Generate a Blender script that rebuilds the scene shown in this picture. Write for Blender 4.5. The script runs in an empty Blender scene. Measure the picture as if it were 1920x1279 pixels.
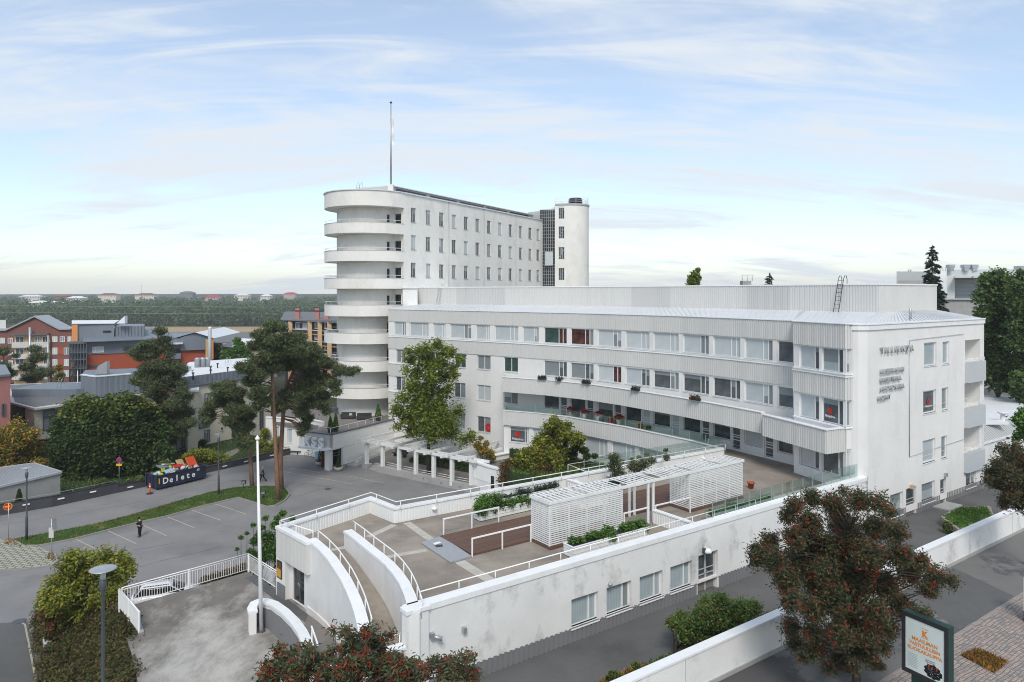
import bpy, math, random
import numpy as np
from mathutils import Vector, Matrix
random.seed(7); rng = np.random.default_rng(7)
SC = bpy.context.scene; COL = SC.collection
R = math.radians
# ------------------------------------------------------------------ camera, sky, sun, exposure
CZ = 22.0; F = 1330.0; HY = 548.0
cd = bpy.data.cameras.new('camera'); cam = bpy.data.objects.new('camera', cd); COL.objects.link(cam)
cam.location = (0, 0, CZ); cam.rotation_euler = (R(90), 0, 0)
cd.sensor_width = 36; cd.sensor_fit = 'HORIZONTAL'; cd.lens = F / 1920 * 36
cd.shift_y = -(639.5 - HY) / 1920; cd.clip_start = .5; cd.clip_end = 12000
SC.camera = cam
SUN_EL, SUN_AZ = 46, 181      # azimuth measured clockwise from +Y
w = bpy.data.worlds.new('World'); SC.world = w; w.use_nodes = True
def build_world():
    nt = w.node_tree; nt.nodes.clear(); N = nt.nodes.new; L = nt.links.new
    out = N('ShaderNodeOutputWorld'); sky = N('ShaderNodeTexSky'); sky.sky_type = 'NISHITA'; sky.sun_disc = False
    sky.sun_elevation = R(SUN_EL); sky.sun_rotation = R(SUN_AZ); sky.air_density = 1.0; sky.dust_density = .6; sky.ozone_density = 1.2
    bg = N('ShaderNodeBackground'); bg.inputs[1].default_value = .14; L(sky.outputs[0], bg.inputs[0])
    tc = N('ShaderNodeTexCoord'); sep = N('ShaderNodeSeparateXYZ'); L(tc.outputs['Generated'], sep.inputs[0])
    def m(op, a, b=None, clamp=False):
        n = N('ShaderNodeMath'); n.operation = op; n.use_clamp = clamp
        for i, v in enumerate((a, b)):
            if v is None: continue
            if isinstance(v, (int, float)): n.inputs[i].default_value = v
            else: L(v, n.inputs[i])
        return n.outputs[0]
    den = m('ADD', m('MAXIMUM', sep.outputs[2], 0.0), .24)
    cx = m('DIVIDE', sep.outputs[0], den); cy = m('DIVIDE', sep.outputs[1], den)
    cb = N('ShaderNodeCombineXYZ'); L(cx, cb.inputs[0]); L(cy, cb.inputs[1])
    mp = N('ShaderNodeMapping'); L(cb.outputs[0], mp.inputs[0]); mp.inputs['Rotation'].default_value = (0, 0, R(-36)); mp.inputs['Scale'].default_value = (.9, 2.0, 1)
    mp.inputs['Location'].default_value = (3.1, .7, 0)
    n1 = N('ShaderNodeTexNoise'); L(mp.outputs[0], n1.inputs[0]); n1.inputs['Scale'].default_value = .55; n1.inputs['Detail'].default_value = 7; n1.inputs['Roughness'].default_value = .55; n1.inputs['Distortion'].default_value = 1.3
    mp2 = N('ShaderNodeMapping'); L(cb.outputs[0], mp2.inputs[0]); mp2.inputs['Rotation'].default_value = (0, 0, R(-50)); mp2.inputs['Scale'].default_value = (.8, 3.6, 1)
    n2 = N('ShaderNodeTexNoise'); L(mp2.outputs[0], n2.inputs[0]); n2.inputs['Scale'].default_value = 1.6; n2.inputs['Detail'].default_value = 10; n2.inputs['Roughness'].default_value = .62; n2.inputs['Distortion'].default_value = 1.2
    s = m('ADD', m('MULTIPLY', n1.outputs[0], .62), m('MULTIPLY', n2.outputs[0], .38))
    r = N('ShaderNodeMapRange'); L(s, r.inputs[0]); r.inputs[1].default_value = .42; r.inputs[2].default_value = .60; r.inputs[3].default_value = .30; r.inputs[4].default_value = .97
    r.interpolation_type = 'SMOOTHSTEP'
    hz = N('ShaderNodeMapRange'); L(sep.outputs[2], hz.inputs[0]); hz.inputs[1].default_value = 0.0; hz.inputs[2].default_value = .13; hz.inputs[3].default_value = .55; hz.inputs[4].default_value = 0.0
    hz.interpolation_type = 'SMOOTHSTEP'
    fac = m('MAXIMUM', r.outputs[0], hz.outputs[0])
    cl = N('ShaderNodeBackground'); cl.inputs[0].default_value = (.86, .925, 1, 1); cl.inputs[1].default_value = .68
    mx = N('ShaderNodeMixShader'); L(fac, mx.inputs[0]); L(bg.outputs[0], mx.inputs[1]); L(cl.outputs[0], mx.inputs[2]); L(mx.outputs[0], out.inputs[0])
build_world()
sd = bpy.data.lights.new('sun', 'SUN'); sd.energy = 1.75; sd.angle = R(18); sd.color = (1, .94, .85)
so = bpy.data.objects.new('sun', sd); COL.objects.link(so)
_az, _el = R(SUN_AZ), R(SUN_EL)
sv = Vector((math.sin(_az) * math.cos(_el), math.cos(_az) * math.cos(_el), math.sin(_el)))
so.rotation_euler = sv.to_track_quat('Z', 'Y').to_euler(); so.location = (0, -30, 80)
vs = SC.view_settings; vs.view_transform = 'Standard'; vs.look = 'None'; vs.gamma = 1; vs.use_curve_mapping = False; vs.exposure = 0.45
SC.cycles.filter_width = 1.05; SC.cycles.max_bounces = 6; SC.cycles.diffuse_bounces = 4; SC.cycles.transparent_max_bounces = 12; SC.cycles.volume_bounces = 1

# ------------------------------------------------------------------ surveying helpers
def P(px, py, z):
    d = (CZ - z) * F / (py - HY); return ((px - 960) / F * d, d, z)
def P2(px, py, z): return P(px, py, z)[:2]
def Q(px, d): return ((px - 960) / F * d, d)
def ZA(py, d): return CZ - (py - HY) / F * d
A0 = Vector(P2(795, 1135, 8.65)); A1 = Vector(P2(1625, 895, 8.65))
D1 = (A1 - A0).normalized(); NI = Vector((-D1.y, D1.x))
def Lc(a, b): v = A0 + D1 * a + NI * b; return (v.x, v.y)

# ------------------------------------------------------------------ materials
MATS = {}
def newmat(name):
    m = bpy.data.materials.new(name); m.use_nodes = True; nt = m.node_tree; b = nt.nodes['Principled BSDF']; MATS[name] = m; return m, nt, b
def pm(name, col, rough=.7, var=.12, scale=1.0, stretch=(1, 1, 1), bump=0.0, bscale=None, metal=0, spec=.3, dirt=None, dirt_amt=.0, dscale=.4, dstretch=(1, 1, .2), coat=0, thr=(.52, .75)):
    m, nt, b = newmat(name); N = nt.nodes.new; L = nt.links.new
    b.inputs['Roughness'].default_value = rough; b.inputs['Metallic'].default_value = metal; b.inputs['Specular IOR Level'].default_value = spec
    b.inputs['Coat Weight'].default_value = coat
    tc = N('ShaderNodeTexCoord'); mp = N('ShaderNodeMapping'); L(tc.outputs['Object'], mp.inputs[0]); mp.inputs['Scale'].default_value = stretch
    n = N('ShaderNodeTexNoise'); n.inputs['Scale'].default_value = scale; n.inputs['Detail'].default_value = 6; n.inputs['Roughness'].default_value = .6; L(mp.outputs[0], n.inputs[0])
    mr = N('ShaderNodeMapRange'); L(n.outputs[0], mr.inputs[0]); mr.inputs[1].default_value = .25; mr.inputs[2].default_value = .75; mr.inputs[3].default_value = 1 - var; mr.inputs[4].default_value = 1 + var
    vm = N('ShaderNodeVectorMath'); vm.operation = 'SCALE'; vm.inputs[0].default_value = col; L(mr.outputs[0], vm.inputs['Scale'])
    last = vm.outputs[0]
    if dirt:
        mp2 = N('ShaderNodeMapping'); L(tc.outputs['Object'], mp2.inputs[0]); mp2.inputs['Scale'].default_value = dstretch
        n2 = N('ShaderNodeTexNoise'); n2.inputs['Scale'].default_value = dscale; n2.inputs['Detail'].default_value = 9; n2.inputs['Roughness'].default_value = .7; L(mp2.outputs[0], n2.inputs[0])
        r2 = N('ShaderNodeMapRange'); L(n2.outputs[0], r2.inputs[0]); r2.inputs[1].default_value = thr[0]; r2.inputs[2].default_value = thr[1]; r2.inputs[4].default_value = dirt_amt
        mx = N('ShaderNodeMix'); mx.data_type = 'RGBA'; L(r2.outputs[0], mx.inputs[0]); L(last, mx.inputs[6]); mx.inputs[7].default_value = (*dirt, 1); last = mx.outputs[2]
    L(last, b.inputs['Base Color'])
    if bump:
        n3 = N('ShaderNodeTexNoise'); n3.inputs['Scale'].default_value = bscale or scale * 8; n3.inputs['Detail'].default_value = 4; L(tc.outputs['Object'], n3.inputs[0])
        bp = N('ShaderNodeBump'); bp.inputs['Strength'].default_value = bump; bp.inputs['Distance'].default_value = .03; L(n3.outputs[0], bp.inputs['Height']); L(bp.outputs[0], b.inputs['Normal'])
    return m
def leafmat(name, cols, rough=.55, trans=.38):
    m, nt, b = newmat(name); N = nt.nodes.new; L = nt.links.new
    g = N('ShaderNodeNewGeometry'); cr = N('ShaderNodeValToRGB'); L(g.outputs['Random Per Island'], cr.inputs[0]); cr.color_ramp.interpolation = 'CONSTANT'
    els = cr.color_ramp.elements; tot = sum(c[1] for c in cols); acc = 0
    for i, (c, wt) in enumerate(cols):
        e = els[0] if i == 0 else (els[1] if i == 1 else els.new(.5)); e.position = acc / tot; e.color = (*[min(.5, v * 1.8) for v in c], 1); acc += wt
    if len(cols) == 1: els[1].color = (*cols[0][0], 1)
    tc = N('ShaderNodeTexCoord'); n = N('ShaderNodeTexNoise'); n.inputs['Scale'].default_value = .7; L(tc.outputs['Object'], n.inputs[0])
    mr = N('ShaderNodeMapRange'); L(n.outputs[0], mr.inputs[0]); mr.inputs[1].default_value = .3; mr.inputs[2].default_value = .7; mr.inputs[3].default_value = .72; mr.inputs[4].default_value = 1.3
    vm = N('ShaderNodeVectorMath'); vm.operation = 'SCALE'; L(cr.outputs[0], vm.inputs[0]); L(mr.outputs[0], vm.inputs['Scale'])
    L(vm.outputs[0], b.inputs['Base Color']); b.inputs['Roughness'].default_value = rough; b.inputs['Specular IOR Level'].default_value = .25
    t = N('ShaderNodeBsdfTranslucent'); L(vm.outputs[0], t.inputs[0]); mx = N('ShaderNodeMixShader'); mx.inputs[0].default_value = trans
    L(b.outputs[0], mx.inputs[1]); L(t.outputs[0], mx.inputs[2]); L(mx.outputs[0], nt.nodes['Material Output'].inputs[0])
    return m
GR = (.25, .25, .24)
pm('plaster', (.76, .755, .735), .85, .05, .5, bump=.25, bscale=9, dirt=(.42, .43, .42), dirt_amt=.38, dscale=.5, dstretch=(1, 1, .35), thr=(.52, .8))
pm('plaster_long_wall', (.75, .75, .735), .85, .07, .5, bump=.3, bscale=7, dirt=(.22, .22, .21), dirt_amt=.8, dscale=.55, dstretch=(1, 1, .7), thr=(.54, .76))
pm('plaster_warm', (.78, .765, .72), .85, .07, .35, bump=.3, bscale=6, dirt=(.42, .40, .37), dirt_amt=.4, dscale=.5, dstretch=(1, 1, .5), thr=(.5, .8))
pm('paint_white', (.82, .82, .81), .5, .03, 2, spec=.4)
pm('coping', (.80, .81, .81), .45, .05, .8, dirt=(.5, .5, .48), dirt_amt=.3, dscale=1.5)
pm('cladding', (.61, .61, .59), .5, .04, .3, stretch=(1, 1, .1), metal=.0, spec=.4)
pm('cladding_dull', (.54, .54, .53), .5, .05, .3, stretch=(1, 1, .1), spec=.4)
pm('cladding_white', (.76, .77, .76), .5, .04, .5, spec=.4)
pm('cladding_plinth', (.20, .205, .215), .55, .06, .6, spec=.4)
pm('roof_sheet', (.70, .72, .74), .38, .05, .4, metal=.15, spec=.5)
pm('balcony_front', (.50, .53, .54), .6, .03, .5)
pm('frame', (.78, .79, .79), .45, .02, 2)
pm('frame_grey', (.42, .44, .44), .45, .04, 2)
pm('deck_concrete', (.285, .25, .21), .9, .28, .3, bump=.4, bscale=12, dirt=(.12, .10, .085), dirt_amt=.6, dscale=.35, dstretch=(1, 1, 1), thr=(.48, .7))
pm('patch_concrete', (.47, .45, .40), .9, .15, 1.5, bump=.3, bscale=14, dirt=(.3, .27, .22), dirt_amt=.8, dscale=2.5, dstretch=(1, 1, 1))
pm('deck_grey', (.20, .185, .17), .9, .12, .6, dirt=(.11, .10, .095), dirt_amt=.5, dscale=.4, dstretch=(1, 1, 1))
pm('plaza', (.17, .157, .14), .9, .25, .5, bump=.5, bscale=10, dirt=(.50, .48, .44), dirt_amt=.85, dscale=.16, dstretch=(1, .5, 1), thr=(.46, .60))
pm('asphalt', (.225, .222, .22), .92, .14, .25, bump=.4, bscale=25, dirt=(.10, .10, .103), dirt_amt=.5, dscale=.12, dstretch=(1, 1, 1), thr=(.5, .7))
pm('asphalt_dark', (.118, .119, .118), .9, .15, .5, bump=.4, bscale=25, dirt=(.035, .034, .036), dirt_amt=.6, dscale=.25, dstretch=(1, 1, 1), thr=(.5, .72))
pm('asphalt_walk', (.165, .162, .156), .9, .13, .4, bump=.4, bscale=25, dirt=(.065, .064, .066), dirt_amt=.7, dscale=.15, dstretch=(1, 1, 1), thr=(.5, .53))
pm('road_paint', (.42, .38, .30), .8, .25, 3)
pm('kerb', (.27, .26, .25), .9, .15, 2)
pm('grass', (.045, .085, .015), .95, .35, 1.2, bump=.6, bscale=20, dirt=(.24, .20, .10), dirt_amt=.8, dscale=.35, dstretch=(1, 1, 1), thr=(.55, .66))
pm('lawn_dark', (.028, .05, .014), .95, .4, 1.5, bump=.6, bscale=20)
pm('soil', (.05, .04, .03), .95, .3, 2)
pm('dark_wall', (.06, .062, .07), .85, .2, .8, bump=.2, bscale=6)
pm('black_metal', (.025, .027, .03), .5, .1, 3, spec=.4)
pm('dark_grey_metal', (.07, .08, .09), .45, .08, 3, spec=.4)
pm('galv', (.42, .44, .46), .4, .08, 3, metal=.5, spec=.5)
pm('grey_clad', (.17, .20, .235), .5, .10, .5, stretch=(1, 1, .2), spec=.4)
pm('grey_clad_dark', (.10, .115, .13), .5, .1, .5, spec=.4)
pm('beige', (.64, .60, .50), .85, .06, .5, bump=.2)
pm('tile_dark', (.085, .08, .08), .8, .1, 1)
pm('brick_red', (.36, .085, .045), .85, .18, 2.2, stretch=(1, 1, 4), bump=.3)
pm('brick_brown', (.20, .085, .070), .85, .18, 2, stretch=(1, 1, 4), bump=.3)
pm('pink', (.42, .19, .17), .85, .08, 1)
pm('pink_pale', (.46, .35, .34), .85, .08, 1)
pm('orange_panel', (.62, .27, .10), .7, .08, 1)
pm('tan', (.55, .38, .22), .8, .08, 1)
pm('roof_white', (.72, .74, .76), .6, .06, .5, dirt=(.5, .5, .5), dirt_amt=.4)
pm('roof_grey', (.16, .165, .17), .8, .12, .8)
pm('concrete', (.36, .36, .345), .9, .12, .8, bump=.3, dirt=(.2, .2, .19), dirt_amt=.6)
pm('ground', (.05, .055, .03), .95, .4, .05, dirt=(.08, .07, .05), dirt_amt=.6, dscale=.03, dstretch=(1, 1, 1))
pm('reed', (.36, .27, .16), .95, .2, .05, stretch=(.3, 1.5, 1))
pm('water', (.05, .06, .06), .15, .2, .02, spec=.5)
pm('bark_pine', (.22, .125, .08), .9, .3, 3, stretch=(1, 1, .4), bump=.8, dirt=(.08, .06, .05), dirt_amt=.7, dscale=2)
pm('bark_dark', (.055, .045, .038), .9, .3, 3, stretch=(1, 1, .4), bump=.8)
pm('bark_grey', (.11, .10, .09), .9, .25, 3, stretch=(1, 1, .4), bump=.8)
pm('wood_deck', (.135, .078, .057), .7, .25, 2, stretch=(1, 1, 1), dirt=(.05, .03, .025), dirt_amt=.6, dscale=1.5)
pm('slat_white', (.74, .75, .74), .6, .06, 3, dirt=(.4, .4, .38), dirt_amt=.35, dscale=2, dstretch=(1, 1, 1))
pm('dumpster', (.022, .030, .060), .5, .25, 1.5, spec=.4)
pm('white_paint', (.78, .78, .76), .6, .05, 3)
pm('red', (.50, .02, .015), .6, .15, 3)
pm('orange', (.70, .10, .02), .6, .1, 3)
pm('yellow', (.70, .42, .03), .6, .1, 3)
pm('yellow_green', (.45, .60, .05), .6, .1, 3)
pm('blue', (.02, .09, .35), .6, .1, 3)
pm('light_blue', (.25, .45, .62), .6, .2, 2)
pm('terracotta', (.35, .09, .04), .8, .1, 3)
pm('brown_board', (.14, .06, .02), .6, .1, 2)
pm('gold', (.62, .30, .04), .6, .1, 3)
pm('poster', (.62, .70, .68), .35, .04, 3, spec=.5)
pm('orange_print', (.72, .26, .04), .5, .03, 3)
pm('skin', (.50, .30, .22), .6, .05, 3)
pm('cloth_black', (.015, .015, .018), .85, .2, 3)
pm('cloth_grey', (.05, .04, .045), .85, .2, 3)
pm('cushion', (.045, .047, .05), .9, .15, 3)
pm('car_white', (.72, .74, .75), .25, .02, 2, spec=.5, coat=.6)
pm('car_glass', (.012, .014, .016), .08, .1, 1, spec=.6)
pm('stone', (.30, .26, .24), .9, .2, 2, bump=.5)
pm('berry', (.30, .045, .022), .5, .2, 5)
pm('carton', (.55, .42, .28), .8, .15, 3)
pm('pot_white', (.55, .54, .52), .8, .1, 3)
pm('blossom', (.50, .02, .02), .7, .3, 6)
pm('copper', (.32, .12, .07), .7, .15, 2)
# panes: glass over a blind, a curtain or an unlit room
def panemat(name, col, rough=.12, slat=0, var=.06, spec=.5):
    m, nt, b = newmat(name); N = nt.nodes.new; L = nt.links.new
    b.inputs['Roughness'].default_value = rough; b.inputs['Specular IOR Level'].default_value = spec
    tc = N('ShaderNodeTexCoord'); n = N('ShaderNodeTexNoise'); n.inputs['Scale'].default_value = 1.3; n.inputs['Detail'].default_value = 3; L(tc.outputs['Object'], n.inputs[0])
    mr = N('ShaderNodeMapRange'); L(n.outputs[0], mr.inputs[0]); mr.inputs[1].default_value = .3; mr.inputs[2].default_value = .7; mr.inputs[3].default_value = 1 - var; mr.inputs[4].default_value = 1 + var
    sc = mr.outputs[0]
    if slat:
        sp = N('ShaderNodeSeparateXYZ'); L(tc.outputs['Object'], sp.inputs[0])
        wv = N('ShaderNodeMath'); wv.operation = 'MULTIPLY'; L(sp.outputs[2 if slat > 0 else 0], wv.inputs[0]); wv.inputs[1].default_value = abs(slat)
        fr = N('ShaderNodeMath'); fr.operation = 'FRACT'; L(wv.outputs[0], fr.inputs[0])
        m2 = N('ShaderNodeMapRange'); L(fr.outputs[0], m2.inputs[0]); m2.inputs[3].default_value = .84; m2.inputs[4].default_value = 1.08
        ml = N('ShaderNodeMath'); ml.operation = 'MULTIPLY'; L(sc, ml.inputs[0]); L(m2.outputs[0], ml.inputs[1]); sc = ml.outputs[0]
    vm = N('ShaderNodeVectorMath'); vm.operation = 'SCALE'; vm.inputs[0].default_value = col; L(sc, vm.inputs['Scale']); L(vm.outputs[0], b.inputs['Base Color'])
    return m
panemat('pane_light', (.50, .545, .56), .12, 14)
panemat('pane_pale', (.56, .61, .62), .14, 14)
panemat('pane_vert', (.38, .45, .47), .12, -9)
panemat('pane_mid', (.24, .27, .28), .1, 14)
panemat('pane_dark', (.055, .066, .072), .07, 0, .5)
panemat('pane_slate', (.10, .115, .125), .08, 14, .3)
panemat('pane_green', (.05, .085, .075), .08, 0, .3)
panemat('pane_red', (.085, .036, .03), .08, 0, .7)
panemat('pane_black', (.02, .024, .028), .05, 0, .5)
def glassmat():
    m, nt, b = newmat('glass'); N = nt.nodes.new; L = nt.links.new
    t = N('ShaderNodeBsdfTransparent'); t.inputs[0].default_value = (.86, .93, .91, 1); g = N('ShaderNodeBsdfGlossy'); g.inputs['Roughness'].default_value = .02; g.inputs[0].default_value = (.9, 1, .98, 1)
    ad = N('ShaderNodeValue'); ad.outputs[0].default_value = .14
    mx = N('ShaderNodeMixShader'); L(ad.outputs[0], mx.inputs[0]); L(t.outputs[0], mx.inputs[1]); L(g.outputs[0], mx.inputs[2]); L(mx.outputs[0], nt.nodes['Material Output'].inputs[0])
glassmat()
def cobblemat():
    m, nt, b = newmat('cobble'); N = nt.nodes.new; L = nt.links.new; b.inputs['Roughness'].default_value = .85
    tc = N('ShaderNodeTexCoord'); mp = N('ShaderNodeMapping'); L(tc.outputs['Object'], mp.inputs[0]); mp.inputs['Rotation'].default_value = (0, 0, -math.atan2(D1.y, D1.x))
    n = N('ShaderNodeTexNoise'); n.inputs['Scale'].default_value = .9; L(mp.outputs[0], n.inputs[0])
    ad = N('ShaderNodeVectorMath'); ad.operation = 'MULTIPLY_ADD'; L(n.outputs['Color'], ad.inputs[0]); ad.inputs[1].default_value = (.3, .3, 0); L(mp.outputs[0], ad.inputs[2])
    br = N('ShaderNodeTexBrick'); L(ad.outputs[0], br.inputs[0]); br.inputs['Scale'].default_value = 1; br.inputs['Brick Width'].default_value = .19; br.inputs['Row Height'].default_value = .15; br.inputs['Mortar Size'].default_value = .012; br.offset_frequency = 3; br.offset = .37; br.squash = .8; br.inputs['Mortar Smooth'].default_value = .3
    br.inputs['Color1'].default_value = (.42, .33, .28, 1); br.inputs['Color2'].default_value = (.22, .215, .21, 1); br.inputs['Mortar'].default_value = (.11, .09, .08, 1); br.inputs['Bias'].default_value = 0
    L(br.outputs[0], b.inputs['Base Color'])
    bp = N('ShaderNodeBump'); bp.invert = True; bp.inputs['Distance'].default_value = .03; bp.inputs['Strength'].default_value = .7; L(br.outputs['Fac'], bp.inputs['Height']); L(bp.outputs[0], b.inputs['Normal'])
cobblemat()
def pavermat():
    m, nt, b = newmat('grass_paver'); N = nt.nodes.new; L = nt.links.new; b.inputs['Roughness'].default_value = .9
    tc = N('ShaderNodeTexCoord'); mp = N('ShaderNodeMapping'); L(tc.outputs['Object'], mp.inputs[0]); mp.inputs['Rotation'].default_value = (0, 0, R(-12))
    br = N('ShaderNodeTexBrick'); L(mp.outputs[0], br.inputs[0]); br.inputs['Scale'].default_value = 1; br.inputs['Brick Width'].default_value = .6; br.inputs['Row Height'].default_value = .42; br.inputs['Mortar Size'].default_value = .045
    br.inputs['Color1'].default_value = (.40, .38, .33, 1); br.inputs['Color2'].default_value = (.34, .33, .28, 1); br.inputs['Mortar'].default_value = (.07, .10, .03, 1)
    L(br.outputs[0], b.inputs['Base Color'])
pavermat()
# foliage
leafmat('leaf_rowan', [((.034, .046, .024), 5), ((.050, .060, .028), 3.5), ((.085, .040, .022), 1.8), ((.15, .055, .03), 1.6), ((.075, .06, .04), 1.5)])
leafmat('leaf_rowan_near', [((.038, .060, .032), 4), ((.065, .085, .04), 3), ((.14, .05, .03), 2), ((.024, .038, .02), 2)])
leafmat('leaf_chestnut', [((.08, .11, .016), 4), ((.135, .16, .022), 4), ((.05, .07, .013), 1.6), ((.28, .21, .02), 1.4)])
leafmat('leaf_yellow', [((.08, .11, .02), 3.4), ((.15, .16, .03), 3), ((.29, .21, .02), 4.0), ((.24, .13, .02), 1)])
leafmat('leaf_maple', [((.028, .052, .016), 5), ((.045, .075, .02), 3), ((.02, .038, .014), 3), ((.10, .085, .02), .5)])
leafmat('leaf_maple_top', [((.09, .11, .02), 4), ((.20, .15, .02), 2), ((.28, .10, .03), 1)])
leafmat('leaf_pine', [((.034, .048, .022), 4), ((.056, .070, .028), 4), ((.085, .09, .034), 2.5), ((.08, .055, .03), .4)], trans=.1)
leafmat('leaf_spruce', [((.016, .026, .018), 5), ((.028, .04, .022), 3)], trans=.05)
leafmat('leaf_bush', [((.05, .085, .022), 4), ((.085, .13, .03), 3), ((.10, .05, .025), 1)])
leafmat('leaf_autumn', [((.06, .08, .02), 3), ((.20, .17, .03), 2), ((.30, .13, .03), 2), ((.10, .06, .03), 2)])
leafmat('leaf_bright', [((.05, .11, .02), 4), ((.08, .15, .03), 3), ((.03, .06, .015), 2)])
leafmat('leaf_hedge', [((.05, .06, .02), 3), ((.12, .04, .025), 3), ((.09, .08, .02), 2)])
leafmat('leaf_cover', [((.035, .045, .018), 4), ((.08, .058, .025), 3), ((.06, .075, .02), 2), ((.13, .055, .025), 2)])
leafmat('leaf_far', [((.032, .062, .030), 5), ((.05, .088, .036), 4), ((.075, .095, .04), 2), ((.022, .038, .024), 3)])
leafmat('leaf_broad', [((.055, .09, .028), 4), ((.10, .13, .04), 3), ((.25, .11, .03), .5)])
leafmat('leaf_grass', [((.05, .10, .018), 4), ((.07, .12, .02), 3), ((.16, .14, .05), 1)])
leafmat('leaf_dry', [((.24, .12, .03), 3), ((.10, .10, .02), 1.5), ((.14, .07, .03), 2)])

# ------------------------------------------------------------------ objects
def empty(name, label=None, cat=None, group=None, loc=(0, 0, 0)):
    o = bpy.data.objects.new(name, None); COL.objects.link(o); o.location = loc; o.empty_display_size = .3
    if label: o['label'] = label
    if cat: o['category'] = cat
    if group: o['group'] = group
    return o
def tag(o, label=None, cat=None, group=None, kind=None):
    if label: o['label'] = label
    if cat: o['category'] = cat
    if group: o['group'] = group
    if kind: o['kind'] = kind
    return o
def attach(o, parent):
    if parent is None: return
    o.parent = parent
    if parent.parent is None and parent.type == 'EMPTY': o.matrix_parent_inverse = Matrix.Translation(-Vector(parent.location))
def link(name, me, parent=None):
    o = bpy.data.objects.new(name, me); COL.objects.link(o); attach(o, parent); return o
def ch(o): return [c for c in bpy.data.objects if c.parent == o]
def dup(root, loc, rz=0, label=None, group=None, scale=None):
    r = root.copy(); COL.objects.link(r); r.location = loc; r.rotation_euler = (0, 0, rz)
    if scale: r.scale = (scale,) * 3
    if label: r['label'] = label
    if group: r['group'] = group
    for c in root.children:
        n = c.copy(); COL.objects.link(n); n.parent = r
        for g in c.children:
            k = g.copy(); COL.objects.link(k); k.parent = n
    return r
class MB:
    def __init__(s): s.v = []; s.f = []; s.m = []; s.mats = []; s.cur = 0; s.smooth = []
    def mat(s, name):
        if name not in s.mats: s.mats.append(name)
        s.cur = s.mats.index(name); return s
    def add(s, vs, fs, sm=False):
        b = len(s.v); s.v += [tuple(v) for v in vs]; s.f += [tuple(b + i for i in f) for f in fs]; s.m += [s.cur] * len(fs); s.smooth += [sm] * len(fs); return s
    def prism(s, poly, z0, z1, sm=False):
        n = len(poly); g = lambda z, i: z[i] if isinstance(z, (list, tuple)) else z
        ar = sum(poly[i][0] * poly[(i + 1) % n][1] - poly[(i + 1) % n][0] * poly[i][1] for i in range(n))
        idx = list(range(n)) if ar > 0 else list(range(n))[::-1]
        vs = [(poly[i][0], poly[i][1], g(z0, i)) for i in idx] + [(poly[i][0], poly[i][1], g(z1, i)) for i in idx]
        fs = [tuple(range(n))[::-1], tuple(range(n, 2 * n))] + [(i, (i + 1) % n, n + (i + 1) % n, n + i) for i in range(n)]
        return s.add(vs, fs, sm)
    def box(s, c, dx, dy, z0, z1, ang=0.0):
        ca, sa = math.cos(ang), math.sin(ang)
        return s.prism([(c[0] + x * ca - y * sa, c[1] + x * sa + y * ca) for x, y in ((-dx / 2, -dy / 2), (dx / 2, -dy / 2), (dx / 2, dy / 2), (-dx / 2, dy / 2))], z0, z1)
    def bar(s, p, q, w=.05, h=None):
        p, q = Vector(p), Vector(q); h = h or w; d = (q - p).normalized(); up = Vector((0, 0, 1)) if abs(d.z) < .95 else Vector((1, 0, 0))
        a = d.cross(up).normalized() * w / 2; b = a.cross(d).normalized() * h / 2
        vs = [p - a - b, p + a - b, p + a + b, p - a + b, q - a - b, q + a - b, q + a + b, q - a + b]
        return s.add(vs, [(0, 1, 2, 3), (7, 6, 5, 4), (0, 4, 5, 1), (1, 5, 6, 2), (2, 6, 7, 3), (3, 7, 4, 0)])
    def tube(s, pts, rad, n=8, cap=True):
        pts = [Vector(p) for p in pts]; rings = []; k = len(pts); rr = rad if isinstance(rad, (list, tuple)) else [rad] * k; base = len(s.v); prev = None
        for i, p in enumerate(pts):
            d = (pts[min(i + 1, k - 1)] - pts[max(i - 1, 0)]).normalized()
            if prev is None: a = d.orthogonal().normalized()
            else: a = (prev - d * prev.dot(d)).normalized()
            prev = a; b = d.cross(a)
            rings += [p + (a * math.cos(t * math.tau / n) + b * math.sin(t * math.tau / n)) * rr[i] for t in range(n)]
        fs = [(i * n + t, i * n + (t + 1) % n, (i + 1) * n + (t + 1) % n, (i + 1) * n + t) for i in range(k - 1) for t in range(n)]
        s.add(rings, fs, True)
        if cap:
            b = len(s.v) - len(rings); s.f += [tuple(b + t for t in range(n))[::-1], tuple(b + (k - 1) * n + t for t in range(n))]; s.m += [s.cur] * 2; s.smooth += [False] * 2
        return s
    def lathe(s, c, prof, n=16):
        vs = [(c[0] + r * math.cos(t * math.tau / n), c[1] + r * math.sin(t * math.tau / n), c[2] + z) for r, z in prof for t in range(n)]
        k = len(prof); fs = [(i * n + t, i * n + (t + 1) % n, (i + 1) * n + (t + 1) % n, (i + 1) * n + t) for i in range(k - 1) for t in range(n)]
        s.add(vs, fs, True); b = len(s.v) - len(vs); s.f += [tuple(b + t for t in range(n))[::-1], tuple(b + (k - 1) * n + t for t in range(n))]; s.m += [s.cur] * 2; s.smooth += [False] * 2
        return s
    def mesh(s, name):
        me = bpy.data.meshes.new(name); me.from_pydata(s.v, [], s.f)
        for m in s.mats: me.materials.append(MATS[m])
        me.polygons.foreach_set('material_index', s.m); me.polygons.foreach_set('use_smooth', s.smooth); me.update(); return me
    def build(s, name, parent=None): return link(name, s.mesh(name), parent)
def mb(m): return MB().mat(m)

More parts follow.
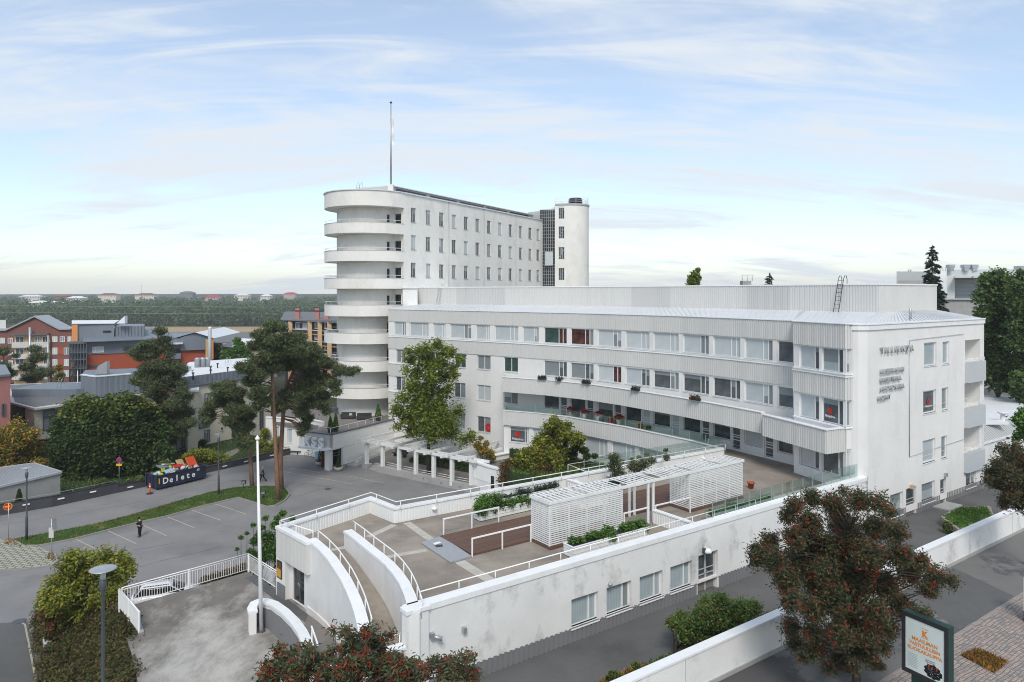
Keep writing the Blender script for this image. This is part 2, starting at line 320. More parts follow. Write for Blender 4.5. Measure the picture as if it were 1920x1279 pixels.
class Path:
    """A wall line seen from outside, running left to right."""
    def __init__(s, pts):
        s.p = [Vector(p[:2]) for p in pts]; s.c = [0.0]
        for a, b in zip(s.p, s.p[1:]): s.c.append(s.c[-1] + (b - a).length)
        s.L = s.c[-1]
    def seg(s, t):
        for i in range(len(s.p) - 1):
            if t <= s.c[i + 1] or i == len(s.p) - 2: return i
    def nrm(s, i):
        d = (s.p[i + 1] - s.p[i]).normalized(); return Vector((d.y, -d.x))
    def at(s, t, off=0.0):
        i = s.seg(t); d = (s.p[i + 1] - s.p[i]).normalized(); q = s.p[i] + d * (t - s.c[i]); n = s.nrm(i)
        if off:
            for k in (i, i + 1):
                if abs(t - s.c[k]) < 1e-5 and 0 < k < len(s.p) - 1:
                    n2 = (s.nrm(k - 1) + s.nrm(k)).normalized(); n = n2 / max(.3, n2.dot(s.nrm(i))); break
        q = q + n * off; return (q.x, q.y)
    def knots(s, a=0, b=None):
        b = s.L if b is None else b; return [a] + [c for c in s.c if a + 1e-4 < c < b - 1e-4] + [b]
    def s_px(s, px):
        u = (px - 960) / F; best = None
        for i in range(len(s.p) - 1):
            a, b = s.p[i], s.p[i + 1]; fa, fb = a.x - u * a.y, b.x - u * b.y
            if fa == fb: continue
            t = fa / (fa - fb)
            if -1e-6 <= t <= 1 + 1e-6: return s.c[i] + t * (s.c[i + 1] - s.c[i])
            pen = max(-t, t - 1) * (s.c[i + 1] - s.c[i])
            if (i == 0 and t < 0) or (i == len(s.p) - 2 and t > 1):
                if best is None or pen < best[0]: best = (pen, s.c[i] + t * (s.c[i + 1] - s.c[i]))
        return best[1] if best else 0
    def z_px(s, px, py):
        x, y = s.at(s.s_px(px)); return ZA(py, y)
    def off(s, o, a=0, b=None): return Path([s.at(t, o) for t in s.knots(a, b)])
    def sub(s, a, b): return Path([s.at(t) for t in s.knots(a, b)])
def zf(z, t): return z(t) if callable(z) else z
def ribbon(b, path, z0, z1, t, s0=0, s1=None, o=0.0, cap=True, step=None):
    """solid band: outer face at offset o, thickness t going inwards"""
    ks = path.knots(s0, s1)
    if step:
        k2 = []
        for a, c in zip(ks, ks[1:]):
            n = max(1, int((c - a) / step)); k2 += [a + (c - a) * i / n for i in range(n)]
        ks = k2 + [ks[-1]]
    vs = []
    for k in ks:
        x, y = path.at(k, o); X, Y = path.at(k, o - t); a, c = zf(z0, k), zf(z1, k); vs += [(x, y, a), (x, y, c), (X, Y, c), (X, Y, a)]
    fs = []
    for i in range(len(ks) - 1):
        p, q = 4 * i, 4 * i + 4; fs += [(p, q, q + 1, p + 1), (p + 1, q + 1, q + 2, p + 2), (p + 2, q + 2, q + 3, p + 3), (p + 3, q + 3, q, p)]
    e = 4 * (len(ks) - 1); fs += [(0, 1, 2, 3), (e + 3, e + 2, e + 1, e)]
    return b.add(vs, fs)
def corr(b, path, z0, z1, pitch=.2, amp=.06, s0=0, s1=None, o=0.0):
    """ribbed sheet metal: trapezoid ribs standing proud of offset o"""
    s1 = path.L if s1 is None else s1; n = max(1, round((s1 - s0) / pitch)); p = (s1 - s0) / n; vs = []; fs = []
    ks = []
    for i in range(n):
        a = s0 + i * p; ks += [(a, 0), (a + .36 * p, 0), (a + .42 * p, amp), (a + .94 * p, amp)]
    ks.append((s1, 0))
    for k, h in ks:
        x, y = path.at(k, o + h); vs += [(x, y, zf(z0, k)), (x, y, zf(z1, k))]
    fs = [(2 * i, 2 * i + 2, 2 * i + 3, 2 * i + 1) for i in range(len(ks) - 1)]
    return b.add(vs, fs)
def wall(b, path, z0, z1, holes=(), reveal=.2, thick=.35, s0=0, s1=None, o=0.0, step=None):
    s1 = path.L if s1 is None else s1
    ks = sorted(set([round(k, 4) for k in path.knots(s0, s1)] + [round(h[i], 4) for h in holes for i in (0, 1)])); ks = [k for k in ks if s0 - 1e-3 <= k <= s1 + 1e-3]
    zs = sorted(set([round(z0, 4), round(z1, 4)] + [round(h[i], 4) for h in holes for i in (2, 3)]))
    pt = lambda k, z, d=0: (*path.at(k, o - d), z)
    for a, c in zip(ks, ks[1:]):
        for e, g in zip(zs, zs[1:]):
            m, n = (a + c) / 2, (e + g) / 2
            if any(h[0] < m < h[1] and h[2] < n < h[3] for h in holes): continue
            b.add([pt(a, e), pt(c, e), pt(c, g), pt(a, g)], [(0, 1, 2, 3)])
    for h in holes:
        a, c, e, g = h[:4]; r = reveal
        b.add([pt(a, e), pt(c, e), pt(c, g), pt(a, g), pt(a, e, r), pt(c, e, r), pt(c, g, r), pt(a, g, r)], [(0, 4, 5, 1), (1, 5, 6, 2), (2, 6, 7, 3), (3, 7, 4, 0)])
        b.add([pt(a, e, thick - .01), pt(c, e, thick - .01), pt(c, g, thick - .01), pt(a, g, thick - .01)], [(0, 1, 2, 3)])
    kk = path.knots(s0, s1)
    for a, c in zip(kk, kk[1:]):
        b.add([pt(a, z1), pt(c, z1), pt(c, z1, thick), pt(a, z1, thick), pt(a, z0), pt(c, z0), pt(c, z0, thick), pt(a, z0, thick)], [(0, 1, 2, 3), (3, 2, 6, 7), (4, 7, 6, 5)])
    for k in (s0, s1): b.add([pt(k, z0), pt(k, z1), pt(k, z1, thick), pt(k, z0, thick)], [(0, 1, 2, 3)])
    return b
_wc = {}
def window(parent, path, s0, s1, z0, z1, cols=(0, .5, 1), panes=('pane_dark',), inset=.16, frame='frame', sill=True, name='window', t=.07, rails=(), o=0.0):
    a = Vector(path.at(s0, o - inset)); c = Vector(path.at(s1, o - inset)); wd = round((c - a).length, 2); h = round(z1 - z0, 2)
    key = (wd, h, tuple(cols), frame, sill, t, tuple(rails))
    if key not in _wc:
        b = mb(frame); g = lambda x0, x1, y0, y1, e, f: b.prism([(x0, y0), (x1, y0), (x1, y1), (x0, y1)], e, f)
        g(0, wd, -.03, .05, 0, t); g(0, wd, -.03, .05, h - t, h); g(0, t, -.03, .05, t, h - t); g(wd - t, wd, -.03, .05, t, h - t)
        for x in cols[1:-1]: g(x * wd - t / 2, x * wd + t / 2, -.03, .05, t, h - t)
        for i, z in rails:
            g(cols[i] * wd + t / 2 + .002, cols[i + 1] * wd - t / 2 - .002, -.025, .045, z * h - t / 2, z * h + t / 2)
        if sill: g(-.05, wd + .05, -inset - .06, -.032, -.05, .0)
        _wc[key] = b.mesh(name)
    o_ = link(name, _wc[key], parent); m = Matrix.Translation((a.x, a.y, z0)) @ Matrix.Rotation(math.atan2(c.y - a.y, c.x - a.x), 4, 'Z')
    o_.matrix_basis = m
    for i, (x0, x1) in enumerate(zip(cols, cols[1:])):
        pmn = panes[i % len(panes)]; k2 = ('p', round((x1 - x0) * wd, 2), h, pmn)
        if k2 not in _wc:
            q = mb(pmn); q.prism([(0, 0), ((x1 - x0) * wd, 0), ((x1 - x0) * wd, .012), (0, .012)], t * .5, h - t * .5); _wc[k2] = q.mesh('pane')
        p = link('pane', _wc[k2]); p.parent = o_; p.location = (x0 * wd, .015, 0)
        if pmn in ('pane_dark', 'pane_slate', 'pane_mid', 'pane_vert') and h > 1.2 and name == 'window' and random.random() < .42:
            f = random.choice((.25, .4, .6)); k3 = ('b', round((x1 - x0) * wd, 2), h, f, pmn == 'pane_mid')
            if k3 not in _wc: q = mb('pane_light' if pmn == 'pane_mid' else 'pane_mid'); q.prism([(t * .3, 0), ((x1 - x0) * wd - t * .3, 0), ((x1 - x0) * wd - t * .3, .004), (t * .3, .004)], h * (1 - f), h - t * .6); _wc[k3] = q.mesh('blind')
            q = link('blind', _wc[k3]); q.parent = o_; q.location = (x0 * wd, .008, 0)
    return o_
def hole_px(path, x0, x1, yt, yb, yx=None):
    s0, s1 = path.s_px(x0), path.s_px(x1); xc = yx if yx is not None else (x0 + x1) / 2
    x, y = path.at(path.s_px(xc)); return (s0, s1, ZA(yb, y), ZA(yt, y))
def text(body, size, mat, loc, rot, parent=None, name='lettering', ext=.02, align='CENTER', bold=0.0, shear=0.0):
    cu = bpy.data.curves.new(name, 'FONT'); cu.body = body; cu.size = size; cu.extrude = ext; cu.align_x = align; cu.offset = bold; cu.shear = shear; cu.resolution_u = 3
    t = bpy.data.objects.new(name, cu); COL.objects.link(t); bpy.context.view_layer.update()
    me = bpy.data.meshes.new_from_object(t); bpy.data.objects.remove(t); me.materials.clear(); me.materials.append(MATS[mat])
    o = link(name, me, parent); o.matrix_basis = Matrix.Translation(loc) @ Matrix.Rotation(rot, 4, 'Z') @ Matrix.Rotation(R(90), 4, 'X'); return o

# ------------------------------------------------------------------ foliage
def unit(n): v = rng.normal(size=(n, 3)); return v / np.linalg.norm(v, axis=1)[:, None]
def leaves_mesh(C, size, aspect=.55, up=.0, mat='leaf_bush', jitter=.35, dirs=None, name='leaves'):
    n = len(C); C = np.asarray(C, float)
    nr = unit(n); nr[:, 2] = np.abs(nr[:, 2]) + up; nr /= np.linalg.norm(nr, axis=1)[:, None]
    a = unit(n) if dirs is None else dirs + unit(n) * .35
    a = a - nr * np.sum(a * nr, axis=1)[:, None]; a /= np.linalg.norm(a, axis=1)[:, None] + 1e-9; b = np.cross(nr, a)
    s = size * (1 + jitter * rng.uniform(-1, 1, n))[:, None]; fold = nr * s * .12
    v = np.empty((n, 4, 3)); v[:, 0] = C - a * s * .5; v[:, 1] = C + b * s * aspect * .5 + fold; v[:, 2] = C + a * s * .5; v[:, 3] = C - b * s * aspect * .5 + fold
    me = bpy.data.meshes.new(name); me.vertices.add(4 * n); me.vertices.foreach_set('co', v.reshape(-1)); me.loops.add(4 * n); me.loops.foreach_set('vertex_index', np.arange(4 * n, dtype=np.int32))
    me.polygons.add(n); me.polygons.foreach_set('loop_start', np.arange(0, 4 * n, 4, dtype=np.int32)); me.polygons.foreach_set('loop_total', np.full(n, 4, dtype=np.int32)); me.materials.append(MATS[mat]); me.update(calc_edges=True); return me
def blob_points(blobs, n, shell=.45, flat=1.0, rag=.18):
    """points through the outer volume of several blobs (x,y,z,r)"""
    B = np.array([b[:4] for b in blobs], float); wt = B[:, 3] ** 2; idx = rng.choice(len(B), n, p=wt / wt.sum())
    r = (shell + (1 - shell) * rng.uniform(0, 1, n) ** .6) * (1 + rag * 1.35 * rng.normal(size=n)); d = unit(n); d[:, 2] *= flat
    return B[idx, :3] + d * (B[idx, 3] * r)[:, None], d
def clumped(C, k, spread):
    """turn each centre into k leaves of one spray"""
    return np.repeat(C, k, axis=0) + rng.normal(size=(len(C) * k, 3)) * spread
def limbs(b, base, blobs, tr, top, n_seg=4, frac=(.3, .9), droop=0.0):
    base = Vector(base); top = Vector(top)
    for bl in blobs:
        c = Vector(bl[:3]); f = min(max((c.z - base.z) / max(.1, (top.z - base.z)) - random.uniform(.08, .22), frac[0]), frac[1]); s = base.lerp(top, f)
        r0 = tr * (1 - f) * .38 + .018; mid = s.lerp(c, .5) + Vector((random.uniform(-.2, .2), random.uniform(-.2, .2), .12 * (c - s).length - droop))
        b.tube([s, s.lerp(mid, .5) + Vector((0, 0, .05)), mid, mid.lerp(c, .6), c], [r0, r0 * .8, r0 * .55, r0 * .35, r0 * .15], 5, False)
        for _ in range(3):
            d = Vector(unit(1)[0]) * bl[3] * .8; d.z = abs(d.z) * .6; b.tube([mid.lerp(c, .6), c + d * .5, c + d], [r0 * .3, r0 * .2, .012], 4, False)
def tree(name, label, cat, base, top, tr, blobs, n, size, leaf, bark='bark_grey', group=None, spray=1, spread=.2, aspect=.55, flat=1.0, shell=.45, up=.4, extra=None, trunk_pts=None, frac=(.3, .9), rag=.18, droop=0.0):
    t = empty(name, label, cat, group, base); b = mb(bark); base = Vector(base); top = Vector(top)
    pts = trunk_pts or [base - Vector((0, 0, .3)), base.lerp(top, .3) + Vector((.08, 0, 0)), base.lerp(top, .6) - Vector((.1, 0, 0)), base.lerp(top, .85), top]
    k = len(pts); b.tube(pts, [tr * 1.15] + [tr * (1 - .9 * i / (k - 1)) for i in range(1, k)], 10)
    b.build('trunk', t)
    l = mb(bark); limbs(l, base, blobs, tr, top, frac=frac, droop=droop); l.build('limbs', t)
    C, d = blob_points(blobs, n // spray, shell, flat, rag)
    if spray > 1: C = clumped(C, spray, spread)
    link('crown', leaves_mesh(C, size, aspect, up, leaf), t)
    if extra: extra(t, blobs)
    return t
def px_blobs(lst, d, jit=1.0, dup=2, seed=None):
    """silhouette lobes (px,py,rpx) set at the tree's own distance, with real depth"""
    out = []
    for px, py, rp in lst:
        r = rp / F * d
        for k in range(dup):
            dd = d + (random.uniform(-1, 1) * jit if dup > 1 else 0); x, y = Q(px, dd); out.append((x, y, ZA(py, dd), r * random.uniform(.85, 1.05)))
    return out
def bush(name, label, cat, blobs, n, size, leaf, group=None, kind=None, parent=None, **k):
    C, d = blob_points(blobs, n, k.get('shell', .4), k.get('flat', .8), k.get('rag', .15)); me = leaves_mesh(C, size, k.get('aspect', .55), k.get('up', .4), leaf)
    if kind == 'stuff':
        o = link(name, me); return tag(o, label, cat, group, kind)
    x, y, z, r = blobs[0]; zb = k.get('zb', min(b[2] - b[3] * .8 for b in blobs)); t = empty(name, label, cat, group, (x, y, zb)); link('foliage', me, t)
    b = mb('bark_dark')
    for bl in blobs:
        b.tube([(x + random.uniform(-.1, .1), y, zb), (bl[0], bl[1], (zb + bl[2]) / 2), (bl[0], bl[1], bl[2] + bl[3] * .4)], [.04, .03, .01], 4, False)
    b.build('stems', t); return t
# ================================================================== GROUND
def sstep(t): t = min(1, max(0, t)); return t * t * (3 - 2 * t)
W0 = Vector((-50.3, 69.7)); WN = Vector((-.795, .606))
def gh(x, y):
    v = (Vector((x, y)) - W0).dot(WN); z = -.12 - 2.2 * sstep((v - 2) / 7) - 8.2 * sstep((v - 70) / 330)
    r = math.hypot(x, y); z += 7 * sstep((r - 720) / 120) + 9 * sstep((r - 900) / 700) if y > 0 else 0
    vr = -((Vector((x, y)) - A0).dot(NI)); e = max(sstep((vr + 8) / 5), sstep((x - 30) / 10) if y > 0 else 0)
    if x < -9 and y > 0: e *= sstep((x + 14) / 5) if y < 60 else 0
    return z * (1 - e) + 4.55 * e
def build_ground():
    rr = [0, 8, 14, 18, 22, 26, 30, 34, 38] + list(range(42, 130, 4)) + [140, 150, 165, 180, 200, 230, 260, 300, 350, 400, 460, 520, 600, 680, 720, 760, 800, 850, 900, 1000, 1150, 1300, 1500, 1800, 2300, 3000, 4500, 7000]
    na = 180; vs = [(0, 0, gh(0, 0))]
    for r in rr[1:]:
        for k in range(na):
            a = k * math.tau / na; x, y = r * math.sin(a), r * math.cos(a); vs.append((x, y, gh(x, y)))
    fs = [(0, 1 + (k + 1) % na, 1 + k) for k in range(na)]
    for i in range(len(rr) - 2):
        for k in range(na):
            a, b = 1 + i * na + k, 1 + i * na + (k + 1) % na; fs.append((a, b, b + na, a + na))
    g = MB().mat('ground'); g.add(vs, fs, True); tag(g.build('ground'), kind='structure')
build_ground()
def slab(name, mat, poly, z0, z1, kind='structure', parent=None):
    o = mb(mat).prism([p[:2] for p in poly], z0, z1).build(name, parent)
    if kind: o['kind'] = kind
    return o
# drive + parking lot (level 0)
drv = [P2(-60, 975, 0), P2(0, 967, 0), P2(99, 950.5, 0), P2(221, 924, 0), P2(387, 887, 0), P2(465, 869.5, 0), P2(545, 852, 0), (-24, 102), (-8, 96), (2, 78), (2, 60), (-12, 40), (-25, 34), (-75, 34), (-75, 60)]
slab('parking_lot', 'asphalt', drv, -.6, 0)
# lower road edge with kerb at bottom left
b = mb('kerb'); kp = Path([P2(52, 1165, 0), P2(60, 1200, 0), P2(78, 1290, 0), P2(100, 1400, 0)]); ribbon(b, kp, .0, .16, .3); tag(b.build('kerb'), kind='structure')
slab('road_patch', 'asphalt_dark', [P2(-90, 1175, 0), P2(52, 1165, 0), P2(60, 1200, 0), P2(82, 1300, 0), P2(100, 1400, 0), P2(-200, 1400, 0)], -.02, .006)
mk = mb('road_paint'); 
for (x0, y0, x1, y1) in ((34, 1164, 48, 1172), (47, 1172, 70, 1290)):
    a, c = Vector(P2(x0, y0, 0)), Vector(P2(x1, y1, 0)); n = (c - a).normalized(); n = Vector((-n.y, n.x)) * .05; mk.prism([a - n, c - n, c + n, a + n], .008, .012)
tag(mk.build('road_marking'), kind='structure')
hole = P(36, 1165, 0.012); tag(mb('dark_grey_metal').lathe(hole, [(.42, 0), (.42, .01), (.36, .014)], 20).build('manhole_cover'), 'round iron manhole cover in the lane at the lower left', 'manhole cover')
hole = P(615, 917, 0.0); tag(mb('dark_grey_metal').lathe(hole, [(.4, 0), (.4, .012), (.34, .016)], 20).build('manhole_cover'), 'dark round manhole cover in the yard before the pergola', 'manhole cover')
hole = P(157, 1036, 0.0); tag(mb('dark_grey_metal').lathe(hole, [(.5, 0), (.5, .012), (.4, .016)], 20).build('manhole_cover'), 'dark manhole cover in the nearest parking bay', 'manhole cover')
# bay lines
ml = mb('road_paint')
for (x0, y0, x1, y1) in ((139, 1009.5, 192.5, 1035.5), (201, 994.5, 255, 1019.5), (271, 986, 312, 1004.5), (311, 968, 365, 990), (359.5, 956.5, 415, 976), (404, 945, 461, 964)):
    a, c = Vector(P2(x0, y0, 0)), Vector(P2(x1, y1, 0)); n = (c - a).normalized(); n = Vector((-n.y, n.x)) * .055; ml.prism([a - n, c - n, c + n, a + n], .004, .008)
for (x0, y0, x1, y1) in ((530, 884, 660, 907), (655, 893, 720, 906), (545, 878, 600, 886)):
    a, c = Vector(P2(x0, y0, 0)), Vector(P2(x1, y1, 0)); n = (c - a).normalized(); n = Vector((-n.y, n.x)) * .05; ml.prism([a - n, c - n, c + n, a + n], .004, .008)
tag(ml.build('parking_bay_lines'), kind='structure')
# grass island
isl = [(28, 1010), (110, 995), (188, 980), (246, 965), (300, 949), (352, 934), (400, 921), (440, 914), (478, 911), (512, 911), (535, 916), (542, 926), (532, 938), (515, 947), (500, 949), (480, 942), (447, 932), (420, 938), (372, 950), (312, 967), (262, 978), (205, 992), (140, 1009), (72, 1022), (50, 1022)]
ip = [P2(x, y, .1) for x, y in isl]
slab('grass_verge', 'grass', ip, -.1, .1)
b = mb('kerb'); kp = Path([P2(x, y, .1) for x, y in isl[::-1][:15]] ); ribbon(b, kp, -.05, .13, .16, o=.16); tag(b.build('kerb'), kind='structure')
def scatter_in(poly, n):
    A = np.array(poly); x0, y0 = A.min(0); x1, y1 = A.max(0); out = []
    while len(out) < n:
        p = rng.uniform((x0, y0), (x1, y1), (n * 2, 2))
        for x, y in p:
            c = False; j = len(poly) - 1
            for i in range(len(poly)):
                xi, yi = poly[i]; xj, yj = poly[j]
                if (yi > y) != (yj > y) and x < (xj - xi) * (y - yi) / (yj - yi) + xi: c = not c
                j = i
            if c: out.append((x, y))
            if len(out) >= n: break
    return np.array(out)
def tufts(poly, n, z, size, leaf, label=None, name='grass'):
    q = scatter_in(poly, n); C = np.column_stack([q, np.full(n, 0.0)]); C[:, 2] = [z(x, y) if callable(z) else z for x, y in q]
    C[:, 2] += size * .2; d = unit(n); d[:, 2] = 1.2
    o = link(name, leaves_mesh(C, size, .3, -.3, leaf, dirs=d)); return tag(o, label, 'grass', None, 'stuff')
tufts(ip, 6500, .1, .17, 'leaf_grass'); tufts([P2(175, 985, 0), P2(318, 947, 0), P2(326, 952, 0), P2(185, 990, 0)], 700, .1, .12, 'leaf_dry', name='dry_grass')
# grass pavers left
gp = [P2(-60, 1012, 0), P2(28, 1011, 0), P2(70, 1024, 0), P2(103, 1040, 0), P2(109, 1052, 0), P2(98, 1061, 0), P2(50, 1068, 0), P2(-60, 1074, 0)]
slab('paved_area', 'grass_paver', gp, -.05, .03)
b = mb('kerb'); ribbon(b, Path([P2(-60, 1075, 0), P2(50, 1069, 0), P2(98, 1062, 0), P2(110, 1053, 0), P2(104, 1039, 0)]), -.05, .11, .15); tag(b.build('kerb'), kind='structure')
tufts([P2(10, 1010, 0), P2(45, 1012, 0), P2(40, 1026, 0), P2(8, 1022, 0)], 120, .03, .2, 'leaf_dry'); tufts([P2(85, 1050, 0), P2(108, 1052, 0), P2(100, 1038, 0), P2(88, 1040, 0)], 60, .03, .25, 'leaf_dry')
# dark wall along the drive, garden behind
def garden_wall():
    root = empty('garden_wall', 'long low dark grey wall with a handrail behind the drive and skip', 'wall', None, P(221, 922, 0))
    pa = Path([P2(-60, 975, 0), P2(0, 967, 0), P2(99, 950.5, 0), P2(221, 924, 0)]); pb = Path([P2(222, 924, 0), P2(387, 887, 0), P2(465, 869.5, 0), P2(500, 861, 0), P2(548, 851, 0)])
    ribbon(b1 := mb('dark_wall'), pa, -2.6, 1.05, .3); b1.build('wall_section', root)
    ribbon(b2 := mb('dark_wall'), pb, -2.6, .72, .3); b2.build('wall_section', root)
    for pth, h in ((pa, 1.05), (pb, .72)):
        c = mb('black_metal'); ribbon(c, pth, h, h + .05, .38, o=.04); c.build('coping', root)
        r = mb('galv' if h > 1 else 'black_metal'); ks = pth.knots(); r.tube([(*pth.at(k, -.15), h + .28) for k in ks], .03, 6)
        s = 0
        while s < pth.L: r.tube([(*pth.at(s, -.15), h + .04), (*pth.at(s, -.15), h + .28)], .02, 5); s += 2.2
        r.build('handrail', root)
        for px in ((49, 114, 174) if h > 1 else (244, 421, 461, 510)):
            s = pth.s_px(px); l = mb('paint_white'); x, y = pth.at(s, .05); a = pth.p[-1] - pth.p[0]; l.box((x, y), .6, .08, h - .42, h - .3, math.atan2(a.y, a.x)); l.build('wall_light', root)
garden_wall()
sm = mb('asphalt_dark')
for pts in ([(60, 1128), (180, 1086), (300, 1052), (420, 1025)], [(130, 1062), (250, 1032), (330, 1018)], [(330, 905), (420, 900), (560, 905), (700, 925)], [(0, 985), (120, 966), (240, 946), (345, 921), (420, 905)], [(560, 930), (640, 905), (720, 893)], [(250, 950), (300, 938), (330, 925)]):
    for (x0, y0), (x1, y1) in zip(pts, pts[1:]):
        a, c = Vector(P2(x0, y0, 0)), Vector(P2(x1, y1, 0)); n = (c - a).normalized(); n = Vector((-n.y, n.x)) * random.uniform(.02, .05); sm.prism([a - n, c - n * .7, c + n * .7, a + n], .0035, .006)
tag(sm.build('asphalt_seams'), kind='structure')
gz = lambda x, y: gh(x, y) + .1
gl = [P2(222, 922, 0), P2(387, 885, 0), P2(500, 859, 0), P2(548, 848, 0), (-36, 112), (-60, 110), (-75, 95), (-62, 78)]
slab('lawn', 'lawn_dark', gl, -3.2, -.55)
slab('garden_path', 'deck_grey', [P2(395, 862, -.5), P2(425, 848, -.5), P2(450, 838, -.5), P2(456, 842, -.5), P2(435, 855, -.5), P2(405, 866, -.5)], -.7, -.5)
tufts(gl, 9000, -.55, .28, 'leaf_grass', name='lawn_grass')
# far country: reed field, water, forest, hills
def far():
    zf_ = -9.6
    slab('reed_field', 'reed', [Q(-300, 640), Q(700, 640), Q(700, 560), Q(-300, 560)], zf_ - 2, zf_ + .6)
    slab('reed_field', 'reed', [Q(-300, 548), Q(700, 548), Q(700, 505), Q(-300, 505)], zf_ - 2, zf_ + .4)
    slab('water', 'water', [Q(-300, 562), Q(700, 562), Q(700, 546), Q(-300, 546)], zf_ - 2, zf_ + .2)
    # wood: crowns of broad far trees as one mass
    C = []; 
    for row, (d0, zt, n) in enumerate(((655, -1, 140), (675, 0, 140), (700, 1.5, 140), (735, 3, 140), (770, 4.5, 140))):
        for k in range(n):
            px = -120 + 800 * (k + random.random()) / n; d = d0 + random.uniform(-14, 14); h = random.uniform(10, 17); x, y = Q(px, d); zb = gh(x, y) + (0 if row else 0)
            zc = zt + random.uniform(-3, 2.0) + 2.2 * math.sin(px * .031 + row) ; r = random.uniform(4, 8.5); tr_ = random.random()
            m = 90 if row < 2 else 60; u = unit(m); u[:, 2] *= 1.25
            C.append(np.array((x, y, zc)) + u * r * (.55 + .5 * rng.uniform(size=(m, 1))))
            if row == 0:
                m = 45; C.append(np.column_stack([x + rng.normal(size=m) * r * .55, y + rng.normal(size=m) * 3, rng.uniform(zb + .5, max(zc, zb + 3), m)]))
    C = np.vstack(C); tag(link('wood', leaves_mesh(C, 2.5, .7, .3, 'leaf_far')), 'distant wood beyond the reed field', None, None, 'stuff')
    b = mb('bark_grey')
    for k in range(60): 
        px = 120 + 460 * random.random(); x, y = Q(px, 640 + random.uniform(-3, 4)); zb = gh(x, y); b.tube([(x, y, zb), (x + random.uniform(-1, 1), y, zb + random.uniform(7, 11))], .14, 4)
    tag(b.build('wood_trunks'), 'pale trunks along the front of the distant wood', None, None, 'stuff')
    b = mb('leaf_far'); b.prism([Q(-300, 1000), Q(700, 1000), Q(700, 690), Q(-300, 690)], -14, [4.5, 4.5, -4, -4])
    C = []
    for k in range(520):
        px = -120 + 800 * random.random(); d = random.uniform(900, 1700); x, y = Q(px, d); z = gh(x, y) + random.uniform(0, 5); r = random.uniform(5, 9); m = 30; u = unit(m); u[:, 2] *= .8; C.append(np.array((x, y, z)) + u * r * rng.uniform(.4, 1, (m, 1)))
    for k in range(500):
        px = 1500 + 700 * random.random(); d = random.uniform(700, 1700); x, y = Q(px, d); z = gh(x, y) + random.uniform(3, 7); r = random.uniform(5, 10); m = 24; u = unit(m); u[:, 2] *= .8; C.append(np.array((x, y, z)) + u * r * rng.uniform(.4, 1, (m, 1)))
    tag(link('far_trees', leaves_mesh(np.vstack(C), 4.2, .7, .3, 'leaf_far')), 'tree cover among the far town', None, None, 'stuff')
    hs = [(85, 568, 1000, 60, 5, 'roof_white', 'long low hall with a white roof at the edge of the far wood'), (60, 556, 1350, 40, 6, 'roof_white', 'far white roofed hall at the left skyline'), (205, 553, 1250, 34, 9, 'beige', 'far cream house with a red roof on the skyline'),
          (275, 553, 1300, 36, 9, 'beige', 'far pale apartment house with a mast on the skyline'), (120, 555, 1400, 36, 8, 'brick_brown', 'far brick house left of the white tent roof'), (352, 549, 1500, 24, 9, 'roof_grey', 'far grey hall with a pitched roof on the skyline'),
          (545, 551, 1500, 22, 6, 'pink_pale', 'far house with a bright red roof near the tower'), (455, 554, 1400, 26, 5, 'roof_white', 'far white low house on the skyline'), (500, 555, 1350, 18, 5, 'roof_white', 'small far white house right of the low one'), (400, 557, 1350, 26, 6, 'pink_pale', 'far pinkish house among the trees'), (145, 559, 1150, 30, 6, 'roof_white', 'far tent shaped white roof in the middle of the town')]
    for px, py, d, wpx, h, m, lab in hs:
        x, y = Q(px, d); wd = wpx / F * d; zt = ZA(py, d); r = empty('far_house', lab, 'house', None, (x, y, zt - h - 6)); mb(m if m != 'roof_white' else 'beige').box((x, y), wd, 16, zt - h - 6, zt).build('wall', r)
        rm = {'beige': 'brick_brown', 'brick_brown': 'brick_brown', 'pink_pale': 'red'}.get(m, m); b = mb(rm); b.add([(x - wd / 2 - .5, y - 9, zt), (x + wd / 2 + .5, y - 9, zt), (x + wd / 2 + .5, y + 9, zt), (x - wd / 2 - .5, y + 9, zt), (x - wd / 4, y, zt + 3.2), (x + wd / 4, y, zt + 3.2)], [(0, 1, 5, 4), (1, 2, 5), (2, 3, 4, 5), (3, 0, 4), (3, 2, 1, 0)]); b.build('roof', r)
        wb = mb('pane_dark'); k = int(wd / 5)
        for i in range(k): wb.box((x - wd / 2 + (i + .5) * wd / k, y - 8.03), 1.6, .1, zt - 2.8, zt - 1.2)
        wb.build('window', r)
    mast = P(265, 535, 22 + 13 / F * 1300)
    tag(mb('galv').tube([(*Q(265, 1300), 10), (*Q(265, 1300), 36)], .35, 5).build('mast'), 'thin far mast above the pale house on the skyline', 'mast')
    for y0_, y1_ in ((572, 576), (584, 590)):
        p0 = (*Q(-150, 600), ZA(y0_, 600)); p1 = (*Q(1000, 620), ZA(y1_ - 2, 620)); pts = [Vector(p0).lerp(Vector(p1), i / 12) - Vector((0, 0, 1.2 * math.sin(math.pi * i / 12))) for i in range(13)]
        tag(mb('galv').tube(pts, .09, 4, False).build('power_line'), 'upper power line crossing before the distant wood' if y0_ < 580 else 'lower power line crossing before the distant wood', 'power line')
far()

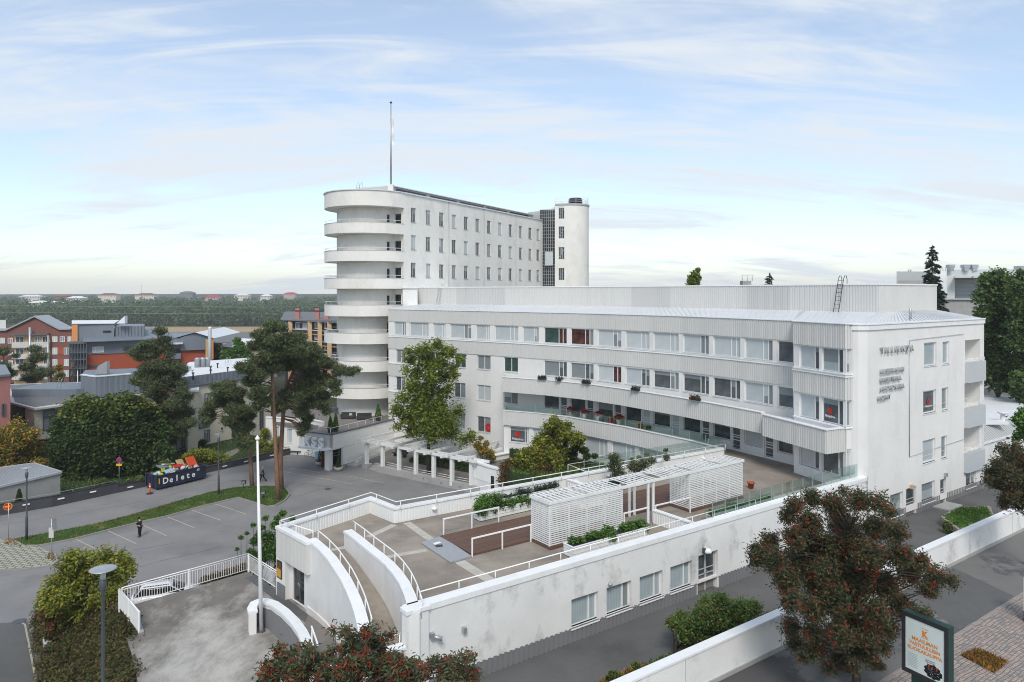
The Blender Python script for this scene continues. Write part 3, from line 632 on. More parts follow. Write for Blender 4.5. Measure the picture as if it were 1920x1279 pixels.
# ================================================================== RIGHT STREET SIDE (levels 4.7 and 7)
ZR, ZS = 4.7, 7.0
slab('service_lane', 'asphalt_dark', [Lc(-6, .4), Lc(75, .4), Lc(75, -8.9), Lc(-6, -8.9)], 3.6, ZR)
mx = mb('asphalt_walk')
slab('pavement', 'asphalt_walk', [Lc(-60, -9.1), Lc(110, -9.1), Lc(110, -12.75), Lc(-60, -12.75)], 3.6, ZS)
slab('pavement_patch', 'asphalt_dark', [Lc(22, -9.3), Lc(27.5, -9.3), Lc(26, -12.7), Lc(20, -12.7)], ZS - .02, ZS + .004)
slab('cobbled_strip', 'cobble', [Lc(-60, -12.95), Lc(110, -12.95), Lc(110, -19), Lc(-60, -19)], 3.6, ZS)
slab('road', 'asphalt', [Lc(-60, -19.2), Lc(110, -19.2), Lc(110, -70), Lc(-60, -70)], 3.6, ZS - .12)
b = mb('kerb'); me = None
kr = empty('kerb_line'); kr['kind'] = 'structure'; kr.location = (*Lc(15, -12.85), ZS)
kb = mb('stone'); kb.box((0, 0), .86, .19, -.3, .012); km = kb.mesh('kerb_stone')
ang = math.atan2(D1.y, D1.x)
for i in range(46):
    a = -2 + i * .9; o = link('kerb_stone', km, kr); x, y = Lc(a, -12.85); o.matrix_basis = Matrix.Translation((x, y, ZS + random.uniform(-.004, .012))) @ Matrix.Rotation(ang + random.uniform(-.012, .012), 4, 'Z')
ribbon(mb('stone'), Path([Lc(0, 0), Lc(1, 0)]), 0, 1, 1)
b = mb('stone'); ribbon(b, Path([Lc(40, -12.75), Lc(110, -12.75)]), 6.5, ZS, .2); o = b.build('kerb_stones', kr); o['kind'] = 'stuff'
# dry weeds at the tree pit
pit = [P2(1803, 1230, ZS), P2(1832, 1218, ZS), P2(1888, 1242, ZS), P2(1864, 1262, ZS)]
slab('tree_pit', 'soil', pit, ZS - .2, ZS + .006); tufts(pit, 900, ZS, .22, 'leaf_dry', name='weeds')
# retaining wall
def retaining():
    root = empty('retaining_wall', 'long white rendered retaining wall between the lane and the pavement', 'wall', None, (*Lc(20, -8.9), ZR))
    pth = Path([Lc(-40, -9.12), Lc(75, -9.12)]); b = mb('plaster_long_wall'); ribbon(b, pth, 3.8, 8.42, .3); b.build('wall', root)
    c = mb('coping'); ribbon(c, pth, 8.42, 8.5, .42, o=.05); c.build('coping', root)
    f = mb('concrete'); ribbon(f, pth, ZS - .1, ZS + .16, .1, o=.06); f.build('plinth', root)
    j = mb('frame_grey')
    for i in range(19): x, y = Lc(-36 + i * 6, -9.125); j.box((x, y), .015, .02, ZS + .17, 8.41, ang)
    j.build('joint', root)
retaining()
# sloping planting strip beside the lane
def bed(a0, a1, v0, v1, z0, z1, mat, name='planting_bed'):
    b = mb(mat); n = 12
    for i in range(n):
        pass
    b.prism([Lc(a0, -v0), Lc(a1, -v0 - .6), Lc(a1, -v1), Lc(a0, -v1)], 4.2, [z0, z0, z1, z1]); o = b.build(name); o['kind'] = 'structure'; return o
bed(-2, 20, 3.4, 8.9, ZR + .02, 6.3, 'soil'); 
gpoly = [Lc(-2, -3.4), Lc(20, -4.0), Lc(20, -8.0), Lc(-2, -8.0)]
def bz(x, y): v = -((Vector((x, y)) - A0).dot(NI)); return ZR + .02 + max(0, v - 3.5) / 5.4 * 1.55
tufts(gpoly, 7500, bz, .3, 'leaf_grass', name='bank_grass'); tufts([Lc(1, -3.6), Lc(9.5, -3.6), Lc(9.5, -5.2), Lc(1, -5.2)], 1500, bz, .35, 'leaf_dry', name='dry_grass')
# raised stone bed further up the lane
sb = [P2(1768, 985, ZR), P2(1800, 968, ZR), P2(1850, 966, ZR), P2(1862, 985, ZR), P2(1800, 1010, ZR)]
def stone_bed():
    root = empty('stone_planter', 'stone edged raised bed with grass beside the lane wall', 'planter', None, (*P2(1800, 990, ZR), ZR))
    c = Vector(P2(1812, 985, ZR)); mb('soil').prism(sb, ZR, ZR + .6).build('soil', root); pth = Path(sb + [sb[0]]); m = mb('stone'); m.box((0, 0), .62, .42, 0, .34); me = m.mesh('stone')
    for lvl in range(2):
        s = lvl * .3
        while s < pth.L - .3: x, y = pth.at(s + .3, .05 * lvl); i = pth.seg(s + .3); d = pth.p[i + 1] - pth.p[i]; o = link('stone', me, root); o.matrix_basis = Matrix.Translation((x, y, ZR + lvl * .35)) @ Matrix.Rotation(math.atan2(d.y, d.x) + random.uniform(-.1, .1), 4, 'Z') @ Matrix.Diagonal((random.uniform(.8, 1), 1, random.uniform(.85, 1), 1)); s += .62
    q = scatter_in(sb, 2200); C = np.column_stack([q, np.full(len(q), ZR + .65)]); d = unit(len(q)); d[:, 2] = 1.3; link('grass', leaves_mesh(C, .3, .3, -.3, 'leaf_bright', dirs=d), root)['kind'] = 'stuff'
stone_bed()
o = bush('shrub', 'small dark shrub at the end of the stone planter', 'shrub', px_blobs([(1776, 985, 8), (1779, 992, 9)], P(1776, 1000, ZR)[1], .2), 1600, .16, 'leaf_bush')
# handrail by the lane
b = mb('galv'); pr = [Lc(44, -6.3), Lc(52, -5.9)]; pth = Path(pr)
for h in (.55, 1.0): b.tube([(*pr[0], ZR + h), (*pr[1], ZR + h)], .025, 6)
for i in range(5): x, y = pth.at(pth.L * i / 4); b.tube([(x, y, ZR), (x, y, ZR + 1)], .025, 6)
tag(b.build('handrail'), 'thin steel handrail beside the lane at the far right', 'handrail')
# doorstep slab
tag(mb('concrete').prism([Lc(46.0, -.05), Lc(48.4, -.05), Lc(48.4, -1.3), Lc(46.0, -1.3)], ZR, ZR + .12).build('door_slab'), 'thin concrete step before the grey side door', 'step')

# ================================================================== LOWER PLAZA
wAtop = [(577, 1011, 8.65), (598, 1028, 8.65), (615, 1046, 8.62), (629, 1066, 8.6), (640, 1083, 8.55), (650, 1103, 8.5), (659, 1124, 8.45), (666, 1145, 8.4), (671, 1167, 8.3), (674, 1183, 8.2)]
wA = [P2(*t) for t in wAtop]
wBtop = [(645, 995), (665, 1010), (684, 1026), (703, 1041), (721, 1056), (736, 1073), (749, 1092), (760, 1117), (768, 1146)]
wB = [P2(x, y, 8.65) for x, y in wBtop]
plz = [P2(228, 1140, ZR), P2(465, 1072, ZR), P2(527, 1111, ZR), P2(549, 1116, ZR), P2(579, 1150, ZR)] + wA[1:] + [Lc(-3.5, 0), Lc(-8, -1.5), Lc(-12, -3), (-13, 19), (-22.5, 20), P2(259, 1280, ZR), P2(247, 1224, ZR), P2(237, 1197, ZR), P2(262, 1187, ZR)]
slab('plaza', 'plaza', plz, -.4, ZR)
slab('plaza_kerb', 'concrete', [P2(232, 1143, ZR), P2(252, 1136, ZR), P2(270, 1188, ZR), P2(262, 1192, ZR)], ZR, ZR + .12)
slab('footpath_slabs', 'asphalt_dark', [P2(460, 1083, ZR), P2(480, 1078, ZR), P2(590, 1162, ZR), P2(573, 1168, ZR)], ZR - .02, ZR + .008)
# ramp beside the flagpole wall rising to the street corner
rp = [P2(578, 1153, ZR), P2(606, 1172, ZR), P2(640, 1205, 5.5), P2(672, 1236, 5.85), Lc(-3.8, .35), P2(560, 1190, ZR + .3)]
b = mb('deck_grey'); b.prism([p[:2] for p in rp], 3.9, [ZR + .02, ZR + .15, 5.35, 5.8, 5.85, ZR + .1]); tag(b.build('footpath'), kind='structure')

# ================================================================== TERRACE BUILDING
TB = empty('terrace_building', 'low white building with a roof terrace, curved ramp and long stained street wall', 'building', None, (*Lc(15, .3), ZR))
near = Path([Lc(-.75, 0), Lc(36.02, 0)])
def nh(x0, x1, yt, yb): return hole_px(near, x0, x1, yt, yb)
nholes = [nh(1071.5, 1122, 1117, 1167), nh(1137.5, 1184, 1095.5, 1148), nh(1199.5, 1243, 1077.5, 1128), nh(1257, 1298, 1059, 1106), nh(1309.5, 1346, 1040, 1110)]
more = [(24.6, 26.6), (28.2, 30.2), (31.6, 33.6)]
zt_, zb_ = nholes[1][3], nholes[1][2]
for i in range(4): nholes[i] = (nholes[i][0], nholes[i][1], zb_, zt_)
nholes[4] = (nholes[4][0], nholes[4][1], ZR + .02, zt_ + .12)
b = mb('plaster_long_wall'); wall(b, near, 5.42, 8.4, [h for h in nholes[:4]] + [(nholes[4][0], nholes[4][1], 5.41, nholes[4][3])] + [(a, c, zb_, zt_) for a, c in more], reveal=.3, thick=.45)
b.build('street_wall', TB)
b = mb('plaster'); wall(b, near, 3.9, 5.42, [(nholes[4][0], nholes[4][1], 3.95, 5.43)], reveal=.3, thick=.4, o=-.06); b.build('plinth_wall', TB)
b = mb('cladding_plinth')
corr(b, near, ZR - .02, 5.42, .3, .05, 0, nholes[4][0] - .15, o=-.03); corr(b, near, ZR - .02, 5.42, .3, .05, nholes[4][1] + .15, near.L, o=-.03); b.build('plinth_cladding', TB)
for i, h in enumerate(nholes[:4] + [(a, c, zb_, zt_) for a, c in more]): window(TB, near, *h, cols=(0, .70, .77, 1) if False else (0, .72, 1), panes=('pane_vert', 'pane_mid' if i == 1 else 'pane_vert'), inset=.22, t=.09)
# street door
def glazed_door(parent, path, h, inset=.25, leafs=2, mat='frame_grey', name='door', pane='pane_dark', kick='frame_grey'):
    a = Vector(path.at(h[0], -inset)); c = Vector(path.at(h[1], -inset)); wd = (c - a).length; H = h[3] - h[2]; b = mb(mat); t = .07
    g = lambda x0, x1, e, f, y0=-.03, y1=.05: b.prism([(x0, y0), (x1, y0), (x1, y1), (x0, y1)], e, f)
    g(0, t, 0, H); g(wd - t, wd, 0, H); g(t, wd - t, H - t, H)
    lw = (wd - 2 * t) / leafs
    for i in range(leafs):
        x0 = t + i * lw; g(x0 + .005, x0 + .075, 0, H - t, -.02, .04); g(x0 + lw - .075, x0 + lw - .005, 0, H - t, -.02, .04); g(x0 + .075, x0 + lw - .075, H - t - .08, H - t - .001, -.02, .04)
        for z in (.42, .56): g(x0 + .075, x0 + lw - .075, H * z, H * z + .06, -.02, .04)
    o = b.build(name, parent); o.matrix_basis = Matrix.Translation((a.x, a.y, h[2])) @ Matrix.Rotation(math.atan2(c.y - a.y, c.x - a.x), 4, 'Z')
    for i in range(leafs):
        x0 = t + i * lw; p = mb(pane); p.prism([(x0 + .07, .0), (x0 + lw - .07, 0), (x0 + lw - .07, .012), (x0 + .07, .012)], H * .34, H - t - .05); q = p.build('pane'); q.parent = o
        p = mb(kick); p.prism([(x0 + .07, -.015), (x0 + lw - .07, -.015), (x0 + lw - .07, .03), (x0 + .07, .03)], .02, H * .34); q = p.build('kick_panel'); q.parent = o
        hx = x0 + (lw - .1 if i == 0 else .1); q = mb('galv').tube([(hx, -.07, H * .36), (hx, -.07, H * .52)], .015, 6).build('handle'); q.parent = o
    return o
glazed_door(TB, near, nholes[4], kick='deck_grey', mat='frame_grey')
b = mb('coping'); ribbon(b, near, 8.4, 8.65, .62, o=.05); b.build('parapet_coping', TB)
b = mb('plaster'); ribbon(b, near, 7.4, 8.4, .15, o=-.42); b.build('parapet_inner_face', TB)
# corner pier
b = mb('plaster_long_wall'); x, y = Lc(-.35, .12); b.box((x, y), 1.02, .5, 3.9, 8.5, ang); b.build('corner_pier', TB)
b = mb('coping'); b.box((x, y), 1.14, .62, 8.5, 8.66, ang); b.build('corner_cap', TB)
# curved walls A, B
def curved(name, pts, zt, zb, th, face='plaster', side=-1):
    pth = Path(pts); zt_f = (lambda k: zt) if not callable(zt) else zt
    b = mb(face); ribbon(b, pth, zb, lambda k: zt_f(k) - .14, th); b.build(name, TB)
    b = mb('coping'); ribbon(b, pth, lambda k: zt_f(k) - .14, zt_f, th + .08, o=.04); b.build('coping', TB); return pth
pA = Path(wA); zA = lambda k: 8.65 - .45 * (k / pA.L) ** 1.5
curved('ramp_outer_wall', wA, zA, 3.9, .42); pB = curved('ramp_inner_wall', wB, 8.65, 3.9, .42)
b = mb('paint_white'); pth = Path(wA)
for k in range(7):
    s = pth.L * (.02 + k * .16); x, y = pth.at(s, -.5); b.tube([(x, y, zA(s) - .5), (x, y, zA(s) + .42)], .025, 6)
b.tube([(*pth.at(s, -.5), zA(s) + .42) for s in [pth.L * i / 24 for i in range(25)]], .032, 6); 
RA = empty('handrail', 'white tube handrail along the outer curved ramp wall', 'handrail', None, (*wA[4], 8.5)); b.build('rail', RA)
b = mb('paint_white'); pth = Path(wB)
for k in range(9):
    s = pth.L * (.03 + k * .119); x, y = pth.at(s, -.52); b.tube([(x, y, 8.2), (x, y, 9.1)], .025, 6)
b.tube([(*pth.at(s, -.52), 9.1) for s in [pth.L * i / 24 for i in range(25)]], .032, 6)
RB = empty('handrail', 'white tube handrail along the inner curved ramp wall', 'handrail', None, (*wB[4], 8.5)); b.build('rail', RB)
# ramp floor
b = mb('deck_concrete'); n = 16; pa_, pb_ = Path(wA), Path(wB); vs = []
for i in range(n + 1):
    f = i / n; x, y = pa_.at(pa_.L * (.06 + .94 * f), -.3); X, Y = pb_.at(pb_.L * f, 0.05); z = 7.65 - 1.8 * sstep(f * 1.02); vs += [(x, y, z), (X, Y, z)]
b.add(vs, [(2 * i, 2 * i + 2, 2 * i + 3, 2 * i + 1) for i in range(n)]); xe, ye, ze = vs[-2]; b.add([vs[-2], vs[-1], (*Lc(-.6, .3), 5.85), (*Lc(-4, .3), 5.85)], [(0, 1, 2, 3)]); b.build('ramp_floor', TB)
# street-side cross wall at the foot of the ramps
cw = Path([Lc(-4.6, 0), Lc(-.8, 0)]); b = mb('plaster_long_wall'); ribbon(b, cw, 3.9, 7.02, .35, o=-.02); b.build('cross_wall', TB)
b = mb('coping'); ribbon(b, cw, 7.02, 7.14, .5, o=.04); b.build('coping', TB)
b = mb('paint_white'); b.tube([(*Lc(-4.4, .4), 7.55), (*Lc(-.9, .4), 7.55)], .03, 6)
for a in (-4.4, -2.7, -.95): b.tube([(*Lc(a, .4), 6.9), (*Lc(a, .4), 7.55)], .025, 6)
tag(b.build('handrail'), 'short white handrail above the low cross wall at the ramp foot', 'handrail')
# deck
Fp = [P2(518, 986, 8.65), P2(695, 931, 8.65), P2(741, 948.5, 8.65), P2(1353, 839, 8.65)]
fac = [(23.3, 58.8), (20.2, 64.2), (16.6, 69.8), (14.1, 72.8), (8.3, 79.0), (0, 85.6), (-7.6, 91.3), (-14.1, 96.3), (-17.2, 98.5)]
deck = [Lc(.2, .3), Lc(36, .3), (25.6, 52), (24.0, 52.6), (22.6, 57), (23.8, 59.2), (20.6, 64.4), (17.2, 69.8), (15.4, 71.8), Fp[3], Fp[2], Fp[1], Fp[0], wA[0], (wA[1][0] + .3, wA[1][1] + .4)] + [Path(wB).at(Path(wB).L * i / 10, -.1) for i in range(11)]
def tri_slab(name, mat, poly, z0, z1, parent):
    from mathutils.geometry import tessellate_polygon
    v = [Vector((p[0], p[1], z1)) for p in poly]; t = tessellate_polygon([v]); b = mb(mat); b.add(v, [tuple(x) if (v[x[1]] - v[x[0]]).cross(v[x[2]] - v[x[0]]).z > 0 else tuple(x)[::-1] for x in t]); n = len(v); w_ = [Vector((p[0], p[1], z0)) for p in poly]; b.add(list(v) + w_, [(i, (i + 1) % n, n + (i + 1) % n, n + i) for i in range(n)]); return b.build(name, parent)
tri_slab('terrace_deck', 'deck_concrete', deck, 7.3, 7.65, TB)
# far parapet and west bay
fp = Path([Fp[3], Fp[2], Fp[1], Fp[0]])     # seen from the north, outside
b = mb('plaster'); ribbon(b, fp, 0.2, 8.55, .22); b.build('north_wall', TB)
fi = Path([Path(fp.p).at(0)] ) if False else None
inner = Path([ (Fp[0][0] + .25, Fp[0][1] - .12), (Fp[1][0] + .02, Fp[1][1] - .3), (Fp[2][0] + .02, Fp[2][1] - .32), (Fp[3][0] + .1, Fp[3][1] - .26)])
b = mb('cladding_white'); corr(b, inner, 7.66, 8.5, .2, .03, o=0); b.build('parapet_cladding', TB)
b = mb('coping'); ribbon(b, Path([(p.x, p.y) for p in inner.p]), 8.5, 8.62, .42, o=.08); b.build('parapet_coping', TB)
bay = Path([Fp[0], P2(576, 1017, 8.65), (wA[0][0] + .15, wA[0][1] + .25)])
b = mb('cladding'); ribbon(b, Path([Fp[0], P2(576, 1017, 8.65)]), 6.98, 8.5, .25); corr(b, Path([Fp[0], P2(576, 1017, 8.65)]), 6.98, 8.5, .16, .035, o=.01); b.build('bay_cladding', TB)
b = mb('coping'); ribbon(b, Path([Fp[0], P2(576, 1017, 8.65)]), 8.5, 8.66, .42, o=.08); b.build('parapet_coping', TB)
wf = Path([P2(518, 1108, ZR), P2(527.5, 1120.6, ZR), P2(546, 1127, ZR), P2(549, 1116.5, ZR), P2(571, 1137.5, ZR), P2(579.5, 1146, ZR)])
b = mb('plaster'); bayv = Vector(P2(576, 1017, 8.65)) - Vector(Fp[0]); nb = Vector((bayv.y, -bayv.x)).normalized()
b.prism([Fp[0], P2(576, 1017, 8.65), Vector(P2(576, 1017, 8.65)) - nb * 3, Vector(Fp[0]) - nb * 3], 6.9, 7.0)
west = Path([Vector(Fp[0]) - nb * .4 + bayv.normalized() * .12, Vector(P2(576, 1017, 8.65)) - nb * .4 + bayv.normalized() * .3])
sd0, sd1 = west.s_px(549.5), west.s_px(570.5)
wall(b, west, 3.9, 6.95, [(sd0, sd1, ZR + .01, 6.85)], reveal=.15, thick=.3); b.prism([west.at(west.s_px(529), 0.35), west.at(west.s_px(545.5), .35), west.at(west.s_px(545.5), .002), west.at(west.s_px(529), .002)], 3.9, 6.94)
b.build('west_wall', TB)
glazed_door(TB, west, (sd0, sd1, ZR + .01, 6.85), inset=.1, mat='dark_grey_metal', pane='pane_black', kick='pane_black')
b = mb('cladding_plinth'); corr(b, Path([west.at(west.s_px(528), .36), west.at(west.s_px(546), .36)]), ZR - .02, 5.5, .16, .03, o=.01); b.build('plinth_cladding', TB)
c0, c1 = west.s_px(531), west.s_px(540); o = mb('black_metal').prism([west.at(c0, .40), west.at(c1, .40), west.at(c1, .352), west.at(c0, .352)], 5.75, 6.75).build('notice_board'); tag(o, 'black framed yellow notice board beside the glass door below the bay', 'notice board')
dd = c1 - c0; q = mb('gold').prism([west.at(c0 + .06, .41), west.at(c1 - .06, .41), west.at(c1 - .06, .402), west.at(c0 + .06, .402)], 5.82, 6.3).build('poster', o); q = mb('brown_board').prism([west.at(c0 + .06, .41), west.at(c1 - .06, .41), west.at(c1 - .06, .402), west.at(c0 + .06, .402)], 6.3, 6.68).build('poster', o)
# plaza-side end of the building under the ramp, small plinth line
b = mb('plaster'); ribbon(b, Path(wA), 3.9, lambda k: 5.05 + .9 * k / pA.L, .1, o=.07); b.build('ramp_plinth', TB)
# flagpole wall (curved)
wD = [P2(477, 1146, 5.9), P2(466, 1147, 5.9), P2(464, 1140, 5.9), P2(470, 1130, 5.9), P2(484, 1125, 5.9), P2(501, 1124, 5.92), P2(521, 1130, 6.0), P2(541, 1145, 6.1), P2(560, 1162, 6.3), P2(575, 1181, 6.5), P2(586, 1203, 6.7), P2(592, 1224, 6.8)]
def flag_wall():
    root = empty('curved_wall', 'low white curved wall around the plaza flagpole with grey ribbed inside', 'wall', None, (*P2(505, 1175, ZR), ZR))
    pth = Path(wD[1:]); zt = lambda k: 5.88 + .95 * (k / pth.L) ** 1.3
    b = mb('plaster'); ribbon(b, pth, 4.4, lambda k: zt(k) - .12, .34, o=.38); b.build('wall', root)
    b = mb('coping'); ribbon(b, pth, lambda k: zt(k) - .12, zt, .46, o=.44); b.build('coping', root)
    b = mb('cladding_plinth'); corr(b, pth, ZR, lambda k: zt(k) - .3, .16, .03, .8, pth.L, o=.39); b.build('rib_cladding', root)
flag_wall()
tag(mb('paint_white').bar((*P2(584, 1196, 6.9), 7.4), (*P2(596, 1232, 6.9), 7.4), .06).bar((*P2(585, 1200, 6.9), 6.3), (*P2(585, 1200, 6.9), 7.4), .05).build('handrail'), 'short white rail end beside the curved flagpole wall', 'handrail')
# flagpole on plaza
fx, fy, fz = P(490, 1184, ZR); FPz = ZA(826, fy)
r = empty('flagpole', 'tall white tapering flagpole standing inside the curved plaza wall', 'flagpole', None, (fx, fy, ZR))
mb('paint_white').tube([(fx, fy, ZR), (fx - .1, fy, (ZR + FPz) / 2), (fx - .2, fy, FPz)], [.105, .085, .05], 12).build('pole', r); mb('paint_white').lathe((fx - .2, fy, FPz), [(.03, 0), (.10, .05), (.12, .12), (.06, .2), (.01, .28)], 12).build('finial', r); mb('dark_grey_metal').lathe((fx, fy, ZR), [(.2, 0), (.2, .04), (.12, .05)], 12).build('base_plate', r)
# plaza railing
def rail_run(name, lab, pts, z, h=1.1, step=2.9, bal=.14, infill=True):
    root = empty(name, lab, 'railing', None, (*pts[0], z)); pth = Path(pts); b = mb('paint_white')
    for hh, rr_ in ((h, .03), (h - .12, .022), (.12, .02)): b.tube([(*pth.at(s), z + hh) for s in pth.knots()], rr_, 6)
    b.build('rails', root)
    bp = mb('paint_white'); bp.box((0, 0), .07, .07, -.15, h); pm_ = bp.mesh('post'); bq = mb('paint_white'); bq.box((0, 0), .022, .022, .12, h - .12); bm = bq.mesh('baluster')
    for i, (a, c) in enumerate(zip(pth.c, pth.c[1:])):
        n = max(1, round((c - a) / step))
        for k in range(n + (1 if i == len(pth.p) - 2 else 0)): o = link('post', pm_, root); o.matrix_basis = Matrix.Translation((*pth.at(a + (c - a) * k / n), z))
        m = int((c - a) / bal)
        if infill:
            for k in range(1, m): o = link('baluster', bm, root); o.matrix_basis = Matrix.Translation((*pth.at(a + (c - a) * k / m), z))
    return root
rail_run('railing', 'long white bar railing at the far edge of the plaza above the parked car', [P2(229, 1102, 5.8), P2(465.6, 1038, 5.8)], ZR)
rail_run('railing', 'white bar railing from the plaza corner to the building door', [P2(466.5, 1038.5, 5.8), P2(526, 1075, 5.8)], ZR)
# panelled return of railing
def ret():
    a, c = Vector(P2(224, 1104, 5.8)), Vector(P2(261, 1147, 5.8)); root = empty('railing', 'short white panelled railing return at the left end of the plaza', 'railing', None, (*a, ZR)); pth = Path([a, c]); b = mb('cladding_white'); ribbon(b, pth, ZR + .1, ZR + .98, .04); corr(b, pth, ZR + .1, ZR + .98, .12, .02, o=.01); b.build('panel', root)
    b = mb('paint_white'); b.tube([(*a, 5.8), (*c, 5.8)], .035, 6)
    for k in (0, .5, 1): x, y = a.lerp(c, k); b.box((x, y), .08, .08, ZR - .4, 5.8)
    b.build('rails', root)
ret()
# parapet rails
def top_rail(lab, pts, z, h, step, off=0, r=.03):
    pth = Path(pts); root = empty('handrail', lab, 'handrail', None, (*pts[0], z)); b = mb('paint_white'); b.tube([(*pth.at(s, off), z + h) for s in pth.knots()], r, 6); n = max(1, round(pth.L / step)); 
    for k in range(n + 1): x, y = pth.at(min(pth.L * k / n + .01, pth.L - .01), off); b.tube([(x, y, z - .15), (x, y, z + h)], r * .8, 6)
    b.build('rail', root); return root
top_rail('long white handrail above the street side parapet of the terrace', [Lc(.2, .75), Lc(26, .75)], 8.5, .42, 2.0)
top_rail('long white handrail above the far parapet of the terrace', [(p.x + .1, p.y - .15) for p in inner.p], 8.62, .42, 2.55)
top_rail('short white handrail above the grey bay at the terrace end', [(Fp[0][0] + .3, Fp[0][1] - .3), (wA[0][0] + .25, wA[0][1] + .15)], 8.62, .42, 1.9)
# strips of repaired concrete on deck
def strip(x0, y0, x1, y1, w_, z=7.654):
    wl = mb('patch_concrete')
    a, c = Vector(P2(x0, y0, 7.65)), Vector(P2(x1, y1, 7.65)); n = (c - a).normalized(); n = Vector((-n.y, n.x)) * w_ / 2; wl.prism([a - n, c - n, c + n, a + n], z - .01, z); wl.build('patch_strip', TB)
strip(690, 1007, 740, 984, .45); strip(763, 980, 808, 1012, .5, 7.658); strip(727, 1044, 800, 1031, .45); strip(862, 1053, 925, 1092, .6, 7.658); strip(618, 1032, 648, 1026, .4)
o = mb('roof_grey').prism([P2(788.5, 1016, 7.7), P2(827.5, 1005, 7.7), P2(884, 1042.5, 7.7), P2(844.7, 1053.5, 7.7)], 7.66, 7.7)
pl = MB().mat('galv'); pl.prism([P2(789, 1017, 7.74), P2(828, 1005, 7.74), P2(884, 1042.5, 7.74), P2(844.7, 1054, 7.74)], 7.655, 7.74); o = pl.build('metal_plate'); tag(o, 'flat grey metal plate at the foot of the timber deck', 'plate')
pc = mb('black_metal'); pc.prism([P2(816, 1023, 7.75), P2(829, 1021, 7.75), P2(831, 1024, 7.75), P2(818, 1026, 7.75)], 7.742, 7.76); pc.build('opening', o); pc = mb('paint_white'); pc.prism([P2(812, 1020, 7.75), P2(824, 1017, 7.75), P2(827, 1019, 7.75), P2(815, 1023, 7.75)], 7.77, 7.8); pc.build('lid', o)
# flood lights on the parapet inside
for i, px in enumerate((813, 898, 978, 1080, 1140, 1208, 1317)):
    wh_ = ('at the bend near the curved ramp', 'above the bushy planter', 'by the conifer sprigs', 'behind the louvred boxes gap', 'left of the bushy dwarf pine', 'right of the dwarf pines', 'nearest the glass balcony corner')[i]
    s = inner.s_px(px); x, y = inner.at(s, .12); o = mb('paint_white').lathe((x, y, 8.15), [(.02, -.08), (.16, -.06), (.17, .04), (.1, .09)], 12).build('wall_lamp'); tag(o, 'round white bulkhead lamp on the far terrace parapet ' + wh_, 'lamp', 'lamps along the terrace parapet')
# ================================================================== TERRACE FITTINGS
DZ = 7.66
def timber_deck():
    root = empty('timber_deck', 'reddish brown timber deck with plank boards running through the terrace', 'deck', None, (*Lc(12, 7.5), DZ))
    b = mb('wood_deck'); n = 150
    m = mb('wood_deck'); m.prism([(-.07, 0), (.07, 0), (.07, 3.55), (-.07, 3.55)], 0, .1); me = m.mesh('board')
    for i in range(n):
        o = link('board', me, root); x, y = Lc(6.2 + i * .152, 5.85); o.matrix_basis = Matrix.Translation((x, y, DZ + random.uniform(0, .006))) @ Matrix.Rotation(ang, 4, 'Z')
    for (a0, a1) in ((10.1, 15.75), (21.75, 27.3)):
        mb('wood_deck').prism([Lc(a0, 4.05), Lc(a1, 4.05), Lc(a1, 5.84), Lc(a0, 5.84)], DZ, DZ + .16).build('plinth', root)
timber_deck()
def pergola_box():
    root = empty('slatted_pergola', 'white slatted timber pergola with two louvred boxes under one long roof', 'pergola', None, (*Lc(18.5, 5), DZ))
    z0, z1 = DZ + .16, DZ + 2.55; pm1 = mb('slat_white').box((0, 0), .07, .07, 0, 2.39).mesh('post'); pm2 = mb('slat_white').box((0, 0), .12, .12, 0, 2.55).mesh('post')
    sl = {}
    def slat(p, q, w_, h_, name='slat'):
        L_ = round((Vector(q) - Vector(p)).length, 2); k = (L_, w_, h_)
        if k not in sl: m = mb('slat_white'); m.prism([(0, -w_ / 2), (L_, -w_ / 2), (L_, w_ / 2), (0, w_ / 2)], -h_ / 2, h_ / 2); sl[k] = m.mesh(name)
        o = link(name, sl[k], root); d = Vector(q) - Vector(p); o.matrix_basis = Matrix.Translation(p) @ Matrix.Rotation(math.atan2(d.y, d.x), 4, 'Z'); return o
    for a0, a1 in ((10.15, 15.7), (21.8, 27.25)):
        b0, b1 = 4.12, 5.80
        for a in (a0, a0 + (a1 - a0) / 4, (a0 + a1) / 2, a0 + (a1 - a0) * .75, a1):
            for bb in (b0 + .05, b1 - .05):
                x, y = Lc(a, bb); o = link('post', pm1, root); o.matrix_basis = Matrix.Translation((x, y, z0)) @ Matrix.Rotation(ang, 4, 'Z')
        nz = 20
        for k in range(nz):
            z = z0 + .08 + k * (z1 - z0 - .2) / (nz - 1)
            slat((*Lc(a0 - .05, b0), z), (*Lc(a1 + .05, b0), z), .025, .065); slat((*Lc(a0 - .05, b1), z), (*Lc(a1 + .05, b1), z), .025, .065)
            slat((*Lc(a0 - .04, b0), z + .004), (*Lc(a0 - .04, b1), z + .004), .025, .065); slat((*Lc(a1 + .04, b0), z + .004), (*Lc(a1 + .04, b1), z + .004), .025, .065)
    for a in (15.9, 17.95, 18.4, 21.5):
        for bb in (4.15, 5.78):
            if a in (15.9, 21.5) : continue
            x, y = Lc(a, bb); o = link('post', pm2, root); o.matrix_basis = Matrix.Translation((x, y, DZ)) @ Matrix.Rotation(ang, 4, 'Z')
    be = mb('slat_white')
    for bb in (4.08, 5.84): be.bar((*Lc(10.0, bb), z1 + .05), (*Lc(27.4, bb), z1 + .05), .06, .16)
    for a in (10.03, 27.37): be.bar((*Lc(a, 4.08), z1 + .052), (*Lc(a, 5.84), z1 + .052), .06, .16)
    be.build('roof_frame', root)
    for k in range(52):
        a = 10.2 + k * .335; 
        if k % 9 == 8: continue
        o = slat((*Lc(a, 4.1), z1 + .13), (*Lc(a + random.uniform(-.05, .05), 5.82), z1 + .13), .13, .025, 'roof_slat')
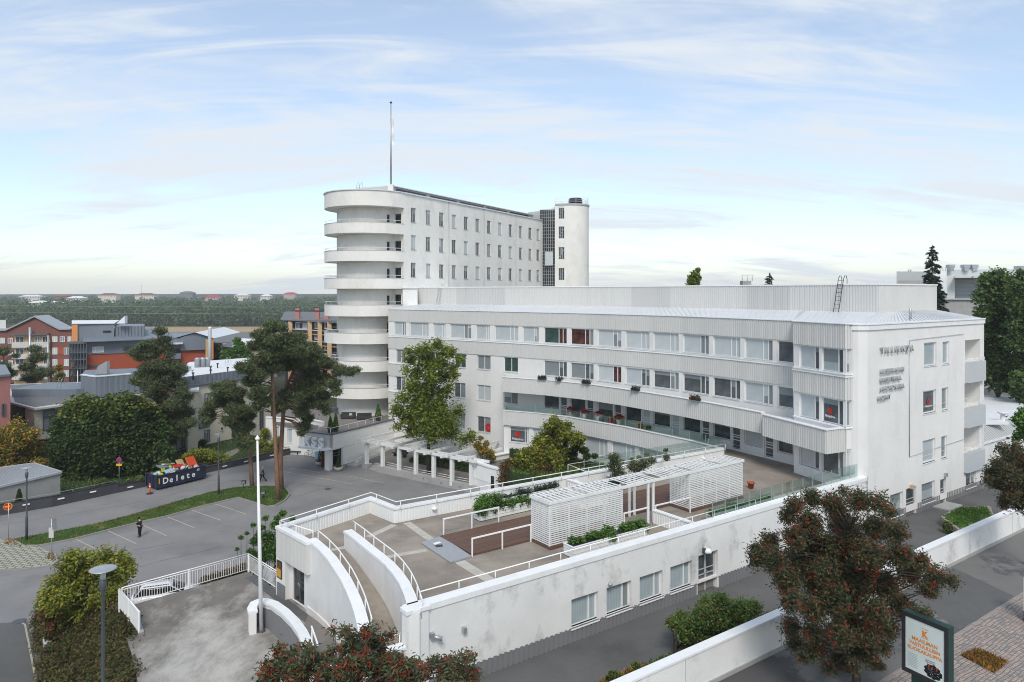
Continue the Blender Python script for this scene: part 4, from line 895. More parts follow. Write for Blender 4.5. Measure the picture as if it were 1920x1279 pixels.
pergola_box()
def deck_rail(lab, pts, posts, h=1.0):
    r = empty('handrail', lab, 'handrail', None, (*Lc(*pts[0]), DZ)); b = mb('paint_white'); b.bar((*Lc(*pts[0]), DZ + h), (*Lc(*pts[1]), DZ + h), .07)
    for t in posts: x, y = Vector(Lc(*pts[0])).lerp(Vector(Lc(*pts[1])), t); b.box((x, y), .065, .065, DZ, DZ + h - .036, ang)
    b.build('rail', r)
deck_rail('white handrail in front of the timber deck left of the pergola', [(6.0, 5.72), (10.05, 5.72)], (.01, .5, .99))
deck_rail('white handrail on the far side of the timber deck', [(6.4, 9.5), (10.4, 9.5)], (.01, .5, .99))
deck_rail('white handrail between the left louvred box and the middle posts', [(15.8, 4.1), (17.9, 4.1)], (.02, .98))
deck_rail('white handrail between the middle posts and the right louvred box', [(18.5, 4.1), (21.75, 4.0)], (.02, .98))
deck_rail('short white rail end at the right side of the louvred boxes', [(27.5, 5.75), (28.2, 5.75)], (.02, .95))
def partition(lab, p, q, z1, ribs=True):
    pth = Path([Lc(*p), Lc(*q)]); r = empty('partition_wall', lab, 'wall', None, (*Lc(*p), DZ)); b = mb('cladding_white'); ribbon(b, pth, DZ, z1 - .08, .2); corr(b, pth, DZ, z1 - .1, .2, .025, o=.01); b.build('wall', r); c = mb('coping'); ribbon(c, pth, z1 - .08, z1, .32, o=.06); c.build('coping', r)
partition('low white partition wall between pergola posts and street parapet', (18.2, 4.0), (18.2, .8), 8.5)
partition('low white partition wall behind the pergola towards the far parapet', (18.5, 12.6), (18.5, 9.7), 8.5)
partition('low white partition stub behind the middle posts of the pergola', (16.3, 8.6), (18.4, 8.3), 8.3)
def planter(lab, a0, a1, b0, b1, h, leaf, n, hgt, size=.16, group=None, z=DZ):
    r = empty('planter_box', lab, 'planter', group, (*Lc((a0 + a1) / 2, (b0 + b1) / 2), z)); m = mb('slat_white'); pth = Path([Lc(a0, b1), Lc(a0, b0), Lc(a1, b0), Lc(a1, b1), Lc(a0, b1)])
    b = mb('black_metal'); b.prism([Lc(a0 + .03, b0 + .03), Lc(a1 - .03, b0 + .03), Lc(a1 - .03, b1 - .03), Lc(a0 + .03, b1 - .03)], z, z + h - .08); b.build('soil', r)
    k = int(h / .16)
    for i in range(k):
        z0 = z + .04 + i * (h - .04) / k; q = mb('slat_white'); ribbon(q, pth, z0, z0 + (h - .04) / k - .02, .025, o=.0); q.build('plank', r)
    q = mb('coping'); ribbon(q, pth, z + h - .018, z + h + .02, .09, o=.03); q.build('rim', r)
    C = []; 
    for i in range(int((a1 - a0) * 5)): a = random.uniform(a0 + .1, a1 - .1); bb = random.uniform(b0, b1); x, y = Lc(a, bb); C.append((x, y, z + h + random.uniform(-.1, hgt * .5), random.uniform(.18, .32) * (1 + hgt)))
    pts, _ = blob_points(C, n, .2, .7); pts[:, 2] = np.maximum(pts[:, 2], z + h - .25); link('plants', leaves_mesh(pts, size, .5, .5, leaf), r); return r
planter('long white slatted planter with low green shrubs before the left louvred box', 10.3, 16.1, 2.3, 3.15, .62, 'leaf_bright', 6500, .25)
planter('long white slatted planter with green plants before the right louvred box', 21.0, 27.3, 1.35, 2.15, .5, 'leaf_bright', 6500, .3)
planter('white slatted planter with a dense green bush behind the left handrail', 9.6, 13.6, 10.4, 11.2, .6, 'leaf_bright', 3500, .25)
planter('white planter with upright conifer sprigs behind the left louvred box', 12.6, 17.6, 12.3, 12.9, .45, 'leaf_spruce', 2400, .35, .14)
planter('white planter with dark dwarf pines behind the right louvred box', 19.0, 24.0, 10.4, 11.2, .45, 'leaf_spruce', 2600, .3, .14)
bush('shrub', 'dense green shrub drooping over the planter by the deck handrail', 'shrub', [(*Lc(10.1, 10.7), 8.7, .6), (*Lc(11.0, 10.8), 8.65, .55), (*Lc(9.6, 10.5), 8.5, .4)], 3200, .13, 'leaf_bright')
bush('dwarf_pine', 'bushy dark dwarf pine sticking up behind the right louvred box', 'shrub', [(*Lc(21.6, 10.9), 9.3, .6), (*Lc(21.4, 10.8), 10.0, .45), (*Lc(22.0, 10.9), 8.6, .6)], 2400, .16, 'leaf_pine', aspect=.3)
bush('dwarf_pine', 'wide low dwarf pine right of the bushy one behind the louvred box', 'shrub', [(*Lc(23.6, 10.9), 9.0, .55), (*Lc(24.5, 10.9), 9.1, .5), (*Lc(25.4, 10.9), 9.2, .35)], 2400, .16, 'leaf_pine', aspect=.3)
bush('dwarf_pine', 'small thin dwarf pine at the right end of the far planter', 'shrub', [(*Lc(27.0, 10.9), 9.2, .3), (*Lc(27.0, 10.9), 9.8, .2)], 500, .14, 'leaf_pine', aspect=.3)
pt = mb('terracotta').lathe((*P2(1408, 916, 7.65), 7.66), [(.16, 0), (.24, .38), (.28, .38), (.28, .46), (.22, .46), (.2, .40)], 16).build('flower_pot'); tag(pt, 'empty terracotta pot on the terrace right of the louvred boxes', 'pot')
# downstand of deck: rim under inner parapet
# glass fences
def glass_fence(lab, pts, z, h=1.0, step=1.25, rail=True):
    pth = Path(pts); r = empty('glass_fence', lab, 'glass fence', None, (*pts[0], z)); b = mb('galv')
    for i, (a, c) in enumerate(zip(pth.c, pth.c[1:])):
        n = max(1, round((c - a) / step))
        for k in range(n):
            s0, s1 = a + (c - a) * k / n + .03, a + (c - a) * (k + 1) / n - .03; p0, p1 = pth.at(s0), pth.at(s1); g = mb('glass'); d = (Vector(p1) - Vector(p0)).normalized() * .006; nn = Vector((d.y, -d.x)); g.prism([Vector(p0) + nn, Vector(p1) + nn, Vector(p1) - nn, Vector(p0) - nn], z + .04, z + h); g.build('glass_panel', r)
            x, y = pth.at(s0 - .03); mb('galv').box((x, y), .04, .04, z - .2, z + h).build('post', r)
    if rail: q = mb('paint_white'); q.tube([(*pth.at(s), z + .02) for s in pth.knots()], .03, 5); q.build('rail', r)
glass_fence('long glass fence above the street side parapet beside the main building', [Lc(19.5, .45), Lc(35.7, .45)], 8.66, .95, 1.15)
glass_fence('glass fence on the far terrace parapet below the curved balcony', [inner.at(inner.s_px(1100), -.3), inner.at(inner.L - .1, -.3)], 8.6, 1.0, 1.5)

# ================================================================== MAIN BUILDING
MBD = empty('main_building', 'long white four storey building with a curved ribbed front and wide window bands', 'building', None, (8.3, 80, 4.0))
MP = Path([p for p in reversed(fac)])
sw = MP.s_px(767)
ZE, B1, T2, B2, T3, B3, T4, B4 = 19.67, 17.98, 15.88, 14.2, 12.2, 10.44, 8.32, 6.6
def band(path, z0, z1, mat='cladding', s0=0, s1=None, name='cladding_band', parent=MBD, pitch=.24, o=.0):
    b = mb(mat); ribbon(b, path, z0 + .02, z1 - .06, .3, s0, s1, o=o - .04); corr(b, path, z0, z1 - .05, pitch, .05, s0, s1, o=o - .03); b.build(name, parent)
    c = mb('coping'); ribbon(c, path, z1 - .06, z1, .42, s0, s1, o=o + .07); c.build('flashing', parent)
sect = [0, sw, MP.s_px(960), MP.s_px(1130), MP.s_px(1270), MP.L]
for a, c in zip(sect, sect[1:]): band(MP, B1, ZE, 'cladding', a + .002, c - .002)
for a, c in zip(sect, sect[1:]): band(MP, B2, T2, 'cladding', a + .002, c - .002)
# row 1 windows
r1 = [(738.3, 752.9, 760.2), (767.3, 790.7, 803), (811.4, 828.3, 834.5), (843.3, 869.2, 882.7), (891.6, 909.9, 917.7), (926.8, 955.3, 971), (979, 1001, 1009.3), (1019.4, 1046.5, 1062), (1069.5, 1096.9, 1112), (1119.5, 1148, 1164), (1171.5, 1201, 1217), (1224, 1255, 1271.6), (1279.4, 1311.5, 1328), (1335.8, 1369, 1387), (1395, 1428.8, 1447.6), (1456.5, 1486, 1500)]
p1 = ['pane_light', 'pane_light', 'pane_pale', 'pane_light', 'pane_light', 'pane_light', 'pane_light', 'pane_green', 'pane_red', 'pane_pale', 'pane_pale', 'pane_pale', 'pane_pale', 'pane_pale', 'pane_pale', 'pane_slate']
hs = []
for x0, xm, x1 in r1: hs.append((MP.s_px(x0), min(MP.s_px(x1), MP.L - .05), 16.1, 17.9, MP.s_px(xm)))
b = mb('plaster'); wall(b, MP, T2 - .05, B1 + .05, [h[:4] for h in hs], reveal=.16, thick=.35, o=-.06); b.build('window_wall', MBD)
for i, (h, pp) in enumerate(zip(hs, p1)):
    m = (h[4] - h[0]) / (h[1] - h[0]); three = (h[1] - h[0]) > 1.9 and m < .8
    side = 'pane_red' if i in (7, 8) else ('pane_mid' if i % 3 == 0 else 'pane_light')
    window(MBD, MP, *h[:4], cols=(0, m, (1 + m) / 2, 1) if three else (0, m, 1), panes=(pp, side, 'pane_mid' if i in (8, 14) else side), inset=.14, o=-.06)
# sill line
b = mb('coping'); ribbon(b, MP, 16.0, 16.08, .3, 0, MP.L - .1, o=.0); b.build('sill_line', MBD)
# lower facade: plaster part with single windows
sL, sR = MP.s_px(785), MP.s_px(973)
zr2, zr3, zr4 = (12.36, 14.12), (8.5, 10.42), (4.55, 6.5)
sp = {'r2': [(742, 759.5, 'pane_mid'), (796, 831, 'pane_green'), (851.7, 872.4, 'pane_green'), (894, 919, 'pane_mid'), (944, 970.3, 'pane_green')],
      'r3': [(741.5, 759, 'pane_slate'), (774, 792.6, 'pane_slate'), (850.5, 871.8, 'pane_slate'), (894, 919.3, 'pane_light'), (942.8, 969.8, 'pane_mid')],
      'r4': [(743, 757, 'pane_slate'), (800, 820, 'pane_slate'), (851, 871, 'pane_vert'), (894, 919, 'pane_slate')]}
holes = []
for k, z in (('r2', zr2), ('r3', zr3), ('r4', zr4)):
    for x0, x1, pn in sp[k]: holes.append((MP.s_px(x0), MP.s_px(x1), z[0], z[1], pn))
b = mb('plaster'); wall(b, MP, .3, B2 + .05, [h[:4] for h in holes], reveal=.18, thick=.35, s1=sR, o=-.08); b.build('plaster_wall', MBD)
for h in holes: window(MBD, MP, *h[:4], cols=(0, .52, 1), panes=(h[4], h[4] if h[4] != 'pane_slate' else 'pane_mid'), inset=.14, frame='frame', o=-.08)
band(MP, B3, T3, 'cladding', 0, sw - .01); band(MP, B4, T4, 'cladding', 0, sw - .01)
# upper floor 2 (behind the long balcony) and floor 3
r2 = [(1019, 1047, 1062), (1069, 1096.7, 1112), (1119.5, 1148, 1164), (1171.5, 1201, 1217), (1224, 1255, 1271.6), (1279.4, 1311.5, 1328), (1335.8, 1368, 1386.5), (1394.5, 1428.8, 1447.6), (1456.5, 1486, 1500)]
p2 = ['pane_mid', 'pane_mid', 'pane_pale', 'pane_light', 'pane_slate', 'pane_slate', 'pane_slate', 'pane_light', 'pane_slate']
h2 = [(MP.s_px(x0), min(MP.s_px(x1), MP.L - .05), 12.3 if i not in (2, 5) else 12.3, 14.05, MP.s_px(xm)) for i, (x0, xm, x1) in enumerate(r2)]
h3 = [(MP.s_px(x0), MP.s_px(xm), 8.45, 10.35) for x0, xm, x1 in r2]; h3[-1] = (h3[-1][0], min(h3[-1][1], MP.L - .1), 8.45, 10.35)
d3 = [(h3[i][1] + .18, h3[i][1] + 1.12, 7.7, 10.35) for i in range(8)]
b = mb('plaster'); wall(b, MP, 6.4, B2 + .05, [h[:4] for h in h2] + h3 + d3, reveal=.16, thick=.35, s0=sR, o=-.08); b.build('window_wall', MBD)
for i, h in enumerate(h2):
    m = (h[4] - h[0]) / (h[1] - h[0]); sd_ = 'pane_red' if i in (2,) else 'pane_slate' if i in (0, 1, 3, 5, 6) else 'pane_mid'
    window(MBD, MP, *h[:4], cols=(0, m, (1 + m) / 2, 1) if m < .8 else (0, .96, 1), panes=(p2[i], sd_, sd_), inset=.14, o=-.08)
for i, h in enumerate(h3): window(MBD, MP, *h, cols=(0, 1), panes=('pane_dark' if i not in (7,) else 'pane_light',), inset=.14, o=-.08)
def slim_door(parent, path, h, o=-.08, pane='pane_slate', mat='frame', name='door'):
    a = Vector(path.at(h[0], o - .12)); c = Vector(path.at(h[1], o - .12)); wd = round((c - a).length, 2); H = round(h[3] - h[2], 2); k = ('door', wd, H, mat)
    if k not in _wc:
        b = mb(mat); g = lambda x0, x1, e, f: b.prism([(x0, -.03), (x1, -.03), (x1, .05), (x0, .05)], e, f); g(0, .09, 0, H); g(wd - .09, wd, 0, H); g(.09, wd - .09, H - .09, H); g(.09, wd - .09, 0, .1)
        for z in (.33, .43, .50): g(.09, wd - .09, H * z, H * z + .07)
        _wc[k] = b.mesh(name)
    q = link(name, _wc[k], parent); q.matrix_basis = Matrix.Translation((a.x, a.y, h[2])) @ Matrix.Rotation(math.atan2(c.y - a.y, c.x - a.x), 4, 'Z'); k2 = ('dp', wd, H, pane)
    if k2 not in _wc: _wc[k2] = mb(pane).prism([(.05, .01), (wd - .05, .01), (wd - .05, .022), (.05, .022)], .05, H - .05).mesh('pane')
    p = link('pane', _wc[k2]); p.parent = q
for i, h in enumerate(d3): slim_door(MBD, MP, h, pane='pane_slate' if i not in (3, 4) else 'pane_light')
b = mb('cladding_white'); 
for z in (7.9, 8.15): ribbon(b, MP, z, z + .02, .05, sR, MP.L, o=-.06)
b.build('board_joints', MBD)
# long balcony
BAL = Path([Q(942, 82.3), Q(1020, 79.6), Q(1100, 76.1), Q(1160, 72.7), Q(1220, 69.2), Q(1280, 65.9), Q(1340, 62.6), Q(1428.5, 58.0)])
sb_ = [0, BAL.s_px(1100), BAL.s_px(1260), BAL.L]
for a, c in zip(sb_, sb_[1:]): band(BAL, B3, T3, 'cladding', a + .002, c - .002, 'balcony_front')
back = [MP.at(MP.s_px(px), -.1) for px in (1500, 1400, 1300, 1200, 1100, 1020, 946)]
fr_ = [BAL.at(s, -.1) for s in BAL.knots()]
tri_slab('balcony_floor', 'concrete', fr_ + [(22.3, 57.5), (23.2, 59)] + back, B3 + .02, B3 + .3, MBD)
b = mb('cladding'); e0 = Path([MP.at(MP.s_px(944), .0), BAL.at(0)]); ribbon(b, e0, B3, T3 - .06, .2); corr(b, e0, B3, T3 - .05, .17, .04, o=.01); b.build('balcony_end', MBD)
BB = Path([Q(1428.5, 57.2), Q(1549.5, 50.6), Q(1618, 52.2)])
band(BB, B3, T3, 'cladding', 0, None, 'bay_balcony_front'); tri_slab('balcony_floor', 'concrete', [BB.at(s, -.1) for s in BB.knots()] + [(25.9, 53.5), (24.2, 56.5), (21.2, 60)], B3 + .01, B3 + .28, MBD)
tri_slab('bay_ledge', 'roof_sheet', [BB.at(s, -.12) for s in BB.knots()] + [(25.7, 52.9), (24.2, 52.6), (22.6, 57), (20.9, 59.3)], 11.75, 11.85, MBD)
# glass fronted balcony below
B4P = Path([Q(943, 82.4), Q(1010, 80.4), Q(1064, 78.2), Q(1123, 74.8), Q(1170, 72.4), Q(1220, 69.5), Q(1294, 65.6), Q(1353, 62.2)])
sb4 = [0, B4P.s_px(1120), B4P.L]
for a, c in zip(sb4, sb4[1:]): band(B4P, B4, T4, 'cladding', a + .002, c - .002, 'balcony_front')
tri_slab('balcony_floor', 'concrete', [B4P.at(s, -.1) for s in B4P.knots()] + [(17.6, 70)] + [MP.at(MP.s_px(px), -.1) for px in (1260, 1200, 1100, 1020, 946)], 7.3, 7.6, MBD)
b = mb('cladding'); e0 = Path([MP.at(MP.s_px(946), .0), B4P.at(0)]); ribbon(b, e0, B4, T4 - .06, .2); corr(b, e0, B4, T4 - .05, .17, .04, o=.01); b.build('balcony_end', MBD)
glass_fence('curved glass balustrade on the long lower balcony of the main building', [B4P.at(s, -.12) for s in [B4P.L * i / 14 for i in range(15)]], T4 - .02, .85, 3.2, False)
# ground floor windows beneath it
GP = B4P.off(-.25)
h4p = [(956, 984, 991.5, 'pane_slate'), (999, 1020, 1032, 'pane_light'), (1045, 1062, 1082, 'pane_light'), (1096, 1123, 1139, 'pane_light'), (1146.8, 1174, 1190, 'pane_light'), (1197.6, 1225, 1240, 'pane_light'), (1250, 1275, 1290, 'pane_light')]
h4 = [(GP.s_px(a), GP.s_px(c), 4.65, 6.45, GP.s_px(m), p) for a, m, c, p in h4p]
b = mb('plaster'); wall(b, GP, .3, B4 + .05, [h[:4] for h in h4], reveal=.16, thick=.35); b.build('ground_floor_wall', MBD)
for h in h4: m = (h[4] - h[0]) / (h[1] - h[0]); window(MBD, GP, *h[:4], cols=(0, m, (1 + m) / 2, 1) if h[1] - h[0] > 2.2 else (0, m, 1), panes=(h[5], 'pane_slate' if h[5] == 'pane_slate' else 'pane_light', 'pane_light'), inset=.13)
b = mb('plaster'); e0 = Path([MP.at(MP.s_px(948), -.2), GP.at(0)]); ribbon(b, e0, .3, B4 + .02, .2); b.build('return_wall', MBD)
# corner bay
BY = Path([(23.5, 58.95), Q(1487, 56.4), Q(1585, 51.3), Q(1617.5, 51.75)]); BYs = BY.c[1]
for z0, z1 in ((B1 - .08, ZE + .06), (B2 - .03, T2)): band(BY, z0, z1, 'cladding', 0, None, 'bay_band')
bw = [(1497, 1524.5, 1534, 'pane_light', 'pane_slate'), (1539, 1569, 1579, 'pane_light', 'pane_slate')]
hh = []
for z0, z1, pp in ((16.1, 17.85, (('pane_light', 'pane_slate'), ('pane_vert', 'pane_slate'), 'pane_mid')), (12.25, 14.1, (('pane_light', 'pane_slate'), ('pane_slate', 'pane_slate'), 'pane_mid')), (8.5, 10.6, (('pane_light', 'pane_slate'), ('pane_slate', 'pane_mid'), 'pane_light'))):
    for j, (x0, xm, x1, _, _) in enumerate(bw): hh.append((BY.s_px(x0), BY.s_px(x1), z0, z1, BY.s_px(xm), pp[j]))
    s3 = BY.c[2]; hh.append((s3 + .22, s3 + 1.0, z0, z1, None, (pp[2],)))
b = mb('plaster'); wall(b, BY, 7.66, ZE - .1, [h[:4] for h in hh], reveal=.16, thick=.3, o=-.08); b.build('bay_wall', MBD)
decal_at = []
for h in hh:
    if h[4] is None: window(MBD, BY, *h[:4], cols=(0, .5, 1), panes=h[5], inset=.13, o=-.08)
    else: m = (h[4] - h[0]) / (h[1] - h[0]); w_ = window(MBD, BY, *h[:4], cols=(0, m, 1), panes=h[5], inset=.13, o=-.08)
for z in (16.0, 12.12): b = mb('coping'); ribbon(b, BY, z, z + .08, .3, BYs, None, o=.03); b.build('sill_line', MBD)
# end wall
NP_ = Path([Lc(36.2, .02), Lc(70, .02)]); aE = 36.2 + NP_.s_px(1845)
EW = Path([Lc(35.45, 1.3), Lc(35.5, .75), Lc(35.62, .4), Lc(35.85, .14), Lc(36.2, .02), Lc(aE, .02)]); s5 = EW.c[4]
# widen so that the pier meets the bay
ew = [(1732.7, 1756, 642, 686), (1767.5, 1779.8, 640.5, 682.5), (1731, 1755, 732, 774.5), (1765.8, 1778, 727, 769), (1730, 1753.8, 824, 867), (1765, 1776, 817.5, 859), (1669, 1693, 925, 968), (1728, 1753, 904.5, 942)]
zz = {0: (16.0, 17.85), 1: (12.25, 14.1), 2: (8.4, 10.2)}
ehs = []
for i, (x0, x1, yt, yb) in enumerate(ew):
    h = hole_px(EW, x0, x1, yt, yb); ehs.append(h)
drs = [hole_px(EW, 1699, 1718, 914, 965), hole_px(EW, 1763, 1773.5, 898, 945)]; drs = [(d[0], d[1], ZR + .02, d[3]) for d in drs]
sS = EW.s_px(1806)
b = mb('plaster'); wall(b, EW, 5.45, 19.25, ehs + [(d[0], d[1], 5.44, d[3]) for d in drs], reveal=.2, thick=.4, s1=sS); b.build('end_wall', MBD)
b = mb('plaster'); wall(b, EW, 3.9, 5.45, [(d[0], d[1], 3.95, 5.46) for d in drs], reveal=.2, thick=.4, o=-.05, s0=s5); b.build('plinth_wall', MBD)
log = [hole_px(EW, 1809.5, 1838, 637, 678), hole_px(EW, 1808.5, 1837.5, 718, 762), hole_px(EW, 1807.5, 1836.5, 801, 846)]
gw = hole_px(EW, 1811, 1830, 885, 914)
b = mb('plaster'); wall(b, EW, 5.45, 19.25, log + [gw], reveal=1.7, thick=1.75, s0=sS + .002); b.build('loggia_wall', MBD)
window(MBD, EW, *gw, cols=(0, .6, 1), panes=('pane_slate', 'pane_mid'), inset=.15)
for i, h in enumerate(log):
    pb = mb('balcony_front'); z1 = h[2] + .02; z0 = z1 - 1.75 + (.05 * i); ribbon(pb, EW, z0, z1, .2, h[0] - .05, h[1] + .35, o=.32); x0, x1 = h[0] - .05, h[1] + .35
    for s_ in (x0, x1 - .14): ribbon(pb, Path([EW.at(s_, .12), EW.at(s_ + .14, .12)]), z0, z1, .14)
    bo = pb.build('balcony_panel', MBD); rr_ = mb('paint_white'); rr_.tube([(*EW.at(x0 + .05, .22), z1 + .3), (*EW.at(x1 - .05, .22), z1 + .3)], .025, 6)
    for k in range(5): s_ = x0 + .05 + (x1 - x0 - .1) * k / 4; rr_.tube([(*EW.at(s_, .22), z1), (*EW.at(s_, .22), z1 + .3)], .018, 5)
    r_ = rr_.build('rail'); r_.parent = bo
    dk = window(MBD, EW, h[0] + .25, h[0] + 1.2, h[2] + .05, h[3] - .25, cols=(0, 1), panes=('pane_dark',), inset=1.68, sill=False)
for i, h in enumerate(ehs): window(MBD, EW, *h, cols=(0, 1), panes=(('pane_vert', 'pane_vert', 'pane_slate', 'pane_mid', 'pane_light', 'pane_mid', 'pane_vert', 'pane_vert')[i],), inset=.16, t=.1)
for d in drs: glazed_door(MBD, EW, d, inset=.16, leafs=1, kick='cladding_plinth')
b = mb('cladding_plinth')
segs = [s5] + [v for d in sorted(drs) for v in (d[0] - .1, d[1] + .1)] + [EW.L]
for a, c in zip(segs[::2], segs[1::2]): corr(b, EW, ZR - .02, 5.47, .3, .05, a, c, o=-.02)
b.build('plinth_cladding', MBD)
b = mb('coping'); ribbon(b, EW, 19.25, 19.62, .5, 0, None, o=.1); ribbon(b, EW, 19.62, 19.72, .5, 0, None, o=.16); b.build('eaves', MBD)
# joints of the end wall as shallow rebates
b = mb('coping')
for z in (9.0, 12.9, 15.0, 18.6, 11.0): b.prism([EW.at(s5 + .1, .004), EW.at(EW.L - .1, .004), EW.at(EW.L - .1, -.01), EW.at(s5 + .1, -.01)], z, z + .02)
b.build('wall_joints', MBD)
b = mb('galv'); sp_ = EW.s_px(1704); b.tube([(*EW.at(sp_, .06), 9.3), (*EW.at(sp_, .06), 18.3)], .03, 6); b.tube([(*EW.at(sp_, .06), 18.3), (*EW.at(EW.s_px(1806), .06), 18.45)], .018, 5); b.tube([(*EW.at(sp_, .06), 9.3), (*EW.at(EW.s_px(1806), .06), 9.5)], .015, 5); b.build('conduit', MBD)
b = mb('galv'); b.tube([(*Lc(36.1, -.06), 8.7), (*Lc(36.1, -.06), 4.7)], .05, 8); b.build('downpipe', MBD)
for px, py in ((1707, 912), (1771, 890)):
    s = EW.s_px(px); x, y = EW.at(s, .1); o = mb('tan' if px < 1720 else 'galv').box((x, y), .28, .2, ZA(py + 4, y), ZA(py - 3, y), ang).build('wall_lamp'); tag(o, 'small yellowish lamp above the left side door of the end wall' if px < 1720 else 'small grey lamp above the right side door of the end wall', 'lamp')
# back return
b = mb('plaster'); EB = Path([EW.at(EW.L), Vector(EW.at(EW.L)) + NI * 16]); ribbon(b, EB, 3.9, 19.3, .4, o=0); b.build('side_wall', MBD)
# roof
BX = Path([Q(784, 103), Q(870, 98.2), Q(960, 93.4), Q(1100, 87.0), Q(1228, 80.4), Q(1392, 71.8), Q(1500, 66.2), Q(1647, 59.8), Q(1756, 66.6)])
E = [MP.at(s) for s in MP.c] + [BY.at(BY.c[1]), BY.at(BY.c[2]), EW.at(EW.c[2]), EW.at(EW.L), tuple(Vector(EW.at(EW.L)) + NI * 12)]
bp_ = [784, 790, 880, 975, 1110, 1232, 1275, 1392, 1500, 1512, 1600, 1647, 1756]
Bq = [BX.at(BX.s_px(p)) for p in bp_[:len(MP.c)]]
extra_b = [BX.at(BX.s_px(1512)), BX.at(BX.s_px(1600)), BX.at(BX.s_px(1646)), BX.at(BX.L), tuple(Vector(BX.at(BX.L)) + NI * 8)]
Bq = [BX.at(BX.s_px(p)) for p in [784, 790, 875, 960, 1100, 1215, 1262, 1385, 1500][:len(MP.c)]] + extra_b
b = mb('roof_sheet'); se = mb('roof_sheet'); ez, bz_ = 19.66, 20.3
for i in range(len(E) - 1):
    e0, e1, q0, q1 = (Vector(v) for v in (E[i], E[i + 1], Bq[i], Bq[i + 1]))
    b.add([(*e0, ez), (*e1, ez), (*q1, bz_), (*q0, bz_)], [(0, 1, 2, 3)])
    n = max(1, int((e1 - e0).length / .6))
    for k in range(n):
        f = (k + .5) / n; p, q = e0.lerp(e1, f), q0.lerp(q1, f); se.bar((*p, ez + .03), (*q, bz_ + .03), .03, .06)
b.build('lower_roof', MBD); se.build('roof_seams', MBD)
sc_ = [784, 856, 947, 1184, 1257, 1400, 1480, 1646.5]; mt = ['cladding', 'cladding_dull', 'cladding', 'cladding_dull', 'cladding', 'cladding_dull', 'cladding']
for i in range(len(sc_) - 1): b = mb(mt[i]); corr(b, BX, 20.2, 22.64, .26, .055, BX.s_px(sc_[i]), BX.s_px(sc_[i + 1])); b.build('roof_box_cladding', MBD)
b = mb('cladding'); corr(b, BX, 20.2, 22.64, .24, .04, BX.s_px(1646.8), BX.L); b.build('roof_box_cladding', MBD)
bk = Path([v for v in BX.p]); tri_slab('roof_box', 'roof_sheet', [BX.at(s, -.03) for s in BX.c] + [tuple(Vector(BX.at(BX.L)) + NI * 11), Q(1200, 95), (-2, 108), Q(784, 116)], 4.0, 22.62, MBD)
b = mb('coping'); ribbon(b, BX, 22.62, 22.74, .4, o=.1); b.build('flashing', MBD)
b = mb('plaster'); b.prism([Q(755, 101.5), Q(783, 101.0), Q(783, 108), Q(755, 108)], 19.8, 22.55).build('stair_head', MBD); b = mb('coping'); b.prism([Q(754.5, 101.3), Q(783.2, 100.8), Q(783, 108.2), Q(755, 108.2)], 22.55, 22.66).build('flashing', MBD)
tri_slab('rear_roof', 'roof_sheet', [tuple(Vector(EW.at(EW.L)) + NI * 12), tuple(Vector(BX.at(BX.L)) + NI * 8), (45, 85), tuple(Vector(EW.at(EW.L)) + NI * 16)], 19.0, 19.6, MBD)
# ladders, roof vents
def ladder(lab, p, z0, z1, lean, mat='black_metal', w=.5, ax=None):
    ax = ax or D1 * 1.0; ax = Vector(ax).normalized() * w / 2; ln = Vector(lean); r = empty('roof_ladder', lab, 'ladder', None, (p[0], p[1], z0)); b = mb(mat)
    for s in (-1, 1):
        o = Vector((ax.x * s, ax.y * s, 0)); top = Vector((p[0] + ln.x, p[1] + ln.y, z1)); hook = Vector((ln.x, ln.y, 0)).normalized() * .5 if ln.length > .01 else Vector((0, .5, 0))
        b.tube([Vector((p[0], p[1], z0)) + o, top + o, top + o + hook * .35 + Vector((0, 0, .25)), top + o + hook * .75 + Vector((0, 0, .25)), top + o + hook + Vector((0, 0, -.05)), top + o + hook + Vector((0, 0, -.8))], .028, 6)
    b.build('stiles', r); st = mb(mat); n = int((z1 - z0) / .33)
    for k in range(1, n + 1):
        f = k / (n + .5); c = Vector((p[0], p[1], z0)).lerp(Vector((p[0] + ln.x, p[1] + ln.y, z1)), f); st.tube([c - Vector((ax.x, ax.y, 0)), c + Vector((ax.x, ax.y, 0))], .018, 5)
    st.build('rungs', r)
s = BX.s_px(1577); x, y = BX.at(s, .75); ladder('dark metal ladder hooked over the ribbed roof box near its right end', (x, y), 20.25, 23.2, (*(Vector(BX.at(s)) - Vector((x, y))),), ax=(BX.p[7] - BX.p[6]))
s = BX.s_px(826); x, y = BX.at(s, .7); ladder('pale metal ladder hooked over the ribbed roof box beside the tower', (x, y), 20.3, 22.9, (*(Vector(BX.at(s)) - Vector((x, y))),), 'galv', ax=(BX.p[1] - BX.p[0]))
x, y = Q(1707, 56.5); tag(mb('galv').lathe((x, y, 19.85), [(.1, 0), (.1, .85), (.07, .87)], 10).build('vent_pipe'), 'short grey vent pipe on the sloping roof above the end wall', 'vent pipe')
x, y = Q(1398, 100); c = mb('concrete').box((x, y), 1.2, 1.2, 22, 23.6).build('chimney'); tag(c, 'square grey chimney with a wire guard beyond the roof box', 'chimney'); q = mb('galv')
for i in (-.7, 0, .7): q.tube([(x + i, y - .7, 23.6), (x + i, y - .7, 24.4)], .04, 4)
q.tube([(x - .9, y - .7, 24.4), (x + .9, y - .7, 24.4)], .04, 4); q.build('guard', c)
